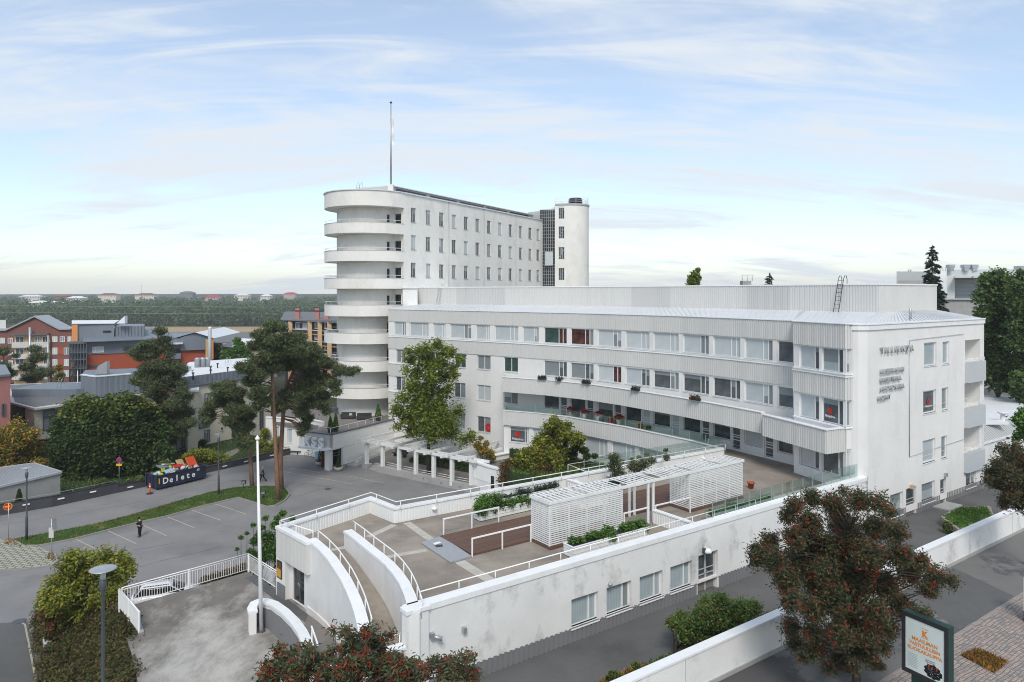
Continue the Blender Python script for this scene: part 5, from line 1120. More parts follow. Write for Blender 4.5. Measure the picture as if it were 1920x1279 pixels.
# window stickers: red blossom with the clinic's name
def sticker(path, px, z, w, parent=MBD, o=-.14, txt=True):
    s = path.s_px(px); x, y = path.at(s, o); i = path.seg(s); d = path.p[i + 1] - path.p[i]; a = math.atan2(d.y, d.x); n = path.nrm(i)
    r = empty('window_sticker', None, 'sticker', None, (x, y, z)); b = mb('red')
    for k in range(9):
        t = k * math.tau / 9; c = (math.cos(t) * w * .13, math.sin(t) * w * .13); vs = []
        for q in range(8): u = q * math.tau / 8; X = c[0] + math.cos(u) * w * .085; Z = c[1] + math.sin(u) * w * .085; p = Vector((x, y)) + d.normalized() * X + n * (.001 * k); vs.append((p.x, p.y, z + Z))
        b.add(vs, [tuple(range(8))])
    b.build('blossom', r)
    if txt: text('Pihlajalinna', w * .21, 'white_paint', (x + n.x * .012, y + n.y * .012, z - w * .42), a, r, 'lettering', .002, bold=.004)
    return r
st = [(BY, 1554.5, 13.15, 1.1, 'red blossom and white word on the bay window of the second floor'), (EW, 1743.5, 13.25, 1.1, 'red blossom and white word on the wide end wall window'), (GP, 970, 5.6, 1.6, 'red blossom and white word on the grey window under the lower balcony')]
for pth, px, z, w_, lab in st: r = sticker(pth, px, z, w_, o=-.11 if pth is not EW else -.12); r['label'] = lab
r = sticker(GP, 1012, 5.55, 1.3, o=-.1, txt=False); r['label'] = 'red blossom on the pale window behind the yellow shrub'
r = sticker(MP, 914.5, 5.2, 2.6, o=-.17, txt=False); r['label'] = 'large red blossom in the lower right of a courtyard window'
# sign letters on end wall
sg = empty('wall_sign', 'rows of raised metal letters spelling names on the white end wall', 'sign', None, (*EW.at(EW.s_px(1660), .1), 12))
def row(body, px, ytop, ybot, size):
    s = EW.s_px(px); x, y = EW.at(s, .14); z = ZA(ybot, y); h = ZA(ytop, y) - z; o = text(body, h * 1.35, 'frame_grey', (x, y, z), ang, sg, 'letters', .05, 'LEFT'); return o
row('T I L L I E N Z A', 1648, 650.5, 664, 1); row('LUISBERACARE', 1647.5, 692, 702, 1); row('ELIISBETLIINA', 1647.5, 708.5, 718, 1); row('AGORONARIA', 1647.5, 724.5, 734.5, 1); row('K.DENT', 1643, 742.5, 752, 1)
# ================================================================== TOWER
TC = Vector((-21.3, 105.9)); TD = Vector((.486, .874)).normalized(); TN = Vector((TD.y, -TD.x)); TR = 6.5
TW = empty('tower', 'tall pale rendered tower block with round stacked balconies and a slab of small windows', 'building', None, (TC.x, TC.y, 0))
def arc(r, n=30, a0=0, a1=180):
    out = []
    for i in range(n + 1):
        t = R(a0 + (a1 - a0) * i / n); v = TC - TN * (r * math.cos(t)) - TD * (r * math.sin(t)); out.append((v.x, v.y))
    return out
arcP = Path(arc(TR))
for i, (z1, z0) in enumerate(((36.35, 34.2), (31.86, 30.35), (27.9, 26.4), (24.0, 22.5), (20.2, 18.6), (16.25, 14.7), (12.3, 10.8), (8.5, 7.0))):
    b = mb('plaster_warm'); ribbon(b, arcP, z0, z1, .2); poly = arc(TR - .1, 24); b.prism(poly, z0 + .01, z0 + .2 if i else 36.2); b.build('balcony', TW)
    c = mb('frame_grey' if i else 'roof_sheet'); ribbon(c, arcP, z1, z1 + (.04 if i else .12), .3 if i else .6, o=.05 if i else .15); c.build('coping', TW)
    if i:
        r = mb('paint_white'); r.tube([(*arcP.at(arcP.L * k / 30, -.1), z1 + .42) for k in range(31)], .03, 5)
        for k in range(0, 13): r.tube([(*arcP.at(min(arcP.L * k / 12 + .05, arcP.L - .05), -.1), z1), (*arcP.at(min(arcP.L * k / 12 + .05, arcP.L - .05), -.1), z1 + .42)], .02, 4)
        r.build('rail', TW)
DR = Path(arc(4.5, 24)); fl = [30.55, 26.6, 22.7, 18.8, 14.9, 11.0, 7.2]
hd = [(DR.s_px(725.3), DR.s_px(731.5), f + .1, f + 2.75) for f in fl]
b = mb('plaster_warm'); wall(b, DR, 4.0, 34.25, hd, reveal=.15, thick=.3); b.build('drum_wall', TW)
for h in hd: window(TW, DR, *h, cols=(0, 1), panes=('pane_black',), inset=.12, frame='frame_grey', sill=False)
FW = Path([TC + TN * 4.3, TC + TN * 6.35]); hf = [(.45, 1.65, f + .1, f + 2.9) for f in fl]
b = mb('plaster_warm'); wall(b, FW, 4.0, 34.25, hf, reveal=.2, thick=.3, o=-.0); b.build('front_wall', TW)
for h in hf: window(TW, FW, *h, cols=(0, 1), panes=('pane_black',), inset=.15, frame='frame_grey', sill=False)
b = mb('plaster_warm'); b.prism([TC - TN * 6.45, TC - TN * 4.3, TC - TN * 4.3 + TD * 40, TC - TN * 6.45 + TD * 40], 0, 36.0); b.build('west_wall', TW)
TL = 44.6; TF = Path([TC + TN * TR, TC + TN * TR + TD * TL])
wx = [775.2, 803, 827.8, 851.2, 873.7, 895.3, 916.6, 937.2, 957, 976, 993.8, 1008.8]; th = []
for zt in (34.45, 30.40, 26.35, 22.3):
    for x in wx: s = TF.s_px(x); th.append((s - .62, s + .62, zt - 2.15, zt))
b = mb('plaster_warm'); wall(b, TF, 4.0, 36.3, th, reveal=.22, thick=.4); b.build('long_wall', TW)
for i, h in enumerate(th): window(TW, TF, *h, cols=(0, .5, 1), panes=((('pane_slate', 'pane_light', 'pane_dark', 'pane_mid')[(i * 7 + i // 12) % 4]),), inset=.16, frame='frame_grey', t=.06)
b = mb('roof_sheet'); ribbon(b, TF, 36.3, 36.48, .6, o=.16); b.build('eaves', TW)
b = mb('galv')
for x in (841, 907, 967): s = TF.s_px(x); b.tube([(*TF.at(s, .06), 4), (*TF.at(s, .06), 36.3)], .05, 6)
b.build('downpipe', TW)
b = mb('roof_grey'); b.prism([TC - TN * 6.3, TC + TN * 6.3, TC + TN * 6.3 + TD * TL, TC - TN * 6.3 + TD * TL], 35.8, 36.25); b.build('roof', TW)
b = mb('plaster_warm'); e_ = TC + TD * TL; b.prism([e_ - TN * 6.4, e_ + TN * 6.45, e_ + TN * 6.45 + TD * .3, e_ - TN * 6.4 + TD * .3], 0, 36.2); b.build('end_wall', TW)
# attic strip with dark clerestory
at0 = TC + TN * 4.2 - TD * .5; AP = Path([at0, at0 + TD * (TL + 1)]); b = mb('cladding_dull'); b.prism([AP.at(0), AP.at(AP.L), Vector(AP.at(AP.L)) - TN * 6, Vector(AP.at(0)) - TN * 6], 36.25, 37.5); b.build('attic', TW)
b = mb('pane_black')
for i in range(5): ribbon(b, AP, 36.95, 37.3, .1, 1.5 + i * 8.6, 1.5 + i * 8.6 + 7.6, o=.03)
b.build('clerestory', TW); b = mb('roof_sheet'); b.prism([AP.at(0, .3), AP.at(AP.L, .3), Vector(AP.at(AP.L)) - TN * 6.3, Vector(AP.at(0)) - TN * 6.3], 37.5, 37.62); b.build('attic_roof', TW)
b = mb('cladding_dull'); b.lathe((TC.x - .5, TC.y - .8, 36.2), [(3.6, 0), (3.6, .35), (3.0, .6), (.1, .8)], 24); b.build('roof_dome', TW)
x, y = Q(669, 104); ladder('thin pale ladder hoops on the round tower roof', (x, y), 36.3, 37.9, (.2, .3), 'galv', ax=(1, 0))
fx, fy = Q(733, 101.5); r = empty('flagpole', 'tall thin flagpole with a long pennant on the tower roof', 'flagpole', None, (fx, fy, 36.5)); mb('galv').tube([(fx, fy, 36.5), (fx, fy, 49.0)], [.15, .07], 8).build('pole', r); mb('plaster_warm').box((fx, fy), .7, .7, 36.2, 37.4).build('base', r); mb('black_metal').lathe((fx, fy, 49), [(.05, 0), (.18, .08), (.18, .18), (.04, .3)], 8).build('finial', r)
pn = mb('paint_white'); vs = []
for k in range(14): z = 47.2 - k * .32; o_ = .10 + .22 * abs(math.sin(k * .55)) + k * .012; vs += [(fx + .06, fy, z), (fx + .06 + o_, fy - .15 * math.sin(k), z - .05)]
pn.add(vs, [(2 * k, 2 * k + 1, 2 * k + 3, 2 * k + 2) for k in range(13)]); q = pn.build('pennant', r)
# stair turret and glazed link
ST = empty('stair_turret', 'round ended stair turret with a glazed link at the back of the tower', 'building', None, (*Q(1073, 143), 4))
x0, y0 = Q(1040.5, 140.2); x1, y1 = Q(1066, 139.6); x2, y2 = Q(1107, 143.5); cx, cy = x1 + .9, y1 + 3.45; pts = [(x0, y0), (x1, y1)]
for k in range(1, 13): t = R(-90 + k * 10); pts.append((cx + 3.45 * math.cos(t), cy + 3.45 * math.sin(t)))
SP = Path(pts + [(cx + 3.3, cy + 3), (x0, cy + 4)]); sw_ = [(SP.s_px(1047.5), SP.s_px(1058), ZA(y1_, 140), ZA(y0_, 140)) for y0_, y1_ in ((387.8, 410.5), (424.8, 447.5), (463.5, 486.5), (502.5, 525.5))]
b = mb('plaster_warm'); wall(b, SP, 4, 39.2, sw_, reveal=.25, thick=.4); b.prism([SP.at(s, -.1) for s in SP.c], 38.6, 39.1); b.build('wall', ST)
for h in sw_: window(ST, SP, *h, cols=(0, .34, .67, 1), panes=('pane_black', 'pane_dark'), inset=.2, frame='frame_grey', rails=((0, .25), (1, .5), (2, .75)), sill=False)
b = mb('frame_grey'); ribbon(b, SP, 39.2, 39.5, .5, o=.15); b.build('coping', ST)
b = mb('paint_white')
for hh_ in (.45, .85, 1.25): b.tube([(*SP.at(SP.L * .98 * k / 40 + .01, -.1), 39.5 + hh_) for k in range(41)], .035, 4)
for k in range(0, 41, 3): b.tube([(*SP.at(SP.L * .98 * k / 40 + .01, -.1), 39.4), (*SP.at(SP.L * .98 * k / 40 + .01, -.1), 40.75)], .035, 4)
b.build('railing', ST)
vx, vy = Q(1079, 143); vt = empty('roof_vent', 'black round louvred vent on the stair turret roof', 'vent', None, (vx, vy, 39.2)); b = mb('black_metal'); b.lathe((vx, vy, 39.1), [(1.3, 0), (1.3, 1.4), (1.0, 1.45), (1.0, 1.7)], 16); b.build('drum', vt); b = mb('black_metal')
for k in range(4): b.lathe((vx, vy, 39.7 + k * .3), [(1.3, 0), (1.48, -.04), (1.48, .04), (1.3, .1)], 16)
b.lathe((vx, vy, 40.75), [(.3, 0), (1.25, .05), (1.25, .16), (.3, .3)], 16); b.build('louvres', vt)
LP = Path([Q(1012.5, 142.2), Q(1040.5, 141.0)]); b = mb('pane_black'); b.prism([LP.at(0), LP.at(LP.L), Vector(LP.at(LP.L)) + Vector((0, 5)), Vector(LP.at(0)) + Vector((0, 5))], 4, ZA(393, 141)); b.build('glass_wall', ST)
b = mb('frame_grey'); zt = ZA(393, 141)
for k in range(8): x, y = LP.at(LP.L * k / 7, .05); b.box((x, y), .06, .1, 20, zt)
for k in range(26): z = 21.5 + k * .67; b.bar((*LP.at(0, .04), z), (*LP.at(LP.L, .04), z), .05, .05)
b.build('mullions', ST); b = mb('roof_sheet'); ribbon(b, LP, zt, zt + .15, 5, o=.2); b.build('link_roof', ST)
b = mb('pane_light'); b.prism([Q(1022, 140.85), Q(1037, 140.6), Q(1037, 140.7), Q(1022, 140.95)], ZA(498, 141), ZA(472, 141)); b.build('pane', ST)
b = mb('cladding_dull'); b.prism([Q(990, 146), Q(1012.5, 143), Q(1040, 143), Q(1040, 150)], 36, 38.4).build('plant_room', ST)

# ================================================================== ENTRANCE PODIUM
PD = empty('entrance_podium', 'white flat roofed entrance pavilion with a roof terrace below the round tower', 'building', None, (-22.2, 87.2, 0))
PC = Vector((-22.2, 87.2)); R2 = PC + TD * 13.2; Lf = PC - TN * 4.3 + TD * 0.0; LW = Path([P2(498, 849, 0), P2(575, 853.5, 0), P2(604, 860.5, 0)])
tri_slab('roof_deck', 'deck_grey', [PC + (TD - TN) * .1, R2 + TD * 2, TC + TD * 2, TC - TN * 8, Vector(LW.at(0)) + Vector((-.5, 10)), Vector(LW.at(0)) + Vector((0, .2)), Vector(LW.at(LW.L)) + Vector((0, .2)), Lf + TD * .1], 3.9, 4.3, PD)
PR = Path([PC, R2]); PF = Path([Lf, PC])
sE0, sE1 = PR.s_px(614.5), PR.s_px(643)
b = mb('plaster'); ribbon(b, PR, 2.55, 4.42, .3); ribbon(b, PR, -.1, 2.55, .3, sE1, None, o=-.002); b.build('east_wall', PD)
b = mb('concrete'); ribbon(b, PR, 0, .35, .1, sE1, None, o=.03); b.build('plinth', PD)
b = mb('grey_clad_dark'); ribbon(b, PR, 4.42, 4.55, .4, o=.1); ribbon(b, PF, 4.42, 4.55, .4, o=.1); b.build('eaves', PD)
b = mb('cladding_dull'); ribbon(b, PF, 2.9, 4.42, .3); b.build('fascia', PD); b = mb('plaster'); ribbon(b, PF, 2.55, 2.9, .3, o=.0); b.build('canopy', PD)
b = mb('coping'); b.prism([Lf - TD * 1.3, PC - TD * 1.3 * 0 - TN * .2 - TD * .9, PC, Lf], 2.62, 2.85); b.build('canopy_ledge', PD)
b = mb('plaster'); c = PC - TN * .75 + TD * .3; b.box((c.x, c.y), .75, .6, 0, 2.56, math.atan2(TN.y, TN.x)); b.build('pillar', PD)
IN = Path([PC - TN * 2.6 + TD * .9, PC - TN * 2.6 + TD * 5.0]); b = mb('plaster'); b.prism([PC - TN * 4.3, PC - TN * 1.3, PC - TN * 1.3 + TD * .8, PC - TN * 2.4 + TD * 5, PC - TN * 4.3 + TD * 5], -.1, 2.56) if False else None
bk = Path([PC - TN * 3.0 + TD * 4.2, PC - TN * .3 + TD * 4.2]); 
b = mb('brown_board'); ribbon(b, Path([PC - TN * 2.4 + TD * .8, PC - TN * 2.4 + TD * 4.2]), 0, 2.55, .1); b.build('porch_wall', PD)
b = mb('tan'); ribbon(b, bk, 0, 2.55, .1); b.build('porch_wall', PD)
glazed_door(PD, Path([PC - TN * 2.3 + TD * 1.2, PC - TN * 2.3 + TD * 3.9]), (0, 2.6, .02, 2.45), inset=-.08, leafs=2, mat='paint_white', pane='pane_black', kick='pane_black')
b = mb('galv'); b.prism([PC - TN * 2.4 + TD * .5, PC + TD * .5, PC + TD * 4.2, PC - TN * 2.4 + TD * 4.2], 2.5, 2.549); b.build('porch_ceiling', PD)
for i in range(6): pass
ks = empty('building_sign', 'large cream letters KSS standing on the canopy ledge', 'sign', None, (*(Lf.lerp(PC, .4) - TD * .4), 2.86))
rt = math.atan2(TN.y, TN.x)
for i, chh in enumerate('KSS'):
    p = Lf + TN * (.75 + i * 1.12) - TD * .45; text(chh, 1.6, 'paint_white', (p.x, p.y, 2.87), rt, ks, 'letter', .16, 'CENTER', bold=.06)
# low left wing of the podium
wh = [hole_px(LW, 517, 523.5, 800, 828), hole_px(LW, 538.8, 547.4, 804.8, 831), hole_px(LW, 561, 569.3, 813, 836), hole_px(LW, 583, 592.5, 836, 841)]
b = mb('plaster'); wall(b, LW, -.2, 4.8, wh, reveal=.2, thick=.35); b.build('wing_wall', PD)
for h in wh: window(PD, LW, *h, cols=(0, 1), panes=('pane_light',), inset=.15)
b = mb('coping'); ribbon(b, LW, 4.8, 4.92, .45, o=.08); b.build('wing_coping', PD)
# ramp and handrail against the east wall
b = mb('concrete'); ribbon(b, PR, 0, lambda k: .15 + .12 * max(0, k - sE1), 1.6, sE1 + .6, None, o=1.65); b.build('access_ramp', PD)
rr = empty('handrail', 'white double handrail on the access ramp along the pavilion wall', 'handrail', None, (*PR.at(sE1 + .6, 1.7), 0)); b = mb('paint_white')
for o_ in (1.62, .12):
    for hh_ in (.7, .95): b.tube([(*PR.at(sE1 + .6, o_), .1 + hh_), (*PR.at(PR.L - .2, o_), 1.1 + hh_)], .025, 5)
for k in range(5): s = sE1 + .6 + (PR.L - sE1 - 1) * k / 4; b.tube([(*PR.at(s, 1.62), .1), (*PR.at(s, 1.62), 1.05 + k * .25)], .025, 5)
b.build('rail', rr)
rr = empty('handrail', 'thin white handrail along the edge of the pavilion roof terrace', 'handrail', None, (PC.x, PC.y, 4.55)); b = mb('paint_white'); 
b.tube([(*(Lf + TD * .1), 5.25), (*(PC - TN * .15 + TD * .15), 5.25), (*PR.at(PR.L - 2, -.2), 5.25)], .03, 5)
for k in range(8): x, y = PR.at((PR.L - 2) * k / 7 + .1, -.2); b.tube([(x, y, 4.4), (x, y, 5.25)], .022, 5)
for k in range(3): x, y = PF.at(PF.L * k / 2.2 + .05, -.2); b.tube([(x, y, 4.4), (x, y, 5.25)], .022, 5)
b.build('rail', rr)
# roof terrace furniture
def cone_tree(lab, p, h, r, leaf='leaf_bright', pot=None, n=900, group=None):
    t = empty('thuja', lab, 'conifer', group, (p[0], p[1], p[2])); 
    if pot: mb(pot).box((p[0], p[1]), .5, .5, p[2], p[2] + .45).build('pot', t); z0 = p[2] + .4
    else: z0 = p[2]
    mb('bark_dark').tube([(p[0], p[1], z0), (p[0], p[1], z0 + h * .8)], [.05, .01], 5).build('trunk', t)
    f = rng.uniform(0, 1, n) ** .8; a = rng.uniform(0, math.tau, n); rad = r * (1 - f) ** .8 * rng.uniform(.7, 1.05, n) + .03; C = np.column_stack([p[0] + rad * np.cos(a), p[1] + rad * np.sin(a), z0 + f * h]); d = unit(n); d[:, 2] = 1.5
    link('foliage', leaves_mesh(C, .2, .4, -.2, leaf, dirs=d), t); return t
cone_tree('left one of two slim thujas in boxes at the corner of the pavilion roof', (*Q(619.5, 89.6), 4.3), 1.6, .38, pot='black_metal'); cone_tree('right one of two slim thujas in boxes at the corner of the pavilion roof', (*Q(629.5, 90.2), 4.3), 1.9, .38, pot='black_metal'); cone_tree('broad thuja right of the two grey sofas below the tower', (*Q(709, 97.6), 4.3), 1.9, .5, pot='black_metal')
def sofa(lab, px, d, rz):
    x, y = Q(px, d); r = empty('sofa', lab, 'sofa', 'grey sofas on the pavilion roof', (0, 0, 0)); b = mb('cushion'); b.box((0, 0), 2.0, .8, .18, .42); b.build('seat', r); b = mb('cushion'); b.box((0, .36), 2.0, .18, .42, .85); b.build('backrest', r)
    for s in (-1, 1): b = mb('cushion'); b.box((s * .95, 0), .12, .8, .181, .6); b.build('armrest', r)
    b = mb('black_metal')
    for sx in (-.9, .9):
        for sy in (-.33, .33): b.box((sx, sy), .06, .06, 0, .18)
    b.build('legs', r); b = mb('pot_white' if px < 660 else 'cushion'); b.box((.3, .12), .42, .14, .43, .72, .3); b.build('pillow', r); r.location = (x, y, 4.31); r.rotation_euler = (0, 0, rz)
sofa('left grey sofa with a light cushion below the tower', 653, 99.3, R(4)); sofa('right dark grey sofa below the tower', 683, 98.6, R(10))
# yard objects
def bowl(lab, px, py):
    x, y, z = P(px, py, 0); r = empty('plant_bowl', lab, 'planter', 'round plant bowls at the pavilion door', (x, y, 0)); mb('pot_white').lathe((x, y, 0), [(.25, 0), (.42, .1), (.55, .3), (.6, .48), (.52, .48), (.48, .4)], 16).build('bowl', r)
    C, _ = blob_points([(x, y, .55, .42)], 260, .3, .4); link('flowers', leaves_mesh(C, .1, .8, .6, 'leaf_hedge'), r); n = 600; f = rng.uniform(0, 1, n); a = rng.uniform(0, math.tau, n); rad = .28 * (1 - f * .8); C = np.column_stack([x + rad * np.cos(a), y + rad * np.sin(a), .5 + f * 1.35]); link('conifer', leaves_mesh(C, .14, .4, 0, 'leaf_maple'), r)
bowl('left round bowl with a small conifer and red flowers by the pavilion pillar', 599.5, 872); bowl('right round bowl with a small conifer and red flowers before the pavilion door', 634.5, 882.5)
def bicycle():
    x, y, z = P(581, 858, 0); r = empty('bicycle', 'dark bicycle parked against the white wall by the pavilion', 'bicycle', None, (x, y, 0)); d = Vector((.9, -.3, 0)).normalized()
    for s in (-.52, .52):
        c = Vector((x, y, .34)) + d * s; w_ = mb('black_metal'); w_.tube([c + d * (.33 * math.cos(t * math.tau / 16)) + Vector((0, 0, .33 * math.sin(t * math.tau / 16))) for t in range(17)], .022, 5); w_.build('wheel', r)
    g = lambda s, z_: Vector((x, y, z_)) + d * s; f = mb('galv'); 
    for p, q in ((g(-.52, .34), g(-.1, .34)), (g(-.1, .34), g(-.25, .85)), (g(-.2, .75), g(.38, .8)), (g(-.1, .34), g(.38, .75)), (g(-.52, .34), g(-.2, .75)), (g(.52, .34), g(.36, .95))): f.tube([p, q], .02, 5)
    f.build('frame', r); mb('black_metal').tube([g(.36, .95) + Vector((.1, .25, .03)), g(.36, .95), g(.36, .95) - Vector((.1, .25, -.03))], .02, 5).build('handlebar', r); c = g(-.25, .88); mb('black_metal').box((c.x, c.y), .26, .14, .86, .93, -.3).build('saddle', r)
bicycle()
x, y, z = P(550, 851, 0); r = empty('bench', 'dark bench by the end of the garden wall near the pavilion', 'bench', None, (x, y, 0)); b = mb('dark_wall'); b.box((x, y), 2.6, 1.1, .38, .5, -.2); b.build('seat', r); b = mb('dark_wall'); b.box((x - .8, y + .15), .12, .9, 0, .38, -.2); b.box((x + .8, y - .15), .12, .9, 0, .38, -.2); b.build('legs', r)
x, y, z = P(614, 866, 0); r = empty('newspaper_rack', 'black brochure rack beside the pavilion door', 'rack', None, (x, y, 0)); b = mb('black_metal'); b.box((x, y), .5, .1, 0, 1.5); b.build('frame', r); b = mb('white_paint')
for k in range(4): b.box((x, y - .08), .4, .06, .5 + k * .25, .62 + k * .25)
b.build('brochures', r)
x, y, z = P(594, 862, 0); tag(mb('light_blue').box((x, y), .5, .08, .1, 1.1).build('notice_stand'), 'pale blue board leaning by the pavilion pillar', 'sign')

# ================================================================== PERGOLA
def pergola():
    root = empty('pergola', 'white garden pergola of square posts and cross beams before the courtyard', 'pergola', None, (*P2(790, 890, 0), 0))
    posts = [(687.8, 88.6), (717.8, 86.7), (748.4, 84.8), (780, 83.0), (813.4, 81.5), (847.6, 79.8), (883.8, 78.3)]; pp = [Vector(Q(*p)) for p in posts]
    d = (pp[-1] - pp[1]).normalized(); n = Vector((-d.y, d.x)); pa = math.atan2(d.y, d.x)
    m = mb('slat_white'); m.box((0, 0), .38, .38, 0, 2.8, pa); me = m.mesh('post')
    for i, p in enumerate(pp): o = link('post', me, root); o.matrix_basis = Matrix.Translation((p.x, p.y, .7 if i else .6)) @ Matrix.Diagonal((1, 1, 1, 1))
    b = mb('concrete'); s0, s1 = pp[1] - d * .8, pp[-1] + d * 1.3; b.prism([s0 - n * .35, s1 - n * .35, s1 + n * .35, s0 + n * .35], 0, .75); b.build('plinth', root); b = mb('concrete'); b.box((pp[0].x, pp[0].y), .9, .9, 0, .61, pa); b.build('plinth', root)
    for off, z in ((-.42, 3.5), (.42, 3.5)):
        b = mb('slat_white'); a, c = pp[0] - d * 1.2 + n * off, pp[-1] + d * (1.1 if off < 0 else 2.2) + n * off; b.bar((*a, z), (*c, z), .14, .3); b.build('main_beam', root)
    for i in range(14):
        p = pp[0].lerp(pp[-1], (i + .3) / 13.0); 
        if i % 2 == 0: b = mb('slat_white'); b.bar((*(p - n * 1.1), 3.52), (*(p + n * .9), 3.52), .24, .28); b.build('beam_end', root)
    for i in range(7):
        p = pp[i]; b = mb('slat_white'); b.bar((*(p - n * .9), 3.78), (*(p + n * (8.5 if i < 6 else 5.5)), 3.78), .16, .26); b.build('cross_beam', root)
    for i in range(1, 6):
        b = mb('slat_white')
        for z in (.95, 1.2): b.tube([(*(pp[i] + d * .2 + n * .35), z), (*(pp[i + 1] - d * .2 + n * .35), z)], .03, 5)
        b.build('rail', root)
    for px, tx in ((794, 'B'), (827, '13'), (862.5, '17')):
        t = Path([s0 - n * .352, s1 - n * .352]); s = t.s_px(px); x, y = t.at(s, .01); text(tx, .5 if tx == 'B' else .32, 'blue', (x, y, .22), pa, root, 'lettering', .003)
    t = Path([s0 - n * .36, s1 - n * .36]); x, y = t.at(t.s_px(845.5), .03); q = mb('white_paint').box((x, y), .35, .04, .3, .72, pa).build('notice_plate'); tag(q, 'small white plate on the concrete plinth of the pergola', 'plate')
pergola()
# courtyard ground and planting
ct = [P2(717, 872, .6), P2(884, 905, .6), (1.5, 80.5), (-1, 85), (-8, 90.8), (-14, 95.5), (-17, 97)]
slab('courtyard', 'deck_grey', ct, -.1, .55); slab('courtyard', 'deck_grey', [(-18, 97), (-13.5, 97), (9, 79.5), (12, 74), (2, 79), (-5.5, 79.2), (-16.3, 87.6)], -.2, .53)
bd = [(-13, 89.5), (-7, 85.5), (-3.5, 83.2), (-2.3, 84.8), (-7, 88.6), (-12, 92)]
slab('planting_bed', 'soil', bd, .5, .75); tufts(bd, 1600, .75, .5, 'leaf_maple', name='ground_cover')
st = mb('concrete'); p = Vector(Q(703, 87.6))
for k in range(3): st.box((p.x + .25 * k, p.y + .35 * k), 1.7, .4 + .0 * k, 0, .2 + .2 * k, -.65)
tag(st.build('garden_steps'), 'three concrete steps between the first two pergola posts', 'steps')
x, y = Q(750, 92.5); r = empty('garden_bench', 'dark bench under the pergola in the courtyard', 'bench', None, (x, y, .55)); b = mb('black_metal'); b.box((x, y), 2.2, .7, .95, 1.05, -.6); b.box((x + .2, y + .3), 2.2, .1, 1.05, 1.5, -.6); b.build('seat', r); b = mb('black_metal')
for s in (-.9, .9): b.box((x + s * .8, y - s * .55), .1, .5, .55, .95, -.6)
b.build('legs', r)
# annex with ribbed curved front right of the pergola
AX = empty('garden_annex', 'low annex with a curved ribbed front and a flat roof beside the pergola', 'building', None, (*Q(920, 77), 0))
av = Path([Q(886.6, 78.6), Q(900, 77.4), Q(915, 76.2), Q(932, 75.2), Q(947.5, 74.6)])
b = mb('cladding_white'); ribbon(b, av, .1, 3.2, .25); corr(b, av, 1.55, 3.2, .17, .035, o=.01); b.build('ribbed_front', AX)
b = mb('pane_black'); b.prism([av.at(av.s_px(921), .06), av.at(av.s_px(927), .06), av.at(av.s_px(927), -.1), av.at(av.s_px(921), -.1)], .6, 2.4); b.build('doorway', AX)
b = mb('coping'); ribbon(b, av, 3.2, 3.35, .6, o=.12); b.build('coping', AX)
tri_slab('annex_roof', 'deck_grey', [av.at(s, -.3) for s in av.c] + [Q(985, 77), (3.5, 81.5), (-.8, 84.5), Q(887, 80.5)], 2.4, 2.75, AX)
lw = Path([Q(888, 80.0), Q(985, 85.5)]); b = mb('plaster'); ribbon(b, Path([Q(890, 79.2), Q(940, 81.6), Q(990, 84)]), .2, 3.3, .35); b.build('parapet_wall', AX); b = mb('coping'); ribbon(b, Path([Q(890, 79.2), Q(940, 81.6), Q(990, 84)]), 3.3, 3.42, .7, o=.15); b.build('coping', AX)
# raised garden between annex and terrace
gd = [Q(948, 74.4), Q(960, 71.0), Q(1230, 62.5), Q(1330, 62.2), (15.5, 66.8), (12.2, 71.5), (8, 76), (2, 80.5), (-.3, 82), Q(985, 78)]
slab('garden_bed', 'lawn_dark', gd, .2, 3.95); tufts(gd, 7000, 3.95, .32, 'leaf_grass', name='garden_grass')
C = []
for i in range(44): px = 946 + i * 1.9; x, y = Q(px, 73.9 - i * .07); C += [(x, y, 2.3 + random.uniform(-.3, .3), .9), (x, y, 3.4 + random.uniform(-.2, .5), .85), (x + .3, y + .5, 4.0, .7)]
o = bush('hedge', 'red and green clipped hedge at the corner of the raised garden', 'hedge', C, 24000, .2, 'leaf_hedge', zb=1.5)
b = mb('leaf_hedge')
r = empty('handrail', 'thin white handrail turning a corner over the raised garden', 'handrail', None, (*Q(1065, 70), 4)); b = mb('paint_white'); c0, c1, c2 = P(1142, 858.5, 5.0), P(1065, 871, 5.0), P(1101, 885.5, 5.0); b.tube([c0, c1, c2], .04, 6)
for c in (c0, c1, c2): b.tube([c, (c[0], c[1], 3.9)], .03, 5)
b.build('rail', r)
x, y, z = P(902, 912, 0); r = empty('sandwich_board', 'pale blue and black sign boards beside the pergola end', 'sign', None, (x, y, 0)); mb('light_blue').box((x, y), .9, .1, 0, 2.2, -.5).build('board', r); mb('black_metal').box((x + .6, y + .3), .7, .1, 0, 2.0, -.5).build('board', r)

# ================================================================== balcony furniture (red tables, flower boxes)
for i, (px, w_) in enumerate(((1017.5, 1.0), (1100.5, 1.1), (1193, 1.0), (1305, 1.2), (1050, .4))):
    s = BAL.s_px(px); x, y = BAL.at(s, .12); i_ = BAL.seg(s); d = BAL.p[i_ + 1] - BAL.p[i_]; o = mb('black_metal').box((x, y), w_, .3, T3 + .0, T3 + .22, math.atan2(d.y, d.x)).build('flower_box'); 
    nm = ['leftmost dark flower box on the upper balcony edge', 'dark flower box right of the leftmost one on the upper balcony edge', 'dark flower box in the middle of the upper balcony edge', 'dark flower box with reddish flowers at the right of the upper balcony edge', 'very small dark box between the two left flower boxes']
    tag(o, nm[i], 'flower box'); C, _ = blob_points([(x - .3, y, T3 + .28, .22), (x, y, T3 + .3, .22), (x + .3, y, T3 + .28, .22)], 260, .2); link('flowers', leaves_mesh(C, .12, .8, .5, 'leaf_hedge' if i == 3 else 'leaf_spruce'), o)
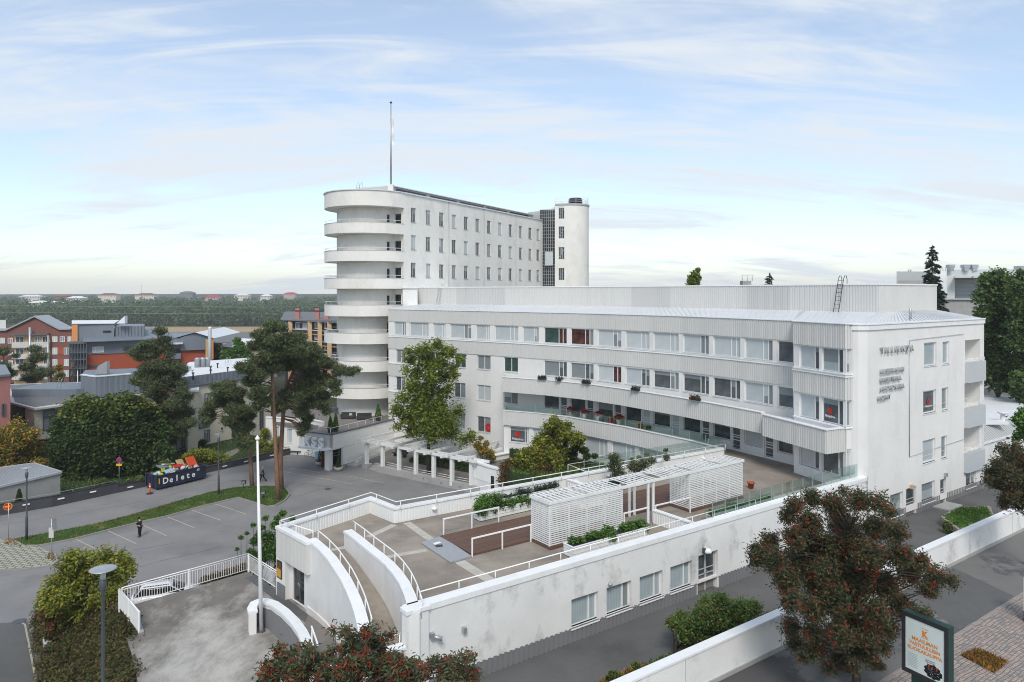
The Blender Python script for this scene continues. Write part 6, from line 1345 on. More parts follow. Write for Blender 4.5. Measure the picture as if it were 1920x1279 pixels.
for i, (px, dd, red) in enumerate(((1056, 1.9, 1), (1080, 1.7, 1), (1105, 1.8, 1), (1129, 1.7, 0), (1143, 1.9, 1), (1184, 1.6, 0), (1070, 1.2, 2), (1090, 1.2, 2), (1202, 1.3, 2), (1115, 1.2, 2))):
    s = B4P.s_px(px); x, y = B4P.at(s, -dd * .8); z0 = 7.6
    nm = ['first red topped table from the left on the glass balcony', 'second red topped table from the left on the glass balcony', 'third red topped table on the glass balcony', 'dark red armchair in the middle of the glass balcony', 'red topped table right of the dark red armchair', 'red armchair at the right of the glass balcony', 'leftmost dark chair on the glass balcony', 'second dark chair on the glass balcony', 'rightmost dark chair on the glass balcony', 'dark chair near the red armchair on the glass balcony'][i]
    if red == 1: r = empty('flower_stand', nm, 'table', None, (x, y, z0)); mb('pot_white').lathe((x, y, z0), [(.2, 0), (.22, .5), (.3, 1.0)], 10).build('pot', r); C, _ = blob_points([(x - .25, y, z0 + 1.25, .3), (x + .25, y, z0 + 1.25, .3), (x, y, z0 + 1.4, .3)], 420, .3, .5); o = leaves_mesh(C, .14, .8, .5, 'blossom'); link('flowers', o, r)
    else: m = 'terracotta' if red == 0 else 'black_metal'; r = empty('balcony_chair', nm, 'chair', None, (x, y, z0)); mb('red' if red == 0 else m).box((x, y), .6, .6, z0 + .4, z0 + .5, .5).build('seat', r); mb('red' if red == 0 else m).box((x + .1, y + .28), .6, .08, z0 + .5, z0 + .95, .5).build('backrest', r); q = mb('black_metal'); q.box((x - .2, y - .2), .05, .05, z0, z0 + .4); q.box((x + .2, y - .2), .05, .05, z0, z0 + .4); q.box((x - .2, y + .2), .05, .05, z0, z0 + .4); q.box((x + .2, y + .2), .05, .05, z0, z0 + .4); q.build('legs', r)
# ================================================================== YARD OBJECTS
def lamp(lab, px, py, h, disc=.45, grp=None, z=0.0, base=None):
    x, y, zz = P(px, py, z) if base is None else base; r = empty('street_lamp', lab, 'street lamp', grp, (x, y, zz)); zt = zz + h
    mb('dark_grey_metal').lathe((x, y, zz), [(.11, 0), (.11, 2.1), (.07, 2.2), (.06, h - .95), (.12, h - .8), (.14, h - .45), (.10, h - .42)], 12).build('pole', r)
    mb('pane_pale').lathe((x, y, zt - .42), [(.10, 0), (.10, .34), (.08, .35)], 12).build('lantern', r)
    mb('galv').lathe((x, y, zt - .07), [(.12, 0), (disc * .9, .03), (disc, .05), (disc * .9, .075), (.1, .11)], 24).build('disc_shade', r)
lamp('dark street lamp at the end of the grass strip next to the no entry sign', 50, 1015, 6.5, .42); lamp('slim dark street lamp rising from the middle of the grass strip', 410, 929, 6.7, .42)
lx, ly = Q(193, 27.4); lamp('large street lamp with a round disc in the left foreground', 0, 0, ZA(1066, 27.4) - 4.0, .49, base=(lx, ly, 4.0))
slab('lamp_footing', 'concrete', [(lx - .3, ly - .3), (lx + .3, ly - .3), (lx + .3, ly + .3), (lx - .3, ly + .3)], -.4, 4.02)
def sign_post(lab, px, py, h, build, z=0):
    x, y, zz = P(px, py, z); r = empty('road_sign', lab, 'road sign', None, (x, y, zz)); mb('galv').tube([(x, y, zz), (x, y, zz + h)], .035, 6).build('pole', r); build(r, x, y, zz)
def disc(r, x, y, z, rad, mat, name, dy=-.05, sq=None, ang_=0.0):
    b = mb(mat); ca, sa = math.cos(ang_), math.sin(ang_)
    if sq: w_, h_ = sq; pts = [(-w_, -h_), (w_, -h_), (w_, h_), (-w_, h_)]
    else: pts = [(rad * math.cos(t * math.tau / 20), rad * math.sin(t * math.tau / 20)) for t in range(20)]
    f = [(x + p * ca - dy * sa * -1, y + p * sa + dy * ca, z + q) for p, q in pts]; k = [(X + .0, Y + .015, Z) for X, Y, Z in f]; n = len(pts); b.add(f + k, [tuple(range(n)), tuple(range(n, 2 * n))[::-1]] + [(i, n + i, n + (i + 1) % n, (i + 1) % n) for i in range(n)]); b.build(name, r)
def noentry(r, x, y, z): disc(r, x, y, z + 3.0, .33, 'yellow', 'border', -.05, ang_=.6); disc(r, x, y, z + 3.0, .29, 'red', 'sign_face', -.07, ang_=.6); disc(r, x, y, z + 3.0, 0, 'yellow', 'bar', -.09, (.2, .06), .6)
def nopark(r, x, y, z): disc(r, x, y, z + 2.75, .32, 'red', 'sign_face', -.05); disc(r, x, y, z + 2.75, .24, 'blue', 'sign_field', -.07); b = mb('red'); b.bar((x - .17, y - .085, z + 2.92), (x + .17, y - .085, z + 2.58), .05, .02); b.bar((x + .17, y - .088, z + 2.92), (x - .17, y - .088, z + 2.58), .05, .02); b.build('cross', r); disc(r, x, y, z + 2.2, 0, 'yellow', 'plate', -.05, (.33, .12))
def info(r, x, y, z): disc(r, x, y, z + 2.3, 0, 'pot_white', 'plate', -.06, (.18, .42), .2); disc(r, x + .15, y, z + 3.0, 0, 'galv', 'plate', .06, (.16, .45), 1.1)
sign_post('round red and yellow no entry sign at the far left by the drive', 16, 1013, 3.3, noentry); sign_post('no stopping sign with a yellow plate behind the garden wall', 223.5, 908, 3.1, nopark, .3); sign_post('grey information plates on a pole at the corner of the grass strip', 97, 1051, 3.4, info)
def dumpster():
    a, c = Vector(P2(296, 920, 0)), Vector(P2(386, 898, 0)); d = (c - a).normalized(); n = Vector((-d.y, d.x)); L_ = (c - a).length; W = 2.35; an = math.atan2(d.y, d.x)
    r = empty('skip_container', 'dark blue open skip full of rubbish lettered Delete beside the garden wall', 'skip', None, (*(a + d * L_ / 2 + n * W / 2), 0)); b = mb('dumpster'); g = lambda s, t: a + d * s + n * t
    b.prism([g(0, 0), g(L_, 0), g(L_, .06), g(0, .06)], .22, 1.62); b.prism([g(0, W - .06), g(L_, W - .06), g(L_, W), g(0, W)], .22, 1.62); b.prism([g(0, .061), g(.06, .061), g(.06, W - .061), g(0, W - .061)], .22, 1.62); b.prism([g(L_ - .06, .061), g(L_, .061), g(L_, W - .061), g(L_ - .06, W - .061)], .22, 1.62); b.prism([g(.061, .061), g(L_ - .061, .061), g(L_ - .061, W - .061), g(.061, W - .061)], .22, .3); b.build('tub', r)
    b = mb('dumpster')
    for p, q in ((g(-.03, -.04), g(L_ + .03, -.04)), (g(-.03, W + .04), g(L_ + .03, W + .04))): b.bar((*p, 1.6), (*q, 1.6), .1, .1)
    b.bar((*g(-.04, 0), 1.605), (*g(-.04, W), 1.605), .1, .1); b.bar((*g(L_ + .04, 0), 1.605), (*g(L_ + .04, W), 1.605), .1, .1); b.build('rim', r)
    m = mb('dumpster'); m.box((0, 0), .09, .1, .18, 1.55); me = m.mesh('rib')
    for i in range(10): p = g(.35 + i * (L_ - .6) / 9, -.05) ; o = link('rib', me, r); o.matrix_basis = Matrix.Translation((p.x, p.y, 0)) @ Matrix.Rotation(an, 4, 'Z') @ Matrix.Diagonal((1, 1, 1, 1)) if i in (0, 9) else Matrix.Translation((p.x, p.y, 0)) @ Matrix.Rotation(an, 4, 'Z') @ Matrix.Diagonal((1, 1, .3, 1))
    for t in (.35, W - .35): b = mb('black_metal'); b.bar((*g(0, t), .12), (*g(L_, t), .12), .16, .2); b.build('runner', r)
    b = mb('dumpster'); b.bar((*g(-.12, .9), .2), (*g(-.12, .9), 1.5), .12, .12); b.bar((*g(-.12, 1.45), .2), (*g(-.12, 1.45), 1.5), .12, .12); b.bar((*g(-.13, .9), 1.5), (*g(-.13, 1.45), 1.5), .14, .14); b.bar((*g(-.1, .15), .25), (*g(-.1, .15), 1.55), .12, .12); b.bar((*g(-.1, W - .15), .25), (*g(-.1, W - .15), 1.55), .12, .12); b.build('hook_frame', r)
    for i in range(2): p = g(L_ - .3, .3 + i * 1.7); w_ = mb('black_metal'); w_.tube([p.to_3d() + Vector((0, 0, .16)) + n.to_3d() * -.12, p.to_3d() + Vector((0, 0, .16)) + n.to_3d() * .12], .16, 12); w_.build('roller', r)
    for i, chh in enumerate('Delete'): p = g(.85 + i * .68, -.075); text(chh, (.95 if chh in 'Dlt' else .88), 'white_paint', (p.x, p.y, .62), an, r, 'letter', .004, bold=.022)
    p = g(L_ - 1.0, -.03); o = mb('white_paint').box((p.x, p.y), .3, .02, 1.2, 1.42, an).build('label', r); q = mb('red'); q.bar((*(g(L_ - 1.1, -.045)), 1.24), (*(g(L_ - .9, -.045)), 1.38), .03, .05); q.bar((*(g(L_ - 1.1, -.048)), 1.38), (*(g(L_ - .9, -.048)), 1.24), .03, .05); q.build('label_mark', r); p = g(.15, -.03); mb('yellow').box((p.x, p.y), .12, .02, .7, 1.3, an).build('sticker', r)
    # rubbish
    ms = ['white_paint', 'orange', 'red', 'carton', 'grey_clad', 'pot_white', 'yellow_green', 'brown_board', 'light_blue', 'white_paint', 'cushion', 'tan']; names = ['scrap_board', 'crate', 'rubbish_bag', 'carton']; 
    for i in range(46):
        s, t = random.uniform(.4, L_ - .5), random.uniform(.3, W - .3); p = g(s, t); z = 1.35 + .75 * math.sin(math.pi * s / L_) * random.uniform(.3, .9); m = mb(ms[i % len(ms)]); k = random.choice((0, 1, 2)); dims = ((random.uniform(.5, 1.1), random.uniform(.3, .6), .06), (.4, .35, .3), (.35, .3, .25))[k]
        if k == 2: m.lathe((0, 0, -.15), [(.05, 0), (.28, .05), (.32, .2), (.2, .34), (.04, .42)], 8)
        else: m.box((0, 0), dims[0], dims[1], -dims[2] / 2, dims[2] / 2)
        o = m.build(('scrap_board', 'box', 'rubbish_bag')[k], r); o.matrix_basis = Matrix.Translation((p.x, p.y, z)) @ Matrix.Rotation(random.uniform(0, 3), 4, 'Z') @ Matrix.Rotation(random.uniform(-.7, .7), 4, 'X') @ Matrix.Rotation(random.uniform(-.4, .4), 4, 'Y')
    for (s, t, z, w_, h_, m_, rx) in ((L_ - 1.3, .9, 2.25, 1.4, 1.1, 'orange', 1.0), (1.3, 1.2, 2.25, 1.3, .8, 'grey_clad', .3), (L_ - 2.4, 1.3, 2.2, 1.0, .9, 'tan', .9), (2.9, .7, 2.05, 1.5, .5, 'red', .5), (2.2, 1.6, 2.3, 1.6, .35, 'pot_white', .1), (1.0, .6, 2.0, .5, .4, 'yellow_green', 1.2)):
        p = g(s, t); m = mb(m_); m.box((0, 0), w_, h_, -.05, .05); o = m.build('scrap_board', r); o.matrix_basis = Matrix.Translation((p.x, p.y, z)) @ Matrix.Rotation(an + .2, 4, 'Z') @ Matrix.Rotation(rx, 4, 'X') @ Matrix.Rotation(.15, 4, 'Y')
    b = mb('soil'); b.prism([g(.07, .07), g(L_ - .07, .07), g(L_ - .07, W - .07), g(.07, W - .07)], .3, 1.4); b.build('rubbish', r)
dumpster()
x, y, z = P(281, 926, 0); r = empty('traffic_marker', 'orange traffic marker post standing before the skip', 'traffic marker', None, (x, y, 0)); mb('black_metal').lathe((x, y, 0), [(.35, 0), (.35, .06), (.1, .08)], 12).build('foot', r); b = mb('orange'); b.lathe((x, y, .08), [(.14, 0), (.09, .3), (.09, 1.05), (.05, 1.1)], 12); b.build('post', r); mb('white_paint').lathe((x, y, .75), [(.1, 0), (.1, .14)], 12).build('reflector', r)
for px, py, lab in ((457, 915, 'black spotlight on the grass beside the left pine trunk'), (494, 935, 'black spotlight leaning on the grass below the tall pines')):
    x, y, z = P(px, py, .1); r = empty('garden_spotlight', lab, 'spotlight', None, (x, y, .1)); mb('black_metal').tube([(x, y, .1), (x, y, .6)], .04, 6).build('stake', r); b = mb('black_metal'); b.box((x, y), .5, .3, .55, .95, .5); b.build('housing', r); b = mb('pane_mid'); b.box((x, y - .17), .36, .03, .62, .88, .5); b.build('lens', r)
# people
def skinmesh(name, joints, mat, parent, sub=1):
    vs, es, rs = [], [], []; idx = {}
    for chain in joints:
        prev = None
        for key, p, rad in chain:
            if key not in idx: idx[key] = len(vs); vs.append(p); rs.append(rad)
            if prev is not None: es.append((prev, idx[key]))
            prev = idx[key]
    me = bpy.data.meshes.new(name); me.from_pydata(vs, es, []); me.materials.append(MATS[mat]); o = bpy.data.objects.new(name, me); COL.objects.link(o)
    m = o.modifiers.new('skin', 'SKIN'); m.use_smooth_shade = True
    for i, v in enumerate(me.skin_vertices[0].data): v.radius = (rs[i], rs[i]); v.use_root = (i == 0)
    if sub: s = o.modifiers.new('sub', 'SUBSURF'); s.levels = s.render_levels = sub
    bpy.context.view_layer.update(); dg = bpy.context.evaluated_depsgraph_get(); me2 = bpy.data.meshes.new_from_object(o.evaluated_get(dg)); bpy.data.objects.remove(o); me2.materials.clear(); me2.materials.append(MATS[mat]); return link(name, me2, parent)
def person(lab, base, face, pose):
    x, y, z = base; r = empty('person', lab, 'person', None, (x, y, z)); f = Vector((math.sin(face), math.cos(face), 0)); s = Vector((f.y, -f.x, 0)); T = lambda a, b, c: tuple(Vector((x, y, z)) + s * a + f * b + Vector((0, 0, c)))
    P_ = pose; L = P_['l']; Rr = P_['r']
    J = [[('pel', T(0, 0, .95), .13), ('sp', T(0, .01, 1.15), .12), ('ch', T(0, .02, 1.36), .14), ('nk', T(0, .03, 1.52), .055), ('hd', T(0, P_.get('hd', .06), 1.64), .085), ('top', T(0, P_.get('hd', .06) + .01, 1.74), .07)]]
    for sg, k in ((-1, 'l'), (1, 'r')):
        q = P_[k]; J.append([('pel', 0, 0), (k + 'hip', T(sg * .1, 0, .9), .10), (k + 'kn', T(sg * .11, q['kn'], .5), .068), (k + 'an', T(sg * .11, q['an'], q.get('lift', .09)), .045), (k + 'toe', T(sg * .12, q['an'] + .17, q.get('lift', .09) - .04), .04)])
        J.append([('ch', 0, 0), (k + 'sh', T(sg * .18, .02, 1.42), .065), (k + 'el', T(sg * .25, q['el'][0], q['el'][1]), .048), (k + 'wr', T(sg * q.get('wx', .2), q['wr'][0], q['wr'][1]), .035), (k + 'hn', T(sg * q.get('wx', .2) * .9, q['wr'][0] + q.get('hf', .08), q['wr'][1] + q.get('hz', 0)), .035)])
    skinmesh('body', J, 'skin', r)
    g = lambda c, k: [(n, p, rd * k if rd else rd) for n, p, rd in c]
    jk = [g(J[0][:3], 1.22)] + [g(J[i][:-1], 1.3)[:4] for i in (2, 4)]; skinmesh('jacket', jk, P_['jacket'], r)
    tr = [[(n, p, rd * 1.2 if rd else .14) for n, p, rd in J[0][:1]]] ; tr = [[J[0][0][:2] + (.145,)] + [(n, p, rd * 1.22) for n, p, rd in J[i][1:4]] for i in (1, 3)]; skinmesh('trousers', tr, 'cloth_black', r)
    for i in (1, 3): a, b_ = J[i][3][1], J[i][4][1]; b = mb('cloth_black'); b.tube([(a[0] - f.x * .05, a[1] - f.y * .05, a[2] - .02), (*a[:2], a[2] - .03), b_], [.05, .06, .045], 8); b.build('shoe', r)
    hp = Vector(J[0][4][1]); h = mb(P_['hair']); h.lathe((hp.x - f.x * .02, hp.y - f.y * .02, hp.z - .02), [(.09, 0), (.112, .05), (.108, .12), (.07, .175), (.01, .19)], 12); h.build('hair', r)
    ns = mb('skin'); fp_ = hp + f * .085; ns.tube([fp_ + Vector((0, 0, .03)), fp_ + f * .03 - Vector((0, 0, .01)), fp_ - Vector((0, 0, .03))], [.01, .016, .01], 5); ns.build('nose', r)
    if P_.get('bag'): b = mb('cloth_grey'); c = Vector(J[4][-1][1]); b.box((c.x, c.y), .12, .34, c.z - .32, c.z - .02, -face); o = b.build('shoulder_bag'); tag(o, 'dark bag carried by the walking person', 'bag')
    return r
person('person in black with a dark cap standing in the parking bays looking at a phone', P(262.5, 1007, 0), R(-75), dict(l=dict(kn=.02, an=-.02, el=(.08, 1.15), wr=(.30, 1.28), wx=.08, hf=.05), r=dict(kn=.05, an=.05, el=(.08, 1.15), wr=(.30, 1.26), wx=.08, hf=.05), jacket='cloth_black', hair='cloth_black', hd=.11))
person('person in a dark jacket with light hair walking past the pines', P(493, 904, 0), R(-95), dict(l=dict(kn=.22, an=.32, el=(-.12, 1.15), wr=(-.05, .92), wx=.26, hf=0, hz=-.07), r=dict(kn=-.06, an=-.38, lift=.18, el=(.1, 1.16), wr=(.25, .98), wx=.24, hf=.04, hz=-.05), jacket='cloth_grey', hair='tan', hd=.06, bag=True))
# white car behind the plaza railing
def car():
    cx, cy = P2(312, 1098, 1.3); a = Vector(P2(465.6, 1038, 5.8)) - Vector(P2(229, 1102, 5.8)); an = math.atan2(a.y, a.x) - R(25); r = empty('parked_car', 'white car parked below the plaza behind the white bar railing', 'car', None, (0, 0, 0))
    def loft(m, secs, name):
        b = mb(m); vs = []; n = len(secs[0][1])
        for X, pr in secs: vs += [(X, Y, Z) for Y, Z in pr]
        fs = [(i * n + k, i * n + (k + 1) % n, (i + 1) * n + (k + 1) % n, (i + 1) * n + k) for i in range(len(secs) - 1) for k in range(n)]; fs += [tuple(range(n))[::-1], tuple(range((len(secs) - 1) * n, len(secs) * n))]; b.add(vs, fs, True); return b.build(name, r)
    pr = lambda w_, z0, z1, t=.08: [(-w_ + t, z0), (w_ - t, z0), (w_, z0 + t * 1.5), (w_, z1 - t * 1.5), (w_ - t * 1.4, z1), (-w_ + t * 1.4, z1), (-w_, z1 - t * 1.5), (-w_, z0 + t * 1.5)]
    loft('car_white', [(-2.2, pr(.7, .4, .85)), (-2.1, pr(.84, .28, .95)), (-1.4, pr(.9, .24, 1.0)), (.9, pr(.9, .24, 1.02)), (1.7, pr(.87, .26, .92)), (2.15, pr(.78, .3, .75)), (2.25, pr(.6, .38, .65))], 'body')
    loft('car_glass', [(-2.0, pr(.74, .98, 1.04, .02)), (-1.55, pr(.70, .98, 1.46, .04)), (.35, pr(.69, .98, 1.48, .04)), (1.15, pr(.74, .98, 1.05, .02))], 'windows'); loft('car_white', [(-1.6, pr(.66, 1.45, 1.50, .02)), (-1.2, pr(.66, 1.46, 1.55, .02)), (.1, pr(.66, 1.47, 1.55, .02)), (.4, pr(.64, 1.45, 1.50, .02))], 'roof')
    b = mb('car_white')
    for X0, X1 in ((-1.95, -1.5), (1.1, .36)): 
        for s in (-1, 1): b.bar((X0, s * .72, 1.0), (X1, s * .67, 1.5), .05, .05)
    for s in (-1, 1): b.bar((-.5, s * .74, 1.0), (-.5, s * .68, 1.5), .05, .05); 
    b.build('pillars', r); b = mb('black_metal')
    for s in (-.55, .55): b.bar((-1.4, s, 1.59), (.2, s, 1.59), .04, .04)
    b.build('roof_rails', r)
    for X in (-1.35, 1.4):
        for s in (-1, 1): w_ = mb('black_metal'); w_.tube([(X, s * .72, .33), (X, s * .92, .33)], .33, 18); o = w_.build('wheel', r); q = mb('galv').tube([(X, s * .90, .33), (X, s * .935, .33)], .2, 12).build('rim'); q.parent = o
    for s in (-.62, .62): mb('pane_pale').box((2.16, s), .12, .3, .6, .74).build('headlight', r); mb('red').box((-2.15, s * 1.15), .1, .2, .65, .88).build('tail_light', r)
    r.location = (cx, cy, 0); r.rotation_euler = (0, 0, an)
car()
# bollards / planting beside plaza wall
# advertising stand
def advert():
    a, c = Vector((13.62, 24.75)), Vector((14.38, 23.35)); d = (c - a).normalized(); n = Vector((d.y, -d.x)); an = math.atan2(d.y, d.x); W = (c - a).length; z0, z1 = 8.85, 10.93
    m = a.lerp(c, .5); r = empty('advertising_stand', 'dark green advertising stand with a poster reading RUOKAKAUPPA on the cobbles', 'advertising stand', None, (m.x, m.y, ZS)); g = lambda s, t: (a + d * s + n * t)
    b = mb('dark_green'); b.prism([g(0, .0), g(W, 0), g(W, -.28), g(0, -.28)], z0, z1); b.prism([g(.3, -.04), g(W - .15, -.04), g(W - .15, -.24), g(.3, -.24)], ZS - .1, z0); b.build('case', r)
    b = mb('black_metal'); 
    for q in ((0, W, z1 - .15, z1), (0, W, z0, z0 + .15), (0, .13, z0 + .15, z1 - .15), (W - .13, W, z0 + .15, z1 - .15)): b.prism([g(q[0], .04), g(q[1], .04), g(q[1], .002), g(q[0], .002)], q[2], q[3])
    b.build('frame', r)
    p = mb('poster'); p.prism([g(.13, .02), g(W - .13, .02), g(W - .13, .004), g(.13, .004)], z0 + .15, z1 - .15); po = p.build('poster', r)
    def ln(t, z, size, mat='orange_print', s=.5, bold=.006):
        x, y = g(W * s, .024); o = text(t, size, mat, (x, y, z), an, None, 'lettering', .001, bold=bold); o.parent = po; return o
    ln('K', z1 - .62, .27, bold=.018); ln('MAAILMAN', z1 - .86, .175, s=.5); ln('VASTUULLISIN', z1 - 1.03, .165); ln('RUOKAKAUPPA', z1 - 1.21, .165); ln('Luotettavasti\nlähikaupassasi', z1 - 1.36, .06, 'grey_clad', .62, .001)
    b = mb('orange_print'); 
    for z in (z1 - .36, z1 - .68): b.prism([g(W * .5 - .12, .024), g(W * .5 + .12, .024), g(W * .5 + .12, .021), g(W * .5 - .12, .021)], z, z + .018)
    o = b.build('print_lines'); o.parent = po; b = mb('grey_clad')
    for k in range(9): z = z1 - 1.36 - k * .055; b.prism([g(.2, .024), g(.55, .024), g(.55, .021), g(.2, .021)], z, z + .008)
    o = b.build('print_lines'); o.parent = po
    b = mb('black_metal'); cx = W * .68; vs = []; pts = []
    for k in range(26): t = k * math.tau / 26; rr_ = (.30 + .03 * math.sin(k * 2.3)); pts.append((cx + rr_ * math.cos(t), max(z0 + .16, z0 + .40 + rr_ * .78 * math.sin(t))))
    vs = [(*g(min(s, W - .14), .023), z) for s, z in pts]; b.add(vs, [tuple(range(len(vs)))[::-1], tuple(range(len(vs)))]); o = b.build('print_shape'); o.parent = po
    b = mb('orange')
    for s in (cx - .14, cx + .13): b.add([(*g(s - .06, .026), z0 + .68), (*g(s, .026), z0 + .45), (*g(s + .06, .026), z0 + .66), (*g(s + .01, .026), z0 + .56)], [(0, 1, 2, 3), (3, 2, 1, 0)])
    o = b.build('print_shape'); o.parent = po
    b = mb('white_paint')
    for k in range(34): t = random.uniform(0, math.tau); q = random.uniform(.05, .27); s, z = cx + q * math.cos(t), z0 + .38 + q * .7 * math.sin(t); z = max(z, z0 + .19); s = min(s, W - .17); e = random.uniform(.006, .016); b.prism([g(s, .028), g(s + e, .028), g(s + e, .025), g(s, .025)], z, z + e)
    o = b.build('print_shape'); o.parent = po
pm('dark_green', (.012, .045, .038), .4, .06, 2, spec=.5)
advert()
x, y, z = P(1919, 1165, ZS); r = empty('utility_box', 'grey street cabinet cut by the right edge of the picture', 'cabinet', None, (x + .45, y, ZS)); mb('pot_white').box((x + .45, y), .8, .5, ZS + .5, ZS + 2.0, ang).build('cabinet', r); mb('cushion').box((x + .45, y), .8, .5, ZS, ZS + .5, ang).build('base', r)
# wall fittings on the street wall
for px, py, lab in ((808, 1192, 'grey floodlight bracket on the street wall near the corner'), (868, 1181, 'small grey socket on the stained street wall')):
    s = near.s_px(px); x, y = near.at(s, .12); z = ZA(py, y); r = empty('wall_fitting', lab, 'wall lamp', None, (x, y, z)); b = mb('galv'); b.box((x, y), .16, .2, z - .12, z + .12, ang); b.build('bracket', r)
    if px == 808: mb('galv').tube([(x, y, z), (*near.at(s + .35, .35), z - .15)], [.05, .11], 8).build('lamp_head', r)
s = near.s_px(1322); x, y = near.at(s, .2); z = ZA(1034, y); r = empty('wall_lamp', 'white round wall lamp above the street door', 'lamp', None, (x, y, z)); mb('white_paint').lathe((x, y, z - .12), [(.05, 0), (.2, .04), (.24, .14), (.15, .26), (.04, .3)], 12).build('globe', r); mb('dark_grey_metal').box(near.at(s - .2, .08), .1, .2, z - .1, z + .2, ang).build('bracket', r)
s = near.s_px(1142); x, y = near.at(s, .1); tag(mb('galv').lathe((x, y, ZA(1096, y)), [(.02, -.08), (.11, -.05), (.11, .05), (.04, .1)], 8).build('wall_camera'), 'small grey camera above the second street window', 'camera')

# ================================================================== BACKGROUND BUILDINGS
def wins(parent, path, rects, panes, depth=.1, frame='frame', cols=(0, .5, 1)):
    for i, (x0, x1, yt, yb) in enumerate(rects): s0, s1, z0, z1 = hole_px(path, x0, x1, yt, yb); window(parent, path, s0, s1, z0, z1, cols=cols, panes=(panes[i % len(panes)],), inset=-depth, frame=frame, t=.1, sill=False)
def block(parent, name, mat, poly, z0, z1): return mb(mat).prism([tuple(p)[:2] for p in poly], z0, z1).build(name, parent)
# A: beige two storey buildings with grey sheet metal roofs
BA = empty('beige_building', 'cream rendered building with grey metal roof edge behind the pines and maples', 'building', None, (-48, 99.4, -.8))
pa = Path([P2(317, 853, -.8), P2(451, 822, -.8), Q(508, 117)]); back_ = [Q(508, 140), Q(350, 128), Q(310, 108)]
block(BA, 'wall', 'beige', [pa.at(s) for s in pa.c] + back_, -1.5, 8.3); block(BA, 'roof_edge', 'grey_clad_dark', [pa.at(s, .25) for s in pa.c] + back_, 8.3, 8.5)
pi_ = pa.off(-1.0); b = mb('grey_clad'); ribbon(b, pi_, 8.5, 9.7, .3); corr(b, pi_, 8.5, 9.7, .8, .05, o=.01); b.build('roof_cladding', BA); block(BA, 'flat_roof', 'roof_white', [pa.at(s, -1.35) for s in pa.c] + [Q(500, 138), Q(355, 127), Q(330, 110)], 8.5, 9.5)
block(BA, 'pier', 'beige', [Q(352, 99.5), Q(371, 101), Q(371, 104), Q(340, 104)], -1.5, 7.9); block(BA, 'pier_roof', 'roof_white', [Q(346, 99), Q(373, 100.6), Q(373, 105), Q(338, 104)], 7.9, 8.15)
wins(BA, pa, [(383, 394.5, 737, 757), (434, 446, 733, 750), (383, 393, 806, 829), (358, 362, 740, 758)], ['pane_mid', 'pane_dark'], frame='grey_clad_dark'); wins(BA, pa, [(372, 392, 774, 803)], ['grey_clad'], frame='grey_clad_dark')
wins(BA, pa, [(412.5, 418, 800, 808)], ['pane_dark'], frame='beige', cols=(0, 1)); wins(BA, pa, [(318, 352, 820, 842)], ['pane_light'], frame='grey_clad_dark', cols=(0, .33, .66, 1)); wins(BA, pa, [(434, 446, 780, 818)], ['pane_slate'], frame='grey_clad_dark'); wins(BA, pa, [(486, 493, 770, 805)], ['pane_slate'], frame='grey_clad_dark')
block(BA, 'lower_cladding', 'grey_clad', [pa.at(pa.s_px(318), .08), pa.at(pa.s_px(352), .08), pa.at(pa.s_px(352), 0), pa.at(pa.s_px(318), 0)], -.3, .75)
for i, (px, d) in enumerate(((370, 118), (380, 118.5), (389, 119))): x, y = Q(px, d); mb('galv').lathe((x, y, 9.5), [(.45, 0), (.45, 1.3), (.5, 1.35), (.3, 1.6)], 10).build('roof_vent', BA)
for px, d in ((395, 112), (408, 117), (362, 103.5), (395, 107.5), (427, 111), (348, 112)): x, y = Q(px, d); mb('black_metal').lathe((x, y, 9.2), [(.1, 0), (.1, .9), (.2, .95), (.2, 1.1)], 8).build('roof_pipe', BA)
x, y = Q(424, 121); ladder('pale ladder hoops at the back edge of the white flat roof', (x, y), 9.4, 10.6, (.1, .3), 'galv', ax=(1, 0))
BL = empty('beige_building', 'cream building with an overhanging upper storey behind the round maples', 'building', None, (*Q(64.5, 95), -2))
pl = Path([Q(18, 101), Q(47.5, 97.2), Q(64.5, 95), Q(300, 111.5)]); bb = [Q(300, 125), Q(18, 118)]
block(BL, 'upper_wall', 'beige', [pl.at(pl.c[1]), pl.at(pl.c[2]), pl.at(pl.c[3])] + [Q(300, 125), Q(60, 115)], 2.1, 6.3); block(BL, 'side_wall', 'tile_dark', [Q(12, 101.5), Q(47.4, 97.6), Q(55, 115), Q(12, 118)], 2.0, 6.25)
block(BL, 'lower_wall', 'brick_brown', [Q(52, 97.5), Q(70, 96.6), Q(300, 113), Q(300, 125), Q(40, 116)], -2.5, 2.1); block(BL, 'roof_edge', 'pot_white', [Q(20, 99.5), Q(65.2, 94.2), Q(300, 110.6), Q(300, 126), Q(18, 119)], 6.3, 6.55)
block(BL, 'flat_roof', 'roof_grey', [Q(28, 100), Q(65.4, 95.4), Q(300, 112), Q(300, 125), Q(18, 118)], 6.5, 6.6)
p2_ = Path([Q(22, 104.5), Q(140, 104.5), Q(300, 114)]); b = mb('grey_clad'); ribbon(b, p2_, 6.5, 7.7, 8); corr(b, p2_, 6.5, 7.7, .9, .05, o=.02); b.build('roof_cladding', BL)
p3_ = Path([Q(152, 106), Q(179, 103.5), Q(262, 108)]); b = mb('grey_clad'); b.prism([p3_.at(0), p3_.at(p3_.c[1]), p3_.at(p3_.L), Q(262, 116), Q(160, 113)], 6.4, 9.6); corr(b, p3_, 6.6, 9.6, .75, .05, o=.02); b.build('penthouse', BL); b = mb('roof_white'); ribbon(b, p3_, 9.6, 9.75, .5, o=.12); b.build('flashing', BL); x, y = Q(205, 106.2); b = mb('pot_white'); b.box((x, y), .7, .8, 7.0, 8.3); b.build('hatch', BL)
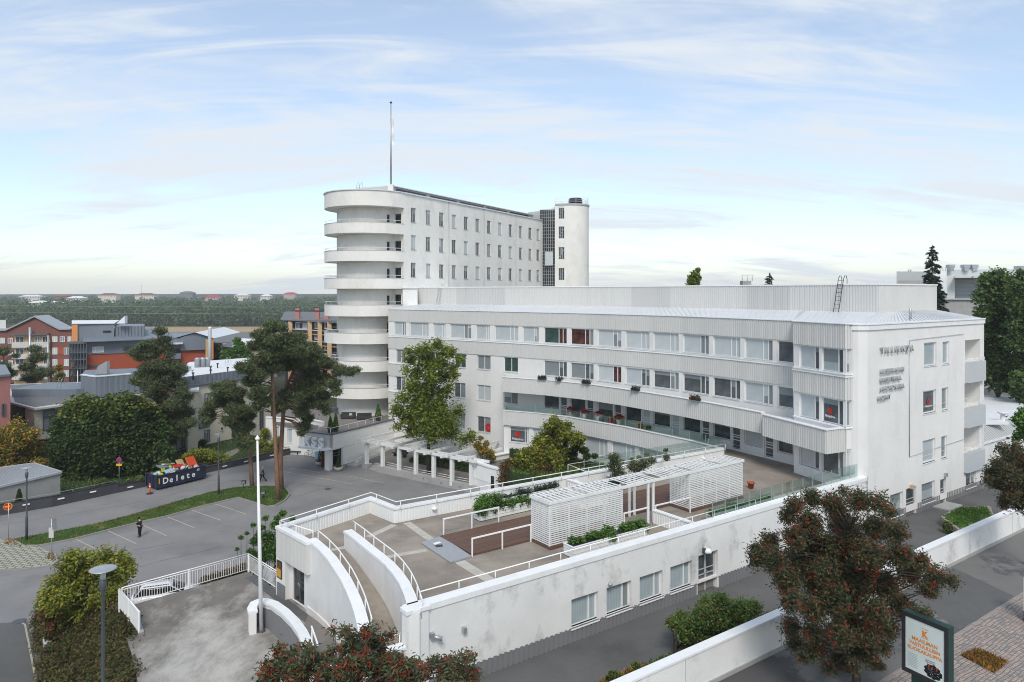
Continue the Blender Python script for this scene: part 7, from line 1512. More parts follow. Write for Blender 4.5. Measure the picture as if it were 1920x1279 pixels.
x, y = Q(189, 107); b = mb('galv'); b.add([(x - .9, y, 9.7), (x + .9, y, 9.7), (x + .9, y, 11.6), (x - .4, y, 10.9), (x - .9, y + .8, 9.7), (x + .9, y + .8, 9.7), (x + .9, y + .8, 11.6), (x - .4, y + .8, 10.9)], [(0, 1, 2, 3), (7, 6, 5, 4), (0, 4, 5, 1), (1, 5, 6, 2), (2, 6, 7, 3), (3, 7, 4, 0)]); b.build('air_scoop', BL)
x, y = Q(109, 106); ladder('pale ladder hoops on the grey roof behind the maples', (x, y), 7.4, 8.9, (.1, .3), 'galv', ax=(1, 0))
fw = Path([Q(64.5, 95), Q(300, 111.5)]); wins(BL, fw, [(80, 107, 768, 781)], ['grey_clad'], frame='grey_clad_dark', cols=(0, 1)); wins(BL, fw, [(80, 107, 782, 806)], ['pane_mid'], frame='grey_clad_dark', cols=(0, .6, 1)); wins(BL, fw, [(82, 108, 826, 846)], ['pane_black'], .7, frame='grey_clad_dark', cols=(0, 1))
x, y = Q(145.5, 112); tag(mb('white_paint').tube([(x, y, 6), (x, y, ZA(695, 112))], [.1, .05], 8).build('flagpole'), 'short white flagpole before the glazed corner of the red brick building', 'flagpole')
# pink building edge, shed
PK = empty('pink_building', 'salmon pink building corner at the left edge of the picture', 'building', None, (*Q(0, 88), -2)); block(PK, 'wall', 'pink', [Q(-80, 84), Q(19.5, 89), Q(10, 100), Q(-80, 100)], -2.5, ZA(705, 89)); block(PK, 'roof_edge', 'grey_clad', [Q(-80, 83.6), Q(20, 88.8), Q(10, 100.4), Q(-80, 100.4)], ZA(705, 89), ZA(701, 89)); wins(PK, Path([Q(-80, 84), Q(19.5, 89)]), [(2.5, 9, 757, 780)], ['pane_green'], frame='grey_clad_dark', cols=(0, 1))
SH = empty('shed', 'grey flat shed with a ribbed metal roof behind the garden wall', 'shed', None, (*P2(60, 890, 2.6), -2)); sp4 = [P(114.8, 884.7, 2.6), P(63.8, 868.4, 2.6), P(-60, 885, 2.6), P(-60, 926, 2.6)]
block(SH, 'wall', 'concrete', [Vector(p[:2]).lerp(Vector(P2(30, 890, 2.6)), .02) for p in sp4], -2.5, 2.35); b = mb('galv'); b.prism([p[:2] for p in sp4], 2.35, 2.6); b.build('roof', SH); rb = mb('galv'); e0, e1, e2, e3 = (Vector(p[:2]) for p in (sp4[0], sp4[1], sp4[2], sp4[3]))
for k in range(26): f = (k + .5) / 26; rb.bar((*e3.lerp(e0, f), 2.62), (*e2.lerp(e1, f), 2.62), .06, .06)
rb.build('roof_ribs', SH); b = mb('frame_grey'); b.bar((*e3, 2.55), (*e0, 2.55), .2, .22); b.bar((*e0, 2.55), (*e1, 2.55), .2, .22); b.bar((*e1, 2.55), (*e2, 2.55), .2, .22); b.build('roof_edge', SH)
cone_tree('small dark thuja against the grey shed wall', (*Q(36, 71.3), -.4), 2.6, .6, 'leaf_maple', n=1200)
# B: red brick and blue grey building
BB_ = empty('brick_building', 'red brick and blue grey clad apartment building with orange strips behind the pine', 'building', None, (*Q(163, 133), -3))
pb_ = Path([Q(163, 133), Q(399.5, 146)]); block(BB_, 'brick_wall', 'brick_red', [pb_.at(0), pb_.at(pb_.L), Q(399.5, 165), Q(163, 155)], -4, 10.3); block(BB_, 'clad_wall', 'grey_clad', [pb_.at(0, .15), pb_.at(pb_.L, .15), Q(399.5, 165), Q(163, 155)], 10.3, 12.75)
b = mb('grey_clad'); b.prism([Q(156, 131), Q(300, 139), Q(300, 155), Q(156, 150)], 12.75, [12.9, 12.9, 14.3, 14.3]); b.build('roof', BB_)
block(BB_, 'penthouse', 'grey_clad', [Q(136, 136), Q(214, 138.5), Q(214, 152), Q(136, 150)], 8, ZA(607, 138)); block(BB_, 'roof_edge', 'roof_white', [Q(134.5, 135.6), Q(215, 138.3), Q(224, 152.4), Q(134.5, 150.4)], ZA(607, 138), ZA(605.5, 138)); block(BB_, 'orange_panel', 'orange_panel', [Q(134.5, 135.8), Q(145.5, 136.0), Q(145.5, 136.5), Q(134.5, 136.4)], 7, ZA(609, 136)); block(BB_, 'stair_head', 'grey_clad', [Q(216, 139), Q(271, 141), Q(271, 150), Q(216, 150)], 12, ZA(611.5, 140))
b = mb('grey_clad_dark'); sp5 = Path([Q(216, 138.95), Q(271, 140.95)])
for k in range(10): x, y = sp5.at(sp5.L * k / 9); b.box((x, y), .06, .1, 13.2, ZA(612.5, 140))
b.build('standing_seam', BB_)
x, y = Q(228, 138); b = mb('roof_white'); b.add([(x - 1.0, y, 15.9), (x + .6, y, 15.9), (x + .6, y, 17.4), (x - 1.0, y + 1, 15.9), (x + .6, y + 1, 15.9), (x + .6, y + 1, 17.4)], [(0, 1, 2), (5, 4, 3), (0, 3, 4, 1), (1, 4, 5, 2), (2, 5, 3, 0)]); b.build('air_scoop', BB_)
# gabled right end
gp_ = Path([Q(338, 142.2), Q(399.5, 145.6)]); b = mb('grey_clad'); e0, e1 = gp_.at(0, .3), gp_.at(gp_.L, .3); ap = gp_.at(gp_.L * .42, .3)
b.add([(*e0, 10.3), (*e1, 10.3), (*e1, 12.7), (*ap, 13.7), (*e0, 12.9)], [(0, 1, 2, 3, 4)]); b.build('gable', BB_)
b = mb('roof_sheet'); q0, q1, qa = Vector(Q(311, 141)), Vector(gp_.at(gp_.L, .8)), Vector(gp_.at(gp_.L * .42, .8)); bkv = Vector((-3, 22)); b.add([(*q0, 12.4), (*qa, 13.9), (*(qa + bkv), 13.9), (*(q0 + bkv), 12.4), (*q1, 12.6), (*(q1 + bkv), 12.6)], [(0, 1, 2, 3), (1, 4, 5, 2)]); b.build('gable_roof', BB_)
for x0, x1 in ((385, 390), (396, 399.5)): block(BB_, 'orange_panel', 'tan' if x0 == 385 else 'orange_panel', [gp_.at(gp_.s_px(x0), .45), gp_.at(gp_.s_px(x1), .45), gp_.at(gp_.s_px(x1), .0), gp_.at(gp_.s_px(x0), 0)], ZA(674, 145), ZA(636, 145))
x, y = Q(393.5, 142); mb('roof_white').lathe((x, y, 0), [(.33, 0), (.33, 14.8), (.36, 14.9), (.2, 15.1)], 12).build('flue', BB_)
wins(BB_, pb_, [(173, 194, 650, 661)], ['pane_pale'], .25, cols=(0, .3, 1)); wins(BB_, pb_, [(230, 252, 648, 659)], ['pane_dark'], .25, cols=(0, 1), frame='grey_clad'); wins(BB_, pb_, [(165, 195, 683.5, 687.5)], ['pane_slate'], .1, cols=(0, 1), frame='grey_clad_dark'); block(BB_, 'louvre', 'pane_black', [Q(193, 137.7), Q(208, 138.2), Q(208, 138.5), Q(193, 138)], ZA(623.5, 138), ZA(620, 138))
gl_ = [Q(130, 130.5), Q(162.5, 131.5), Q(162.5, 134), Q(130, 134)]; block(BB_, 'glazed_bay', 'pane_slate', [Q(131, 131.3), Q(161.5, 132.3), Q(161.5, 136), Q(131, 136)], -3, ZA(645, 132)); block(BB_, 'bay_roof', 'grey_clad_dark', gl_, ZA(645, 131), ZA(641.5, 131))
for yy in (661, 674, 690.5, 704, 720): b = mb('grey_clad_dark'); b.prism(gl_, ZA(yy + 1.5, 131), ZA(yy - .5, 131)); b.build('bay_floor', BB_)
b = mb('grey_clad_dark'); gpth = Path(gl_[:2])
for k in range(7): x, y = gpth.at(gpth.L * k / 6, .02); b.box((x, y), .12, .12, -3, ZA(645, 131))
b.build('bay_mullions', BB_)
for yy in (682, 697, 712): block(BB_, 'orange_panel', 'orange_panel', [Q(134, 130.9), Q(138, 131), Q(138, 131.3), Q(134, 131.2)], ZA(yy + 6, 131), ZA(yy - 6, 131))
block(BB_, 'balcony', 'grey_clad', [Q(313, 140), Q(339, 141.5), Q(339, 143.5), Q(313, 142)], ZA(674, 140), ZA(664, 140)); block(BB_, 'balcony_recess', 'pane_black', [Q(320, 141.0), Q(338, 142), Q(338, 142.4), Q(320, 141.4)], ZA(664, 141), ZA(646, 141)); block(BB_, 'balcony_roof', 'roof_sheet', [Q(318, 139.5), Q(343, 141), Q(343, 144), Q(318, 142)], ZA(646, 140), ZA(643.5, 140))
# C: gabled brown brick apartments
BC = empty('brick_apartments', 'brown brick apartment house with a wide gable and white balconies at the far left', 'building', None, (*Q(60, 180), -5)); pc_ = Path([Q(-70, 177), Q(134, 181)])
g_ = lambda px, py, o=0: (*pc_.at(pc_.s_px(px), o), ZA(py, pc_.at(pc_.s_px(px))[1]))
prof = [(-70, 619), (12.5, 619), (66.5, 593.5), (113, 617.5), (134, 617)]; b = mb('brick_brown'); base = [(*pc_.at(pc_.s_px(px)), -6) for px, _ in prof]; top = [g_(px, py) for px, py in prof]; bk2 = [(v[0] - 2, v[1] + 14, v[2]) for v in top]; n_ = len(prof)
b.add(base + top + bk2, [(i, i + 1, n_ + i + 1, n_ + i) for i in range(n_ - 1)] + [(n_ - 1, n_ - 1 + n_ * 2, n_ - 1 + n_)]); b.prism([pc_.at(0, -.1), pc_.at(pc_.L, -.1), Q(134, 195), Q(-70, 190)], -6, 12.2); b.build('wall', BC)
b = mb('galv'); o1 = [g_(px, py - 1.6, .6) for px, py in prof]; o2 = [(v[0] - 1, v[1] + 7, v[2]) for v in o1]; b.add(o1 + o2, [(i, i + 1, n_ + i + 1, n_ + i) for i in range(n_ - 1)]); u1 = [(v[0], v[1], v[2] - .35) for v in o1]; b.add(o1 + u1, [(i, n_ + i, n_ + i + 1, i + 1) for i in range(n_ - 1)]); b.build('roof', BC)
block(BC, 'dormer', 'pot_white', [Q(86, 184), Q(109, 186), Q(109, 190), Q(86, 188)], 11, ZA(600.5, 185)); block(BC, 'dormer', 'pot_white', [Q(-20, 182), Q(11, 183), Q(11, 188), Q(-20, 188)], 11, ZA(601.5, 183))
wr = [(98, 108, 631, 641), (112.5, 121.7, 631, 641), (127, 134, 631, 640.5), (98, 108, 652, 664.5), (120, 130, 652, 664.5), (98, 108, 673.5, 686.5), (120, 130, 673.5, 686.5), (98, 108, 694.5, 707), (120, 130, 694.5, 706.5), (0, 9.4, 633.5, 644), (15, 24.7, 633.5, 644), (0, 9.4, 655, 666), (15, 24.7, 655, 666), (0, 9.4, 676, 688), (15, 24.7, 676, 688)]
wins(BC, pc_, wr, ['pane_pale', 'pane_mid', 'pane_light'], .08)
block(BC, 'balcony_recess', 'tan', [pc_.at(pc_.s_px(27.5), .1), pc_.at(pc_.s_px(94), .1), pc_.at(pc_.s_px(94), 0), pc_.at(pc_.s_px(27.5), 0)], -5, ZA(626, 179)); wins(BC, pc_, [(30, 46, 631, 643), (66, 76, 631, 643), (80, 91, 631, 643), (30, 46, 653, 665), (80, 91, 653, 664), (82, 92, 673, 683), (30, 46, 673, 683), (80, 91, 694, 706)], ['pane_slate', 'pane_mid', 'pane_dark'], .2, frame='frame')
for yt, yb in ((642, 652), (664.5, 673), (683, 693), (703, 712), (722, 731)):
    for x0, x1 in ((27.4, 60), (63, 94)): block(BC, 'balcony_front', 'pot_white', [pc_.at(pc_.s_px(x0), 1.4), pc_.at(pc_.s_px(x1), 1.4), pc_.at(pc_.s_px(x1), .12), pc_.at(pc_.s_px(x0), .12)], ZA(yb, 178), ZA(yt, 178))
block(BC, 'balcony_roof', 'grey_clad_dark', [pc_.at(pc_.s_px(27), 1.5), pc_.at(pc_.s_px(94.5), 1.5), pc_.at(pc_.s_px(94.5), .05), pc_.at(pc_.s_px(27), .05)], ZA(629, 178), ZA(626, 178))
for px in (61, 94.8): x, y = pc_.at(pc_.s_px(px), 1.3); mb('galv').tube([(x, y, -5), (x, y, ZA(614 if px == 61 else 629, 178))], .3 if px == 61 else .2, 8).build('downpipe', BC)
# red brick bands
for yy in ((652, 664.5), (673.5, 686.5)): block(BC, 'brick_field', 'brick_red', [pc_.at(pc_.s_px(109), .05), pc_.at(pc_.s_px(119), .05), pc_.at(pc_.s_px(119), 0), pc_.at(pc_.s_px(109), 0)], ZA(yy[1], 180), ZA(yy[0], 180))
# E: tan apartment house by the tower
BE = empty('apartment_house', 'tan apartment house with glazed balconies and brick chimneys left of the tower', 'building', None, (*Q(580, 170), -5)); pe = Path([Q(535, 178), Q(660, 160)])
block(BE, 'wall', 'cushion', [pe.at(0), pe.at(pe.L), Q(660, 185), Q(540, 196)], -6, ZA(603, 172)); b = mb('roof_grey'); b.prism([pe.at(0, 1.6), pe.at(pe.L, 1.6), Q(660, 186), Q(535, 197)], ZA(602, 172), [ZA(600, 176), ZA(600, 162), ZA(600, 162) + 1.0, ZA(600, 162) + 1.0]); b.build('roof', BE)
for px in (551.7, 588.3, 607, 625): x, y = pe.at(pe.s_px(px), .9); mb('tan').box((x, y), 1.0, 1.2, -6, ZA(603, y)).build('column', BE)
for px in (551.7, 588.5, 606): x, y = pe.at(pe.s_px(px), -1); mb('pink').box((x, y), 1.0, 1.0, 14, ZA(577 if px < 600 else 590, y)).build('chimney', BE); q = mb('black_metal'); q.box((x, y), 1.5, 1.5, ZA(583, y), ZA(582, y)); q.box((x, y), 1.2, 1.2, ZA(577, y), ZA(576, y)); q.build('chimney_guard', BE)
for k, yy in enumerate((608, 628, 649, 670)):
    for x0, x1 in ((536, 548), (556, 584), (592, 604), (610, 622)): s0, s1, z0, z1 = hole_px(pe, x0, x1, yy - 3, yy + 9); window(BE, pe, s0, s1, z0, z1, cols=(0, .25, .5, .75, 1), panes=('pane_mid', 'pane_dark', 'pane_light'), inset=-.3, sill=False, t=.12)
    block(BE, 'balcony_slab', 'tan', [pe.at(pe.s_px(535), .8), pe.at(pe.s_px(640), .8), pe.at(pe.s_px(640), .02), pe.at(pe.s_px(535), .02)], ZA(yy + 18, 172), ZA(yy + 16.5, 172)); q = mb('black_metal'); ribbon(q, pe, ZA(yy + 16, 172), ZA(yy + 10.5, 172), .05, .1, pe.L - .1, o=.75); q.build('balustrade', BE); q = mb('paint_white'); ribbon(q, pe, ZA(yy + 10.5, 172), ZA(yy + 9.5, 172), .1, .1, pe.L - .1, o=.8); q.build('rail', BE)
# F: pink houses
for x0, x1, yt, yb, d, lab in ((417, 463, 650, 690, 160, 'small pale pink house with a white roof behind the birches'), (463, 500, 652, 700, 150, 'pale pink house half hidden by the tall pines')):
    r = empty('pink_house', lab, 'house', None, (*Q((x0 + x1) / 2, d), -5)); block(r, 'wall', 'pink_pale', [Q(x0, d), Q(x1, d - 3), Q(x1, d + 10), Q(x0, d + 10)], -6, ZA(yt, d)); b = mb('roof_white'); a0, a1 = Vector(Q(x0 - 1, d - 1)), Vector(Q(x1 + 1, d - 4)); z_ = ZA(yt, d); b.add([(*a0, z_), (*a1, z_), (a1.x, a1.y + 14, z_), (a0.x, a0.y + 14, z_), (a0.x + 1, a0.y + 6, z_ + 1.6), (a1.x, a1.y + 6, z_ + 1.6)], [(0, 1, 5, 4), (2, 3, 4, 5), (1, 2, 5), (3, 0, 4)]); b.build('roof', r)
    wins(r, Path([Q(x0, d), Q(x1, d - 3)]), [(x0 + 5, x0 + 8, yt + 12, yt + 20)], ['pane_dark'], .08)
r = empty('grey_roof_house', 'long low dark roofed building before the reed field', 'building', None, (*Q(440, 210), -6)); block(r, 'wall', 'roof_grey', [Q(398, 205), Q(520, 205), Q(520, 220), Q(398, 220)], -7, ZA(642, 205)); b = mb('roof_grey'); b.prism([Q(396, 204), Q(522, 204), Q(522, 232), Q(396, 232)], ZA(643, 205), [ZA(641, 205), ZA(641, 205), ZA(641, 205) + 1.0, ZA(641, 205) + 1.0]); b.build('roof', r)
# right: industrial building, low wing, chimney crown trees
IB = empty('industrial_building', 'blue grey industrial building with louvres and roof vents at the far right', 'building', None, (*Q(1850, 140), 4))
block(IB, 'west_block', 'frame_grey', [Q(1681, 137), Q(1745, 138), Q(1745, 150), Q(1681, 150)], 4, ZA(509, 137)); block(IB, 'west_wing', 'concrete', [Q(1684, 130), Q(1735, 130), Q(1735, 136), Q(1684, 136)], 4, ZA(526, 130))
block(IB, 'main_block', 'grey_clad_mid' if 'grey_clad_mid' in MATS else 'balcony_front', [Q(1775, 140), Q(1895, 137), Q(1960, 150), Q(1775, 160)], 4, ZA(505.5, 139)); block(IB, 'corner_column', 'cladding', [Q(1775, 137.2), Q(1790.5, 137), Q(1790.5, 140), Q(1775, 140)], 4, ZA(517, 137)); block(IB, 'canopy', 'cladding_dull', [Q(1790, 134.5), Q(1960, 131), Q(1960, 137), Q(1790, 139.9)], ZA(521, 134), ZA(517, 134))
b = mb('balcony_front'); lv = Path([Q(1791, 138.6), Q(1950, 135)])
for k in range(16): z = ZA(559, 138) + k * .26; ribbon(b, lv, z, z + .17, .12, o=.0)
b.build('louvres', IB); block(IB, 'recess', 'frame_grey', [lv.at(0, -.2), lv.at(lv.L, -.2), lv.at(lv.L, -.5), lv.at(0, -.5)], 4, ZA(521, 138))
block(IB, 'concrete_wall', 'concrete', [Q(1773, 126), Q(1960, 121), Q(1960, 130), Q(1773, 132)], 4, ZA(562, 126)); block(IB, 'coping', 'frame_grey', [Q(1772, 125.7), Q(1960, 120.7), Q(1960, 130), Q(1772, 132)], ZA(562, 126), ZA(560, 126))
for px, w_ in ((1782, 1.1), (1810, 1.15), (1825, 1.2), (1914, 1.6)): x, y = Q(px, 139); zt = ZA(505.5, 139) if px < 1900 else ZA(508, 139); b = mb('galv'); b.box((x, y), w_ * .7, w_, zt - .3, zt + .3); b.box((x, y), w_, w_ * 1.1, zt + .3, zt + .95); b.build('roof_vent', IB)
b = mb('galv'); 
for k in range(7): x, y = Q(1758 + k * 5, 138); b.tube([(x, y, ZA(508, 138)), (x, y, ZA(500.5, 138))], .04, 4)
b.tube([(*Q(1757, 138), ZA(501, 138)), (*Q(1790, 138), ZA(501, 138))], .04, 4); b.build('roof_railing', IB)
for k in (1703.5, 1707.5): x, y = Q(k, 138); mb('galv').tube([(x, y, ZA(509, 137)), (x, y, ZA(505, 137))], .12, 6).build('roof_pipe', IB)
LW_ = empty('low_wing', 'low wing with a white roof and grey sloping edge beyond the white end wall', 'building', None, (*Lc(aE + 5, .6), ZR)); lb = Path([Lc(aE + .1, .6), Lc(aE + 26, .6)]); lh = [hole_px(lb, 1842, 1855, 870, 902), hole_px(lb, 1866, 1879, 862, 892), hole_px(lb, 1890, 1903, 855, 884)]; lh = [(a, c, max(5.7, e), f) for a, c, e, f in lh]
b = mb('plaster'); wall(b, lb, 3.9, 8.3, lh, reveal=.2, thick=.3); b.build('wall', LW_)
for h in lh: window(LW_, lb, *h, panes=('pane_mid',), inset=.15)
b = mb('cladding_plinth'); corr(b, lb, ZR, 5.5, .3, .04, o=.01); b.build('plinth_cladding', LW_); b = mb('coping'); ribbon(b, lb, 8.3, 8.5, .4, o=.15); b.build('eaves', LW_)
b = mb('frame_grey'); u0, u1, v0, v1 = Vector(lb.at(0, .1)), Vector(lb.at(lb.L, .1)), Vector(lb.at(0, -1)), Vector(lb.at(lb.L, -1)); b.add([(*u0, 8.5), (*u1, 8.5), (*v1, 9.6), (*v0, 9.6)], [(0, 1, 2, 3)])
for k in range(60): f = k / 59; b.bar((*u0.lerp(u1, f), 8.53), (*v0.lerp(v1, f), 9.63), .04, .05)
b.build('sloping_edge', LW_); block(LW_, 'roof', 'roof_white', [lb.at(0, -1), lb.at(lb.L, -1), lb.at(lb.L, -14), lb.at(0, -14)], 8, 9.6); x, y = Q(1880, 68); mb('roof_white').lathe((x, y, 9.6), [(.35, 0), (.2, .1), (.2, .7), (.42, .8), (.42, .95)], 12).build('roof_vent', LW_); x, y = Q(1854, 67); mb('roof_white').box((x, y), 3, 1.2, 9.6, 9.85).build('skylight', LW_)
r = empty('low_annex', 'grey low building with dark slatted openings behind the white flat roof', 'building', None, (*Q(1890, 95), 4)); block(r, 'wall', 'concrete', [Q(1838, 92), Q(1960, 88), Q(1960, 100), Q(1838, 100)], 3, ZA(729, 91)); block(r, 'openings', 'pane_black', [Q(1845, 91.6), Q(1960, 87.9), Q(1960, 88.2), Q(1845, 91.9)], 4, ZA(757, 91)); q = mb('pot_white'); pth = Path([Q(1845, 91.5), Q(1960, 87.8)])
for k in range(14): x, y = pth.at(pth.L * k / 13); q.box((x, y), .3, .15, 4, ZA(757, 91))
q.build('posts', r); q = mb('frame_grey')
for k in range(5): ribbon(q, pth, ZA(770, 91) + k * .35, ZA(770, 91) + k * .35 + .1, .05, o=.02)
q.build('slats', r)

# ================================================================== TREES
def L4(lst, ox, oy, s): return [(ox + a / s, oy + b / s, c / s) for a, b, c in lst]
pA_ = L4([(630,110,75),(700,120,40),(520,190,70),(450,280,55),(560,260,80),(640,240,80),(760,220,80),(840,320,100),(700,340,90),(560,380,80),(480,430,70),(400,480,70),(350,470,50),(620,470,80),(500,540,70),(440,600,75),(520,680,75),(460,720,60),(560,780,60),(480,820,50)], 380, 590, 4.737)
pB_ = L4([(860,210,60),(940,300,70),(1010,340,60),(900,420,100),(1040,420,70),(1130,450,60),(1220,500,55),(1310,510,45),(1370,490,22),(760,450,90),(960,520,80),(1080,580,65),(1160,620,55),(1190,690,35),(900,620,80),(1000,680,75),(1080,720,55),(860,730,75),(960,790,70),(1060,800,50),(880,870,60),(930,930,50),(900,1000,50),(880,1050,30),(1100,860,40),(740,700,40),(700,820,50),(820,300,60)], 380, 590, 4.737)
pC_ = L4([(220,640,60),(140,700,50),(300,700,70),(90,800,60),(40,870,55),(30,950,35),(200,780,60),(260,840,60),(340,860,70),(400,900,60),(230,950,50),(320,980,60),(400,1000,50),(340,1080,50),(400,1120,45),(360,1170,35),(290,800,60),(100,640,26),(180,680,36),(60,910,40)], 380, 590, 4.737)
def pine(name, lab, bl, d, base, tpts, tr, n, size=.42, dup_=2, jit=2.6, grp=None, leaf='leaf_pine'):
    top = tpts[-1]; blobs = [(b_[0], b_[1], b_[2], b_[3] * .86) for b_ in px_blobs(bl, d, jit, dup_ + 1)]; t = empty(name, lab, 'pine tree', grp, base); b = mb('bark_pine'); k = len(tpts); b.tube(tpts, [tr * (1 - .72 * i / (k - 1)) for i in range(k)], 10); b.build('trunk', t)
    l = mb('bark_pine'); bs = Vector(base); tp = Vector(top)
    for bl_ in blobs:
        c = Vector(bl_[:3]); f = min(.97, max(.35, (c.z - bs.z) / (tp.z - bs.z) - random.uniform(.0, .12))); j = f * (k - 1); i = min(int(j), k - 2); s = Vector(tpts[i]).lerp(Vector(tpts[i + 1]), j - i); r0 = tr * .3 * (1.1 - f) + .03; mid = s.lerp(c, .5) + Vector((random.uniform(-.3, .3), random.uniform(-.3, .3), .18 * (c - s).length * random.uniform(-.3, 1))); l.tube([s, mid, c], [r0, r0 * .6, r0 * .2], 5, False)
    l.build('limbs', t); B = np.array(blobs); m = n // 12; wt = B[:, 3] ** 2; idx = rng.choice(len(B), m, p=wt / wt.sum()); dv = unit(m); dv[:, 2] = dv[:, 2] * .5 + .1; C = B[idx, :3] + dv * (B[idx, 3] * rng.uniform(.15, 1.35, m))[:, None]
    D = np.repeat(unit(m) * .3 + np.array((0, 0, .5)) + dv * .6, 12, axis=0); CC = clumped(C, 12, .17); link('crown', leaves_mesh(CC, size, .16, .2, leaf, dirs=D / np.linalg.norm(D, axis=1)[:, None]), t); return t
x, y, z = P(521.6, 937, .1); T = lambda px, py, d=75.2: (*Q(px, d), ZA(py, d))
pine('pine_tree', 'tallest pine with a bare orange trunk, left of the pair before the tower', pA_, 75.2, (x, y, .1), [(x, y, -.1), T(519, 880), T(515, 800), T(512, 740), T(509, 680), T(511, 640), T(515, 612)], .26, 70000)
x, y, z = P(527.5, 917, .1); T = lambda px, py, d=79.3: (*Q(px, d), ZA(py, d))
pine('pine_tree', 'wide leaning pine with a dark forked trunk, right of the tallest pine', pB_, 79.3, (x, y, .1), [(x, y, -.1), T(526, 860), T(530, 790), T(534, 735), T(548, 700), T(560, 670), T(570, 645)], .29, 80000)
x, y, z = P(472.5, 911, .1); T = lambda px, py, d=80.9: (*Q(px, d), ZA(py, d))
pine('pine_tree', 'short drooping pine left of the two tall pines on the grass', pC_, 80.9, (x, y, .1), [(x, y, -.1), T(470, 860), T(466, 820), T(462, 780), T(455, 750), T(448, 725)], .24, 76000)
pD_ = L4([(290,490,55),(340,560,40),(250,600,60),(150,620,60),(60,680,60),(120,720,60),(200,700,80),(330,640,70),(370,700,40),(280,800,90),(180,820,80),(420,810,80),(490,840,60),(380,900,100),(240,900,80),(120,880,60),(80,940,50),(160,960,60),(260,980,80),(380,980,80),(480,960,50),(200,1050,60),(290,1080,70),(480,1030,60),(540,1080,50)], 240, 520, 4.8) + [(331,760,20),(345,775,18),(325,790,20),(350,795,16),(335,815,14),(322,828,8),(312,770,14)]
T = lambda px, py, d=96: (*Q(px, d), ZA(py, d)); x, y = Q(296, 96)
pine('pine_tree', 'large dark green pine behind the round maples before the brick building', pD_, 96, (x, y, -2.2), [(x, y, -2.4), T(297, 800), T(295, 740), T(292, 690), T(293, 650), T(299, 618)], .36, 80000, .45)
for bl, d, px, lab in (([(65,655,12),(75,670,15),(50,690,14),(80,700,17),(60,710,17),(85,728,15),(45,735,15),(70,745,15),(98,738,9),(62,675,10)], 130, 62, 'dark pine before the brown apartments at the left'), ([(8,660,12),(0,690,18),(15,702,14),(5,730,20),(30,668,6),(-15,700,20),(-10,660,15)], 125, 4, 'dark pine cut by the left edge of the picture')):
    T = lambda px_, py, d_=d: (*Q(px_, d_), ZA(py, d_)); x, y = Q(px, d); pine('pine_tree', lab, bl, d, (x, y, gh(x, y)), [(x, y, gh(x, y)), T(px, 760), T(px + 2, 710), T(px + 3, 650)], .3, 26000, .5)
# round maples
m1 = [(155,775,30),(130,800,30),(120,840,26),(165,820,40),(185,775,25),(170,870,40),(130,870,26),(200,850,30),(150,895,26),(118,865,16)]; m2 = [(235,775,34),(270,785,30),(290,815,26),(300,850,20),(250,820,42),(215,800,30),(265,860,36),(225,870,34),(290,875,18),(250,893,26),(205,765,20)]
def maple(lab, bl, d, px, n):
    x, y = Q(px, d); bb_ = px_blobs(bl, d, 2.4, 3); t = tree('maple_tree', lab, 'tree', (x, y, -2), (x, y, 6), .28, bb_, int(n * 1.25), .34, 'leaf_maple', 'bark_dark', spray=4, spread=.24, aspect=.85, shell=.6, rag=.1, up=.7)
    tb = [b_ for b_ in bb_ if b_[2] > 5.4]; C, _ = blob_points([(a, b_, c + .35, r * .9) for a, b_, c, r in tb], 3500, .8, .8); C = C[C[:, 2] > 6.3]; link('crown_top', leaves_mesh(C, .42, .85, .7, 'leaf_maple_top'), t)
maple('left of two round dark green maples behind the garden wall', m1, 88, 160, 34000); maple('right of two round maples, with orange leaves at its top', m2, 90, 245, 38000)
tree('autumn_tree', 'brownish autumn tree behind the shed at the left edge', 'tree', (*Q(35, 86), -2.2), (*Q(35, 86), 4), .2, px_blobs([(30,820,28),(8,830,28),(55,840,24),(40,862,26),(8,868,28),(74,872,13),(62,815,10),(-20,840,30)], 86, 2, 2), 16000, .34, 'leaf_autumn', 'bark_dark', spray=4, spread=.2, shell=.3)
tree('birch_tree', 'slim yellowish birch before the brown apartments', 'tree', (*Q(112, 128), -3.5), (*Q(111, 128), 7), .14, px_blobs([(110,690,6),(113,706,9),(108,722,10),(116,735,10),(110,750,12)], 128, 1.5, 2), 5000, .4, 'leaf_autumn', 'bark_grey', shell=.2)
tree('birch_tree', 'green birch group before the pale pink house', 'tree', (*Q(442, 142), -5), (*Q(442, 142), 8), .16, px_blobs([(430,668,13),(450,652,11),(462,668,13),(440,692,16),(425,690,12),(465,695,14),(445,640,7)], 142, 2, 2), 11000, .5, 'leaf_bright', 'bark_grey', shell=.2)
tree('birch_tree', 'small dark tree beside the white flue of the brick building', 'tree', (*Q(406, 155), -5), (*Q(406, 155), 8), .16, px_blobs([(405,655,9),(408,668,10),(404,684,12),(412,690,10)], 155, 2, 2), 5000, .5, 'leaf_maple', 'bark_grey', shell=.2)
x, y = Q(385, 92); bush('shrub', 'long yellow and orange autumn hedge behind the garden wall', 'hedge', px_blobs([(340,866,10),(352,858,12),(365,852,13),(378,850,12),(390,852,13),(402,856,12),(415,860,11),(428,864,10),(440,867,7),(360,868,12),(385,868,12),(408,870,10)], 92, 1, 2), 9000, .26, 'leaf_yellow', zb=-1)
bush('shrub', 'yellow green shrub between the pines and the white pavilion', 'shrub', px_blobs([(505,815,14),(520,828,12),(492,832,12),(508,845,14),(525,848,9),(488,850,8),(498,808,7)], 97, 1, 2), 7000, .28, 'leaf_yellow', zb=-1)
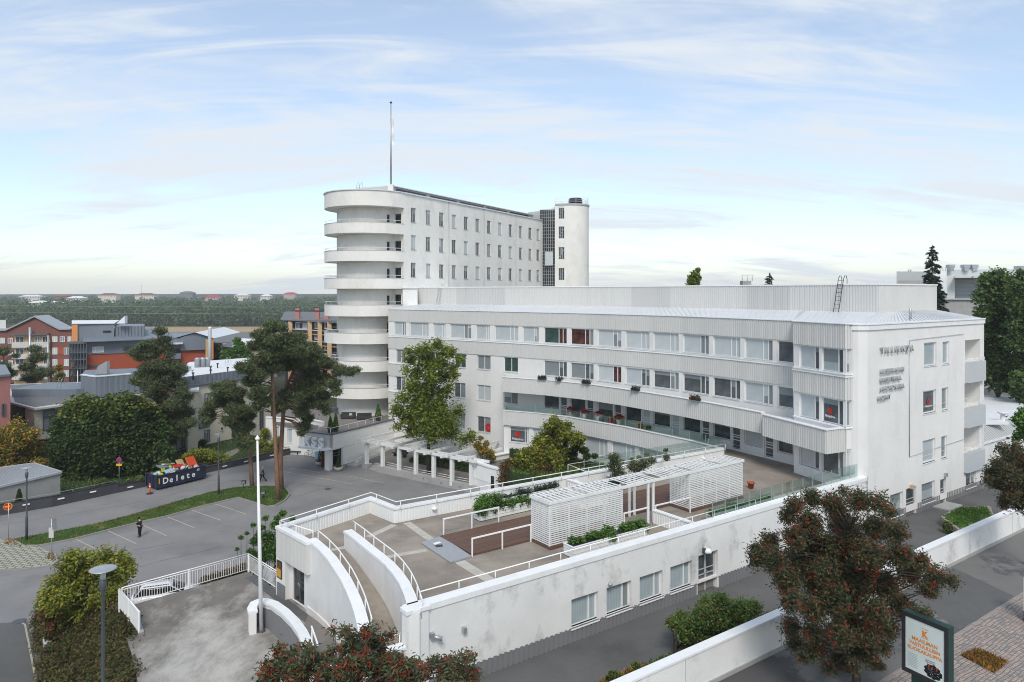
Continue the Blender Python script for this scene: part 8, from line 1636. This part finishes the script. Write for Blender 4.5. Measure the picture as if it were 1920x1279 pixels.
bush('shrub', 'dark shrub at the foot of the cream building', 'shrub', px_blobs([(380,830,6),(372,836,6)], 104, .5, 2), 1500, .3, 'leaf_maple', zb=-1)
for k, (px, py, rp) in enumerate(((245, 902, 8), (262, 898, 8), (140, 918, 8), (190, 905, 10), (310, 868, 8))): x, y = Q(px, 82); bush('shrub', ['low green shrub behind the wall left of the skip', 'low green shrub just behind the left end of the skip', 'low shrub under the left maple by the shed', 'low shrub between shed and road sign behind the wall', 'low shrub behind the middle of the skip'][k], 'shrub', px_blobs([(px, py, rp), (px + 6, py + 3, rp * .8), (px - 6, py + 3, rp * .8)], 82, .6, 2), 1500, .25, 'leaf_bush', zb=-1)
# chestnut in the courtyard
ct_ = [(820,648,11),(800,655,11),(835,660,9),(785,660,11),(765,660,7),(770,675,9),(845,663,8),(862,674,6),(800,680,16),(825,685,15),(850,690,8),(780,700,14),(810,710,16),(835,705,12),(762,695,7),(852,703,8),(775,725,15),(800,735,18),(830,738,14),(758,745,13),(785,760,20),(820,765,20),(745,770,11),(765,785,17),(800,790,22),(835,790,20),(857,772,9),(775,808,13),(810,813,17),(845,808,15),(870,825,9),(884,818,8),(748,800,6),(842,725,7)]
x, y = Q(804, 84); T = lambda px, py, d=84: (*Q(px, d), ZA(py, d))
tree('chestnut_tree', 'tall leafy chestnut growing through the courtyard pergola', 'tree', (x, y, .6), T(806, 665), .24, px_blobs(ct_, 84, 1.6, 2), 21000, .38, 'leaf_chestnut', 'bark_dark', spray=7, spread=.24, aspect=.42, shell=.35, up=.5, trunk_pts=[(x, y, .3), T(803, 850), T(807, 790), T(803, 740), T(806, 690), T(812, 655)], rag=.32, droop=.1)
tb = px_blobs([(878,825,6),(883,812,6),(822,822,4),(868,830,5),(822,820,3)], 82.6, .5, 1); C, _ = blob_points(tb, 260, .2); 
b_ = bush('rose_bush', 'sparse climbing shrub with pale blooms at the pergola end', 'shrub', px_blobs([(905,845,12),(918,850,10),(895,835,8),(912,832,7),(925,858,6),(902,822,5)], 79.5, .8, 2), 2200, .24, 'leaf_autumn', zb=.6)
gs = L4([(1075,60,36),(1130,110,42),(1010,120,34),(1220,120,34),(1060,180,50),(1160,200,50),(900,300,60),(980,260,60),(1080,300,70),(1180,280,60),(1300,250,50),(1370,270,34),(850,420,70),(740,470,70),(690,500,44),(950,420,80),(1060,440,80),(1150,400,60),(800,560,70),(900,560,80),(1000,540,70),(880,640,54),(1100,540,54)], 860, 780, 6)
x, y = Q(1022, 72.8); tree('sumac_tree', 'bushy tree with yellow and green leaves in the raised garden', 'tree', (x, y, 3.8), (*Q(1035, 72.8), 8.3), .12, px_blobs(gs, 72.8, 1.1, 2), 22000, .36, 'leaf_yellow', 'bark_dark', spray=5, spread=.22, aspect=.4, shell=.3, rag=.18)
bush('shrub', 'low dark shrubs at the right of the yellow garden tree', 'shrub', px_blobs([(1080,838,10),(1095,845,9),(1070,852,12),(1100,856,8),(1115,855,6)], 73.5, .8, 2), 5000, .22, 'leaf_maple', zb=3.9)
bush('shrub', 'low ground shrubs along the facade at the right of the raised garden', 'shrub', px_blobs([(1150,862,5),(1165,866,5),(1185,862,4),(1198,858,4),(1213,852,5)], 70, .8, 2), 2200, .2, 'leaf_bush', zb=3.9)
# right side trees
sp_ = []
T = lambda px, py, d=88: (*Q(px, d), ZA(py, d)); x, y = Q(1752, 88)
def spruce(lab, px, d, ytop, zb, rb, n, size=.5):
    x, y = Q(px, d); zt = ZA(ytop, d); t = empty('spruce_tree', lab, 'conifer', None, (x, y, zb)); mb('bark_dark').tube([(x, y, zb), (x, y, zt)], [.3, .03], 8).build('trunk', t); tiers = int((zt - zb) / .5); C = []; D = []; l = mb('bark_dark')
    for k in range(tiers):
        f = k / tiers; z = zb + 1.5 + (zt - zb - 1.5) * f; r = rb * (1 - f) ** .85 * random.uniform(.7, 1.15) + .2; nb = 10; z += random.uniform(-.25, .25)
        for j in range(nb):
            a = random.uniform(0, math.tau); z2 = z + random.uniform(-.4, .4); dr = Vector((math.cos(a), math.sin(a), random.uniform(-.42, -.15))); L_ = r * random.uniform(.7, 1.1); l.tube([(x, y, z2), Vector((x, y, z2)) + dr * L_], [.05, .01], 4, False); m = max(6, int(n * L_ * L_ / 900)); s = rng.uniform(.15, 1, m) ** .7
            C.append(np.array((x, y, z2)) + np.outer(s * L_, dr) + rng.normal(size=(m, 3)) * .13 * (1.2 - s)[:, None] * (.5 + L_ / 3)); dd = np.tile(np.array(dr), (m, 1)) + unit(m) * .6; D.append(dd)
    l.build('limbs', t); C = np.vstack(C); D = np.vstack(D); link('crown', leaves_mesh(C, size, .3, .2, 'leaf_spruce', dirs=D / np.linalg.norm(D, axis=1)[:, None]), t)
spruce('tall dark spruce behind the right end of the main roof', 1748, 88, 459, 4, 4.3, 20000)
spruce('small spruce tip above the roof box by the chimney', 1442.5, 120, 511, 6, 4.5, 9000)
tree('birch_tree', 'leafy tree top just above the roof box in the middle', 'tree', (*Q(1301, 100), 5), (*Q(1301, 100), 24), .2, px_blobs([(1308,507,5),(1303,515,7),(1296,522,7),(1308,522,7),(1300,535,12)], 100, .8, 2), 2600, .4, 'leaf_chestnut', 'bark_grey', shell=.1)
r1_ = [(1852,528,12),(1870,520,12),(1888,530,13),(1840,555,10),(1860,555,16),(1880,560,18),(1845,590,14),(1868,595,18),(1890,600,18),(1838,620,10),(1855,630,16),(1880,640,20),(1850,665,14),(1875,680,18),(1895,690,16),(1845,700,10),(1865,712,14),(1888,720,14)]
x, y = Q(1872, 84); tree('linden_tree', 'tall tree with orange tinted top at the right before the industrial building', 'tree', (x, y, 4.6), (*Q(1868, 84), 20.5), .28, px_blobs(r1_, 84, 1.8, 2), 30000, .40, 'leaf_broad', 'bark_grey', spray=4, spread=.25, aspect=.75, shell=.15, rag=.28)
r2_ = [(1905,540,12),(1918,520,12),(1925,560,20),(1908,575,14),(1925,610,25),(1910,640,18),(1925,680,25),(1912,715,16),(1925,740,20),(1945,600,30),(1950,660,30),(1940,540,20)]
x, y = Q(1922, 80); tree('linden_tree', 'tall dark green tree cut by the right edge of the picture', 'tree', (x, y, 4.6), (*Q(1924, 80), 20), .28, px_blobs(r2_, 80, 1.8, 2), 20000, .40, 'leaf_broad', 'bark_dark', spray=4, spread=.22, aspect=.75, shell=.35)
x, y = Q(1925, 47); tree('maple_tree', 'yellow green maple branch at the right edge above the rowan', 'tree', (x + .5, y, 4.7), (x + .6, y, 15), .14, px_blobs([(1911,790,10),(1918,808,9),(1907,820,6),(1925,780,14),(1935,810,16)], 47, .6, 2) , 1800, .24, 'leaf_bright', 'bark_dark', spray=3, spread=.15, aspect=.8, shell=.2, frac=(.5, .98))
# rowans with berries
def berries(parent, blobs, n, per, rad, spread):
    C, _ = blob_points(blobs, n, .75, 1.0, .1); C = clumped(C, per, spread); N = len(C); o = np.array([(1,0,0),(-1,0,0),(0,1,0),(0,-1,0),(0,0,1),(0,0,-1)], float) * rad; V = (C[:, None, :] + o[None]).reshape(-1, 3); f = np.array([(0,2,4),(2,1,4),(1,3,4),(3,0,4),(2,0,5),(1,2,5),(3,1,5),(0,3,5)]); Fc = (np.arange(N)[:, None, None] * 6 + f[None]).reshape(-1)
    me = bpy.data.meshes.new('berries'); me.vertices.add(len(V)); me.vertices.foreach_set('co', V.reshape(-1)); me.loops.add(len(Fc)); me.loops.foreach_set('vertex_index', Fc.astype(np.int32)); nf = len(Fc) // 3; me.polygons.add(nf); me.polygons.foreach_set('loop_start', np.arange(0, 3 * nf, 3, dtype=np.int32)); me.polygons.foreach_set('loop_total', np.full(nf, 3, dtype=np.int32)); me.materials.append(MATS['berry']); me.update(calc_edges=True); o_ = link('berries', me, parent); o_['kind'] = 'stuff'
rw = L4([(800,185,18),(620,230,55),(520,270,48),(740,260,64),(880,240,56),(1000,250,48),(1060,300,34),(480,330,42),(600,380,80),(800,380,90),(980,400,74),(1100,420,56),(520,450,64),(380,470,40),(310,530,46),(290,590,32),(400,580,72),(560,580,90),(760,560,100),(950,560,90),(1120,560,64),(1240,590,50),(1180,660,72),(1320,670,56),(1420,700,34),(1290,750,48),(480,700,72),(650,720,90),(850,720,96),(1030,720,88),(500,820,56),(620,860,74),(800,880,90),(980,880,80),(1130,850,56),(1200,900,46),(500,960,48),(620,1000,64),(780,1010,72),(940,1010,64),(1060,980,48),(520,1060,46),(640,1100,56),(780,1130,64),(930,1120,56),(1030,1080,32),(560,1140,24),(720,1200,32),(850,1190,32),(990,1180,30),(1260,890,32),(700,500,80),(820,470,80),(880,660,90),(690,640,80),(760,800,80),(600,480,60)], 1320, 860, 3.053)
bx, by = Q(1605, 26.4); rbl = px_blobs(rw, 26.4, 2.0, 2)
tree('rowan_tree', 'large rowan full of red berries on the pavement before the retaining wall', 'tree', (bx, by, ZS), (bx - .3, by, 13.6), .15, rbl, 98000, .13, 'leaf_rowan', 'bark_dark', spray=10, spread=.10, aspect=.36, shell=.12, rag=.16, extra=lambda t, bl: berries(t, bl, 2000, 9, .017, .05), trunk_pts=[(bx, by, ZS - .1), (bx + .05, by, 8.6), (bx - .1, by, 10), (bx - .35, by, 11.6), (bx - .1, by, 13.6)], frac=(.22, .92))
rn = L4([(780,80,24),(870,110,28),(920,160,34),(1030,100,38),(1100,80,20),(1070,170,50),(1150,170,32),(1220,130,28),(960,230,50),(850,240,34),(560,230,32),(600,290,42),(350,260,36),(400,310,50),(470,250,24),(260,400,50),(330,420,60),(450,400,70),(560,380,50),(680,330,40),(750,280,28),(700,430,70),(850,400,80),(1000,350,88),(1150,300,66),(1250,330,58),(1150,430,100),(1300,400,70),(1400,370,50),(1440,430,70),(1540,370,40),(1590,340,30),(1650,400,50),(1720,330,30),(1800,310,26),(1850,290,18),(1760,430,60),(1860,440,48),(900,500,100),(500,500,90),(1350,520,100),(1650,510,80),(250,500,60)], 440, 1160, 4.174)
rbn = px_blobs(rn, 17.2, .8, 2); bx, by = Q(640, 17.0)
tree('rowan_tree', 'top of a nearby rowan with red berry clusters at the bottom of the picture', 'tree', (bx, by, ZS), (bx, by, 11.9), .13, rbn, 19000, .13, 'leaf_rowan_near', 'bark_grey', spray=11, spread=.075, aspect=.34, shell=.2, rag=.2, extra=lambda t, bl: berries(t, bl, 620, 18, .015, .045), frac=(.4, .95))
rr3 = L4([(430,350,34),(540,350,42),(480,420,50),(400,480,50),(340,540,42),(310,590,28),(560,450,70),(480,560,78),(380,620,42),(580,620,78),(500,700,60),(440,760,34),(560,780,50),(650,500,90),(660,700,90),(440,810,20),(700,600,100)], 1780, 760, 4.264)
bx, by = Q(1938, 38.4); tree('rowan_tree', 'rowan with reddish berries cut by the right edge beside the retaining wall', 'tree', (bx, by, ZS), (bx, by, 13), .13, px_blobs(rr3, 38, 1.2, 2), 26000, .16, 'leaf_rowan', 'bark_grey', spray=8, spread=.12, aspect=.36, shell=.3, extra=lambda t, bl: berries(t, bl, 350, 8, .02, .06), frac=(.2, .92))
# yellow tree and ground cover at lower left
yt = L4([(430,530,40),(530,560,56),(620,540,48),(720,520,32),(740,560,40),(770,600,32),(400,600,40),(480,640,64),(600,640,72),(720,650,48),(340,680,48),(300,740,48),(260,790,34),(400,740,66),(500,760,74),(620,760,66),(700,740,40),(330,820,48),(450,840,66),(560,830,50),(700,800,26),(480,880,34)], 0, 880, 3.2)
bx, by = Q(162, 41.8); tree('sumac_tree', 'yellow and green leaved tree among the shrubs at the lower left', 'tree', (bx, by, 2.6), (bx, by, 6.8), .13, px_blobs(yt, 41.8, 1.2, 2), 15000, .24, 'leaf_yellow', 'bark_grey', spray=6, spread=.17, aspect=.42, shell=.35, rag=.2)
bedp = [P2(66, 1150, .3), P2(85, 1138, .4), P2(180, 1128, 2.5), P2(228, 1142, 4.2), P2(262, 1187, 4.6), P2(240, 1210, 4.6), P2(262, 1281, 4.6), P2(262, 1420, 4.6), P2(95, 1420, .3), P2(76, 1281, .3)]
bz0 = [.3, .4, 2.4, 4.1, 4.6, 4.6, 4.6, 4.6, .3, .3]
vb = mb('soil'); vb.prism(bedp, -.5, [z - .15 for z in bz0]); o = vb.build('planting_bank'); o['kind'] = 'structure'
def cover():
    q = scatter_in(bedp, 900); Ls = []
    w0, w1 = Vector(P2(66, 1160, .3)), Vector(P2(85, 1400, .3)); e0, e1 = Vector(P2(240, 1195, 4.6)), Vector(P2(262, 1400, 4.6))
    for x, y in q:
        v = Vector((x, y)); dw = abs((v - w0).cross((w1 - w0).normalized())) if False else abs((v - w0).x * (w1 - w0).normalized().y - (v - w0).y * (w1 - w0).normalized().x); de = abs((v - e0).x * (e1 - e0).normalized().y - (v - e0).y * (e1 - e0).normalized().x); f = dw / (dw + de + 1e-6); z = .3 + 4.3 * f * .97; m = 75; u = unit(m); u[:, 2] = np.abs(u[:, 2]) * .8; r = random.uniform(.35, .7); Ls.append(np.array((x, y, z - .1 + random.uniform(0, .25))) + u * r * rng.uniform(.4, 1.05, (m, 1)))
    C = np.vstack(Ls); tag(link('ground_cover', leaves_mesh(C, .17, .45, .4, 'leaf_cover')), 'brownish green shrub cover on the bank', None, None, 'stuff')
cover()
tag(mb('pot_white').prism([P2(80, 1200, 1.2), P2(98, 1196, 1.2), P2(98, 1206, 1.2), P2(82, 1214, 1.2)], .3, 1.35).build('cable_box'), 'small white box half hidden in the shrubs at the lower left', 'box')
bush('shrub', 'brown and red leaved shrub below the yellow tree', 'shrub', px_blobs([(85,1150,12),(100,1165,14),(120,1160,12),(95,1185,12),(125,1175,12)], 42.5, .6, 2), 4500, .2, 'leaf_hedge', zb=.5)
bush('buddleia', 'pale green shrub with airy shoots behind the grey bay of the terrace', 'shrub', px_blobs([(475,985,5),(498,972,6),(530,963,7),(452,1008,5),(478,1015,10),(502,1008,14),(518,1035,20),(492,1045,14),(535,1000,14),(548,972,6),(545,985,8),(463,1000,4),(445,1030,4),(470,1035,8),(490,990,7),(515,985,9),(505,1030,18),(480,1045,14),(530,1020,16),(520,972,7),(486,1002,8)], 50, 1.0, 2), 12000, .2, 'leaf_bright', zb=0, aspect=.3)
C = []
for k in range(30): px = 380 + k * 3; x, y = P2(px, 1086 - k * .95, ZR); C.append((x, y + .3, ZR - .25 + random.uniform(-.1, .1), .35))
bush('hedge', 'low red and green plants along the far plaza railing', 'hedge', C, 3000, .16, 'leaf_hedge', zb=4.0)
# shrubs beside the lane
ls = L4([(1200,750,40),(1280,720,50),(1500,580,50),(1600,560,50),(1350,800,72),(1500,700,90),(1650,680,90),(1780,650,72),(1880,620,50),(1450,850,66),(1600,820,80),(1750,780,80),(1300,860,50)], 1000, 1000, 4.571)
bush('shrub', 'large round green shrub beside the lane in front of the low wall', 'shrub', px_blobs([(a, b_ + 4, c * 1.35) for a, b_, c in ls], 34.3, 1.2, 3), 32000, .14, 'leaf_bush', rag=.25, zb=4.9)
bush('shrub', 'small dark shrub at the near end of the planting strip', 'shrub', px_blobs(L4([(690,1220,40),(650,1240,26),(720,1240,30)], 1000, 1000, 4.571), 29.0, .4, 2), 2200, .13, 'leaf_bush', zb=4.9)
bush('shrub', 'small green tuft in the middle of the planting strip', 'shrub', px_blobs(L4([(870,1130,28),(900,1140,18)], 1000, 1000, 4.571), 30.3, .3, 2), 900, .13, 'leaf_bush', zb=4.9)
# haze over the whole place
def haze():
    m = bpy.data.materials.new('haze'); m.use_nodes = True; nt = m.node_tree; nt.nodes.clear(); o = nt.nodes.new('ShaderNodeOutputMaterial'); v = nt.nodes.new('ShaderNodeVolumePrincipled'); v.inputs['Color'].default_value = (.93, .96, 1, 1); v.inputs['Density'].default_value = HAZE; v.inputs['Anisotropy'].default_value = .3; nt.links.new(v.outputs[0], o.inputs['Volume']); MATS['haze'] = m
    b = mb('haze').prism([(-1900, -300), (1900, -300), (1900, 1900), (-1900, 1900)], -20, 54).build('haze'); b['kind'] = 'stuff'; b['label'] = 'thin haze over the whole place'
HAZE = .00022
if HAZE: haze()
bpy.context.view_layer.update()
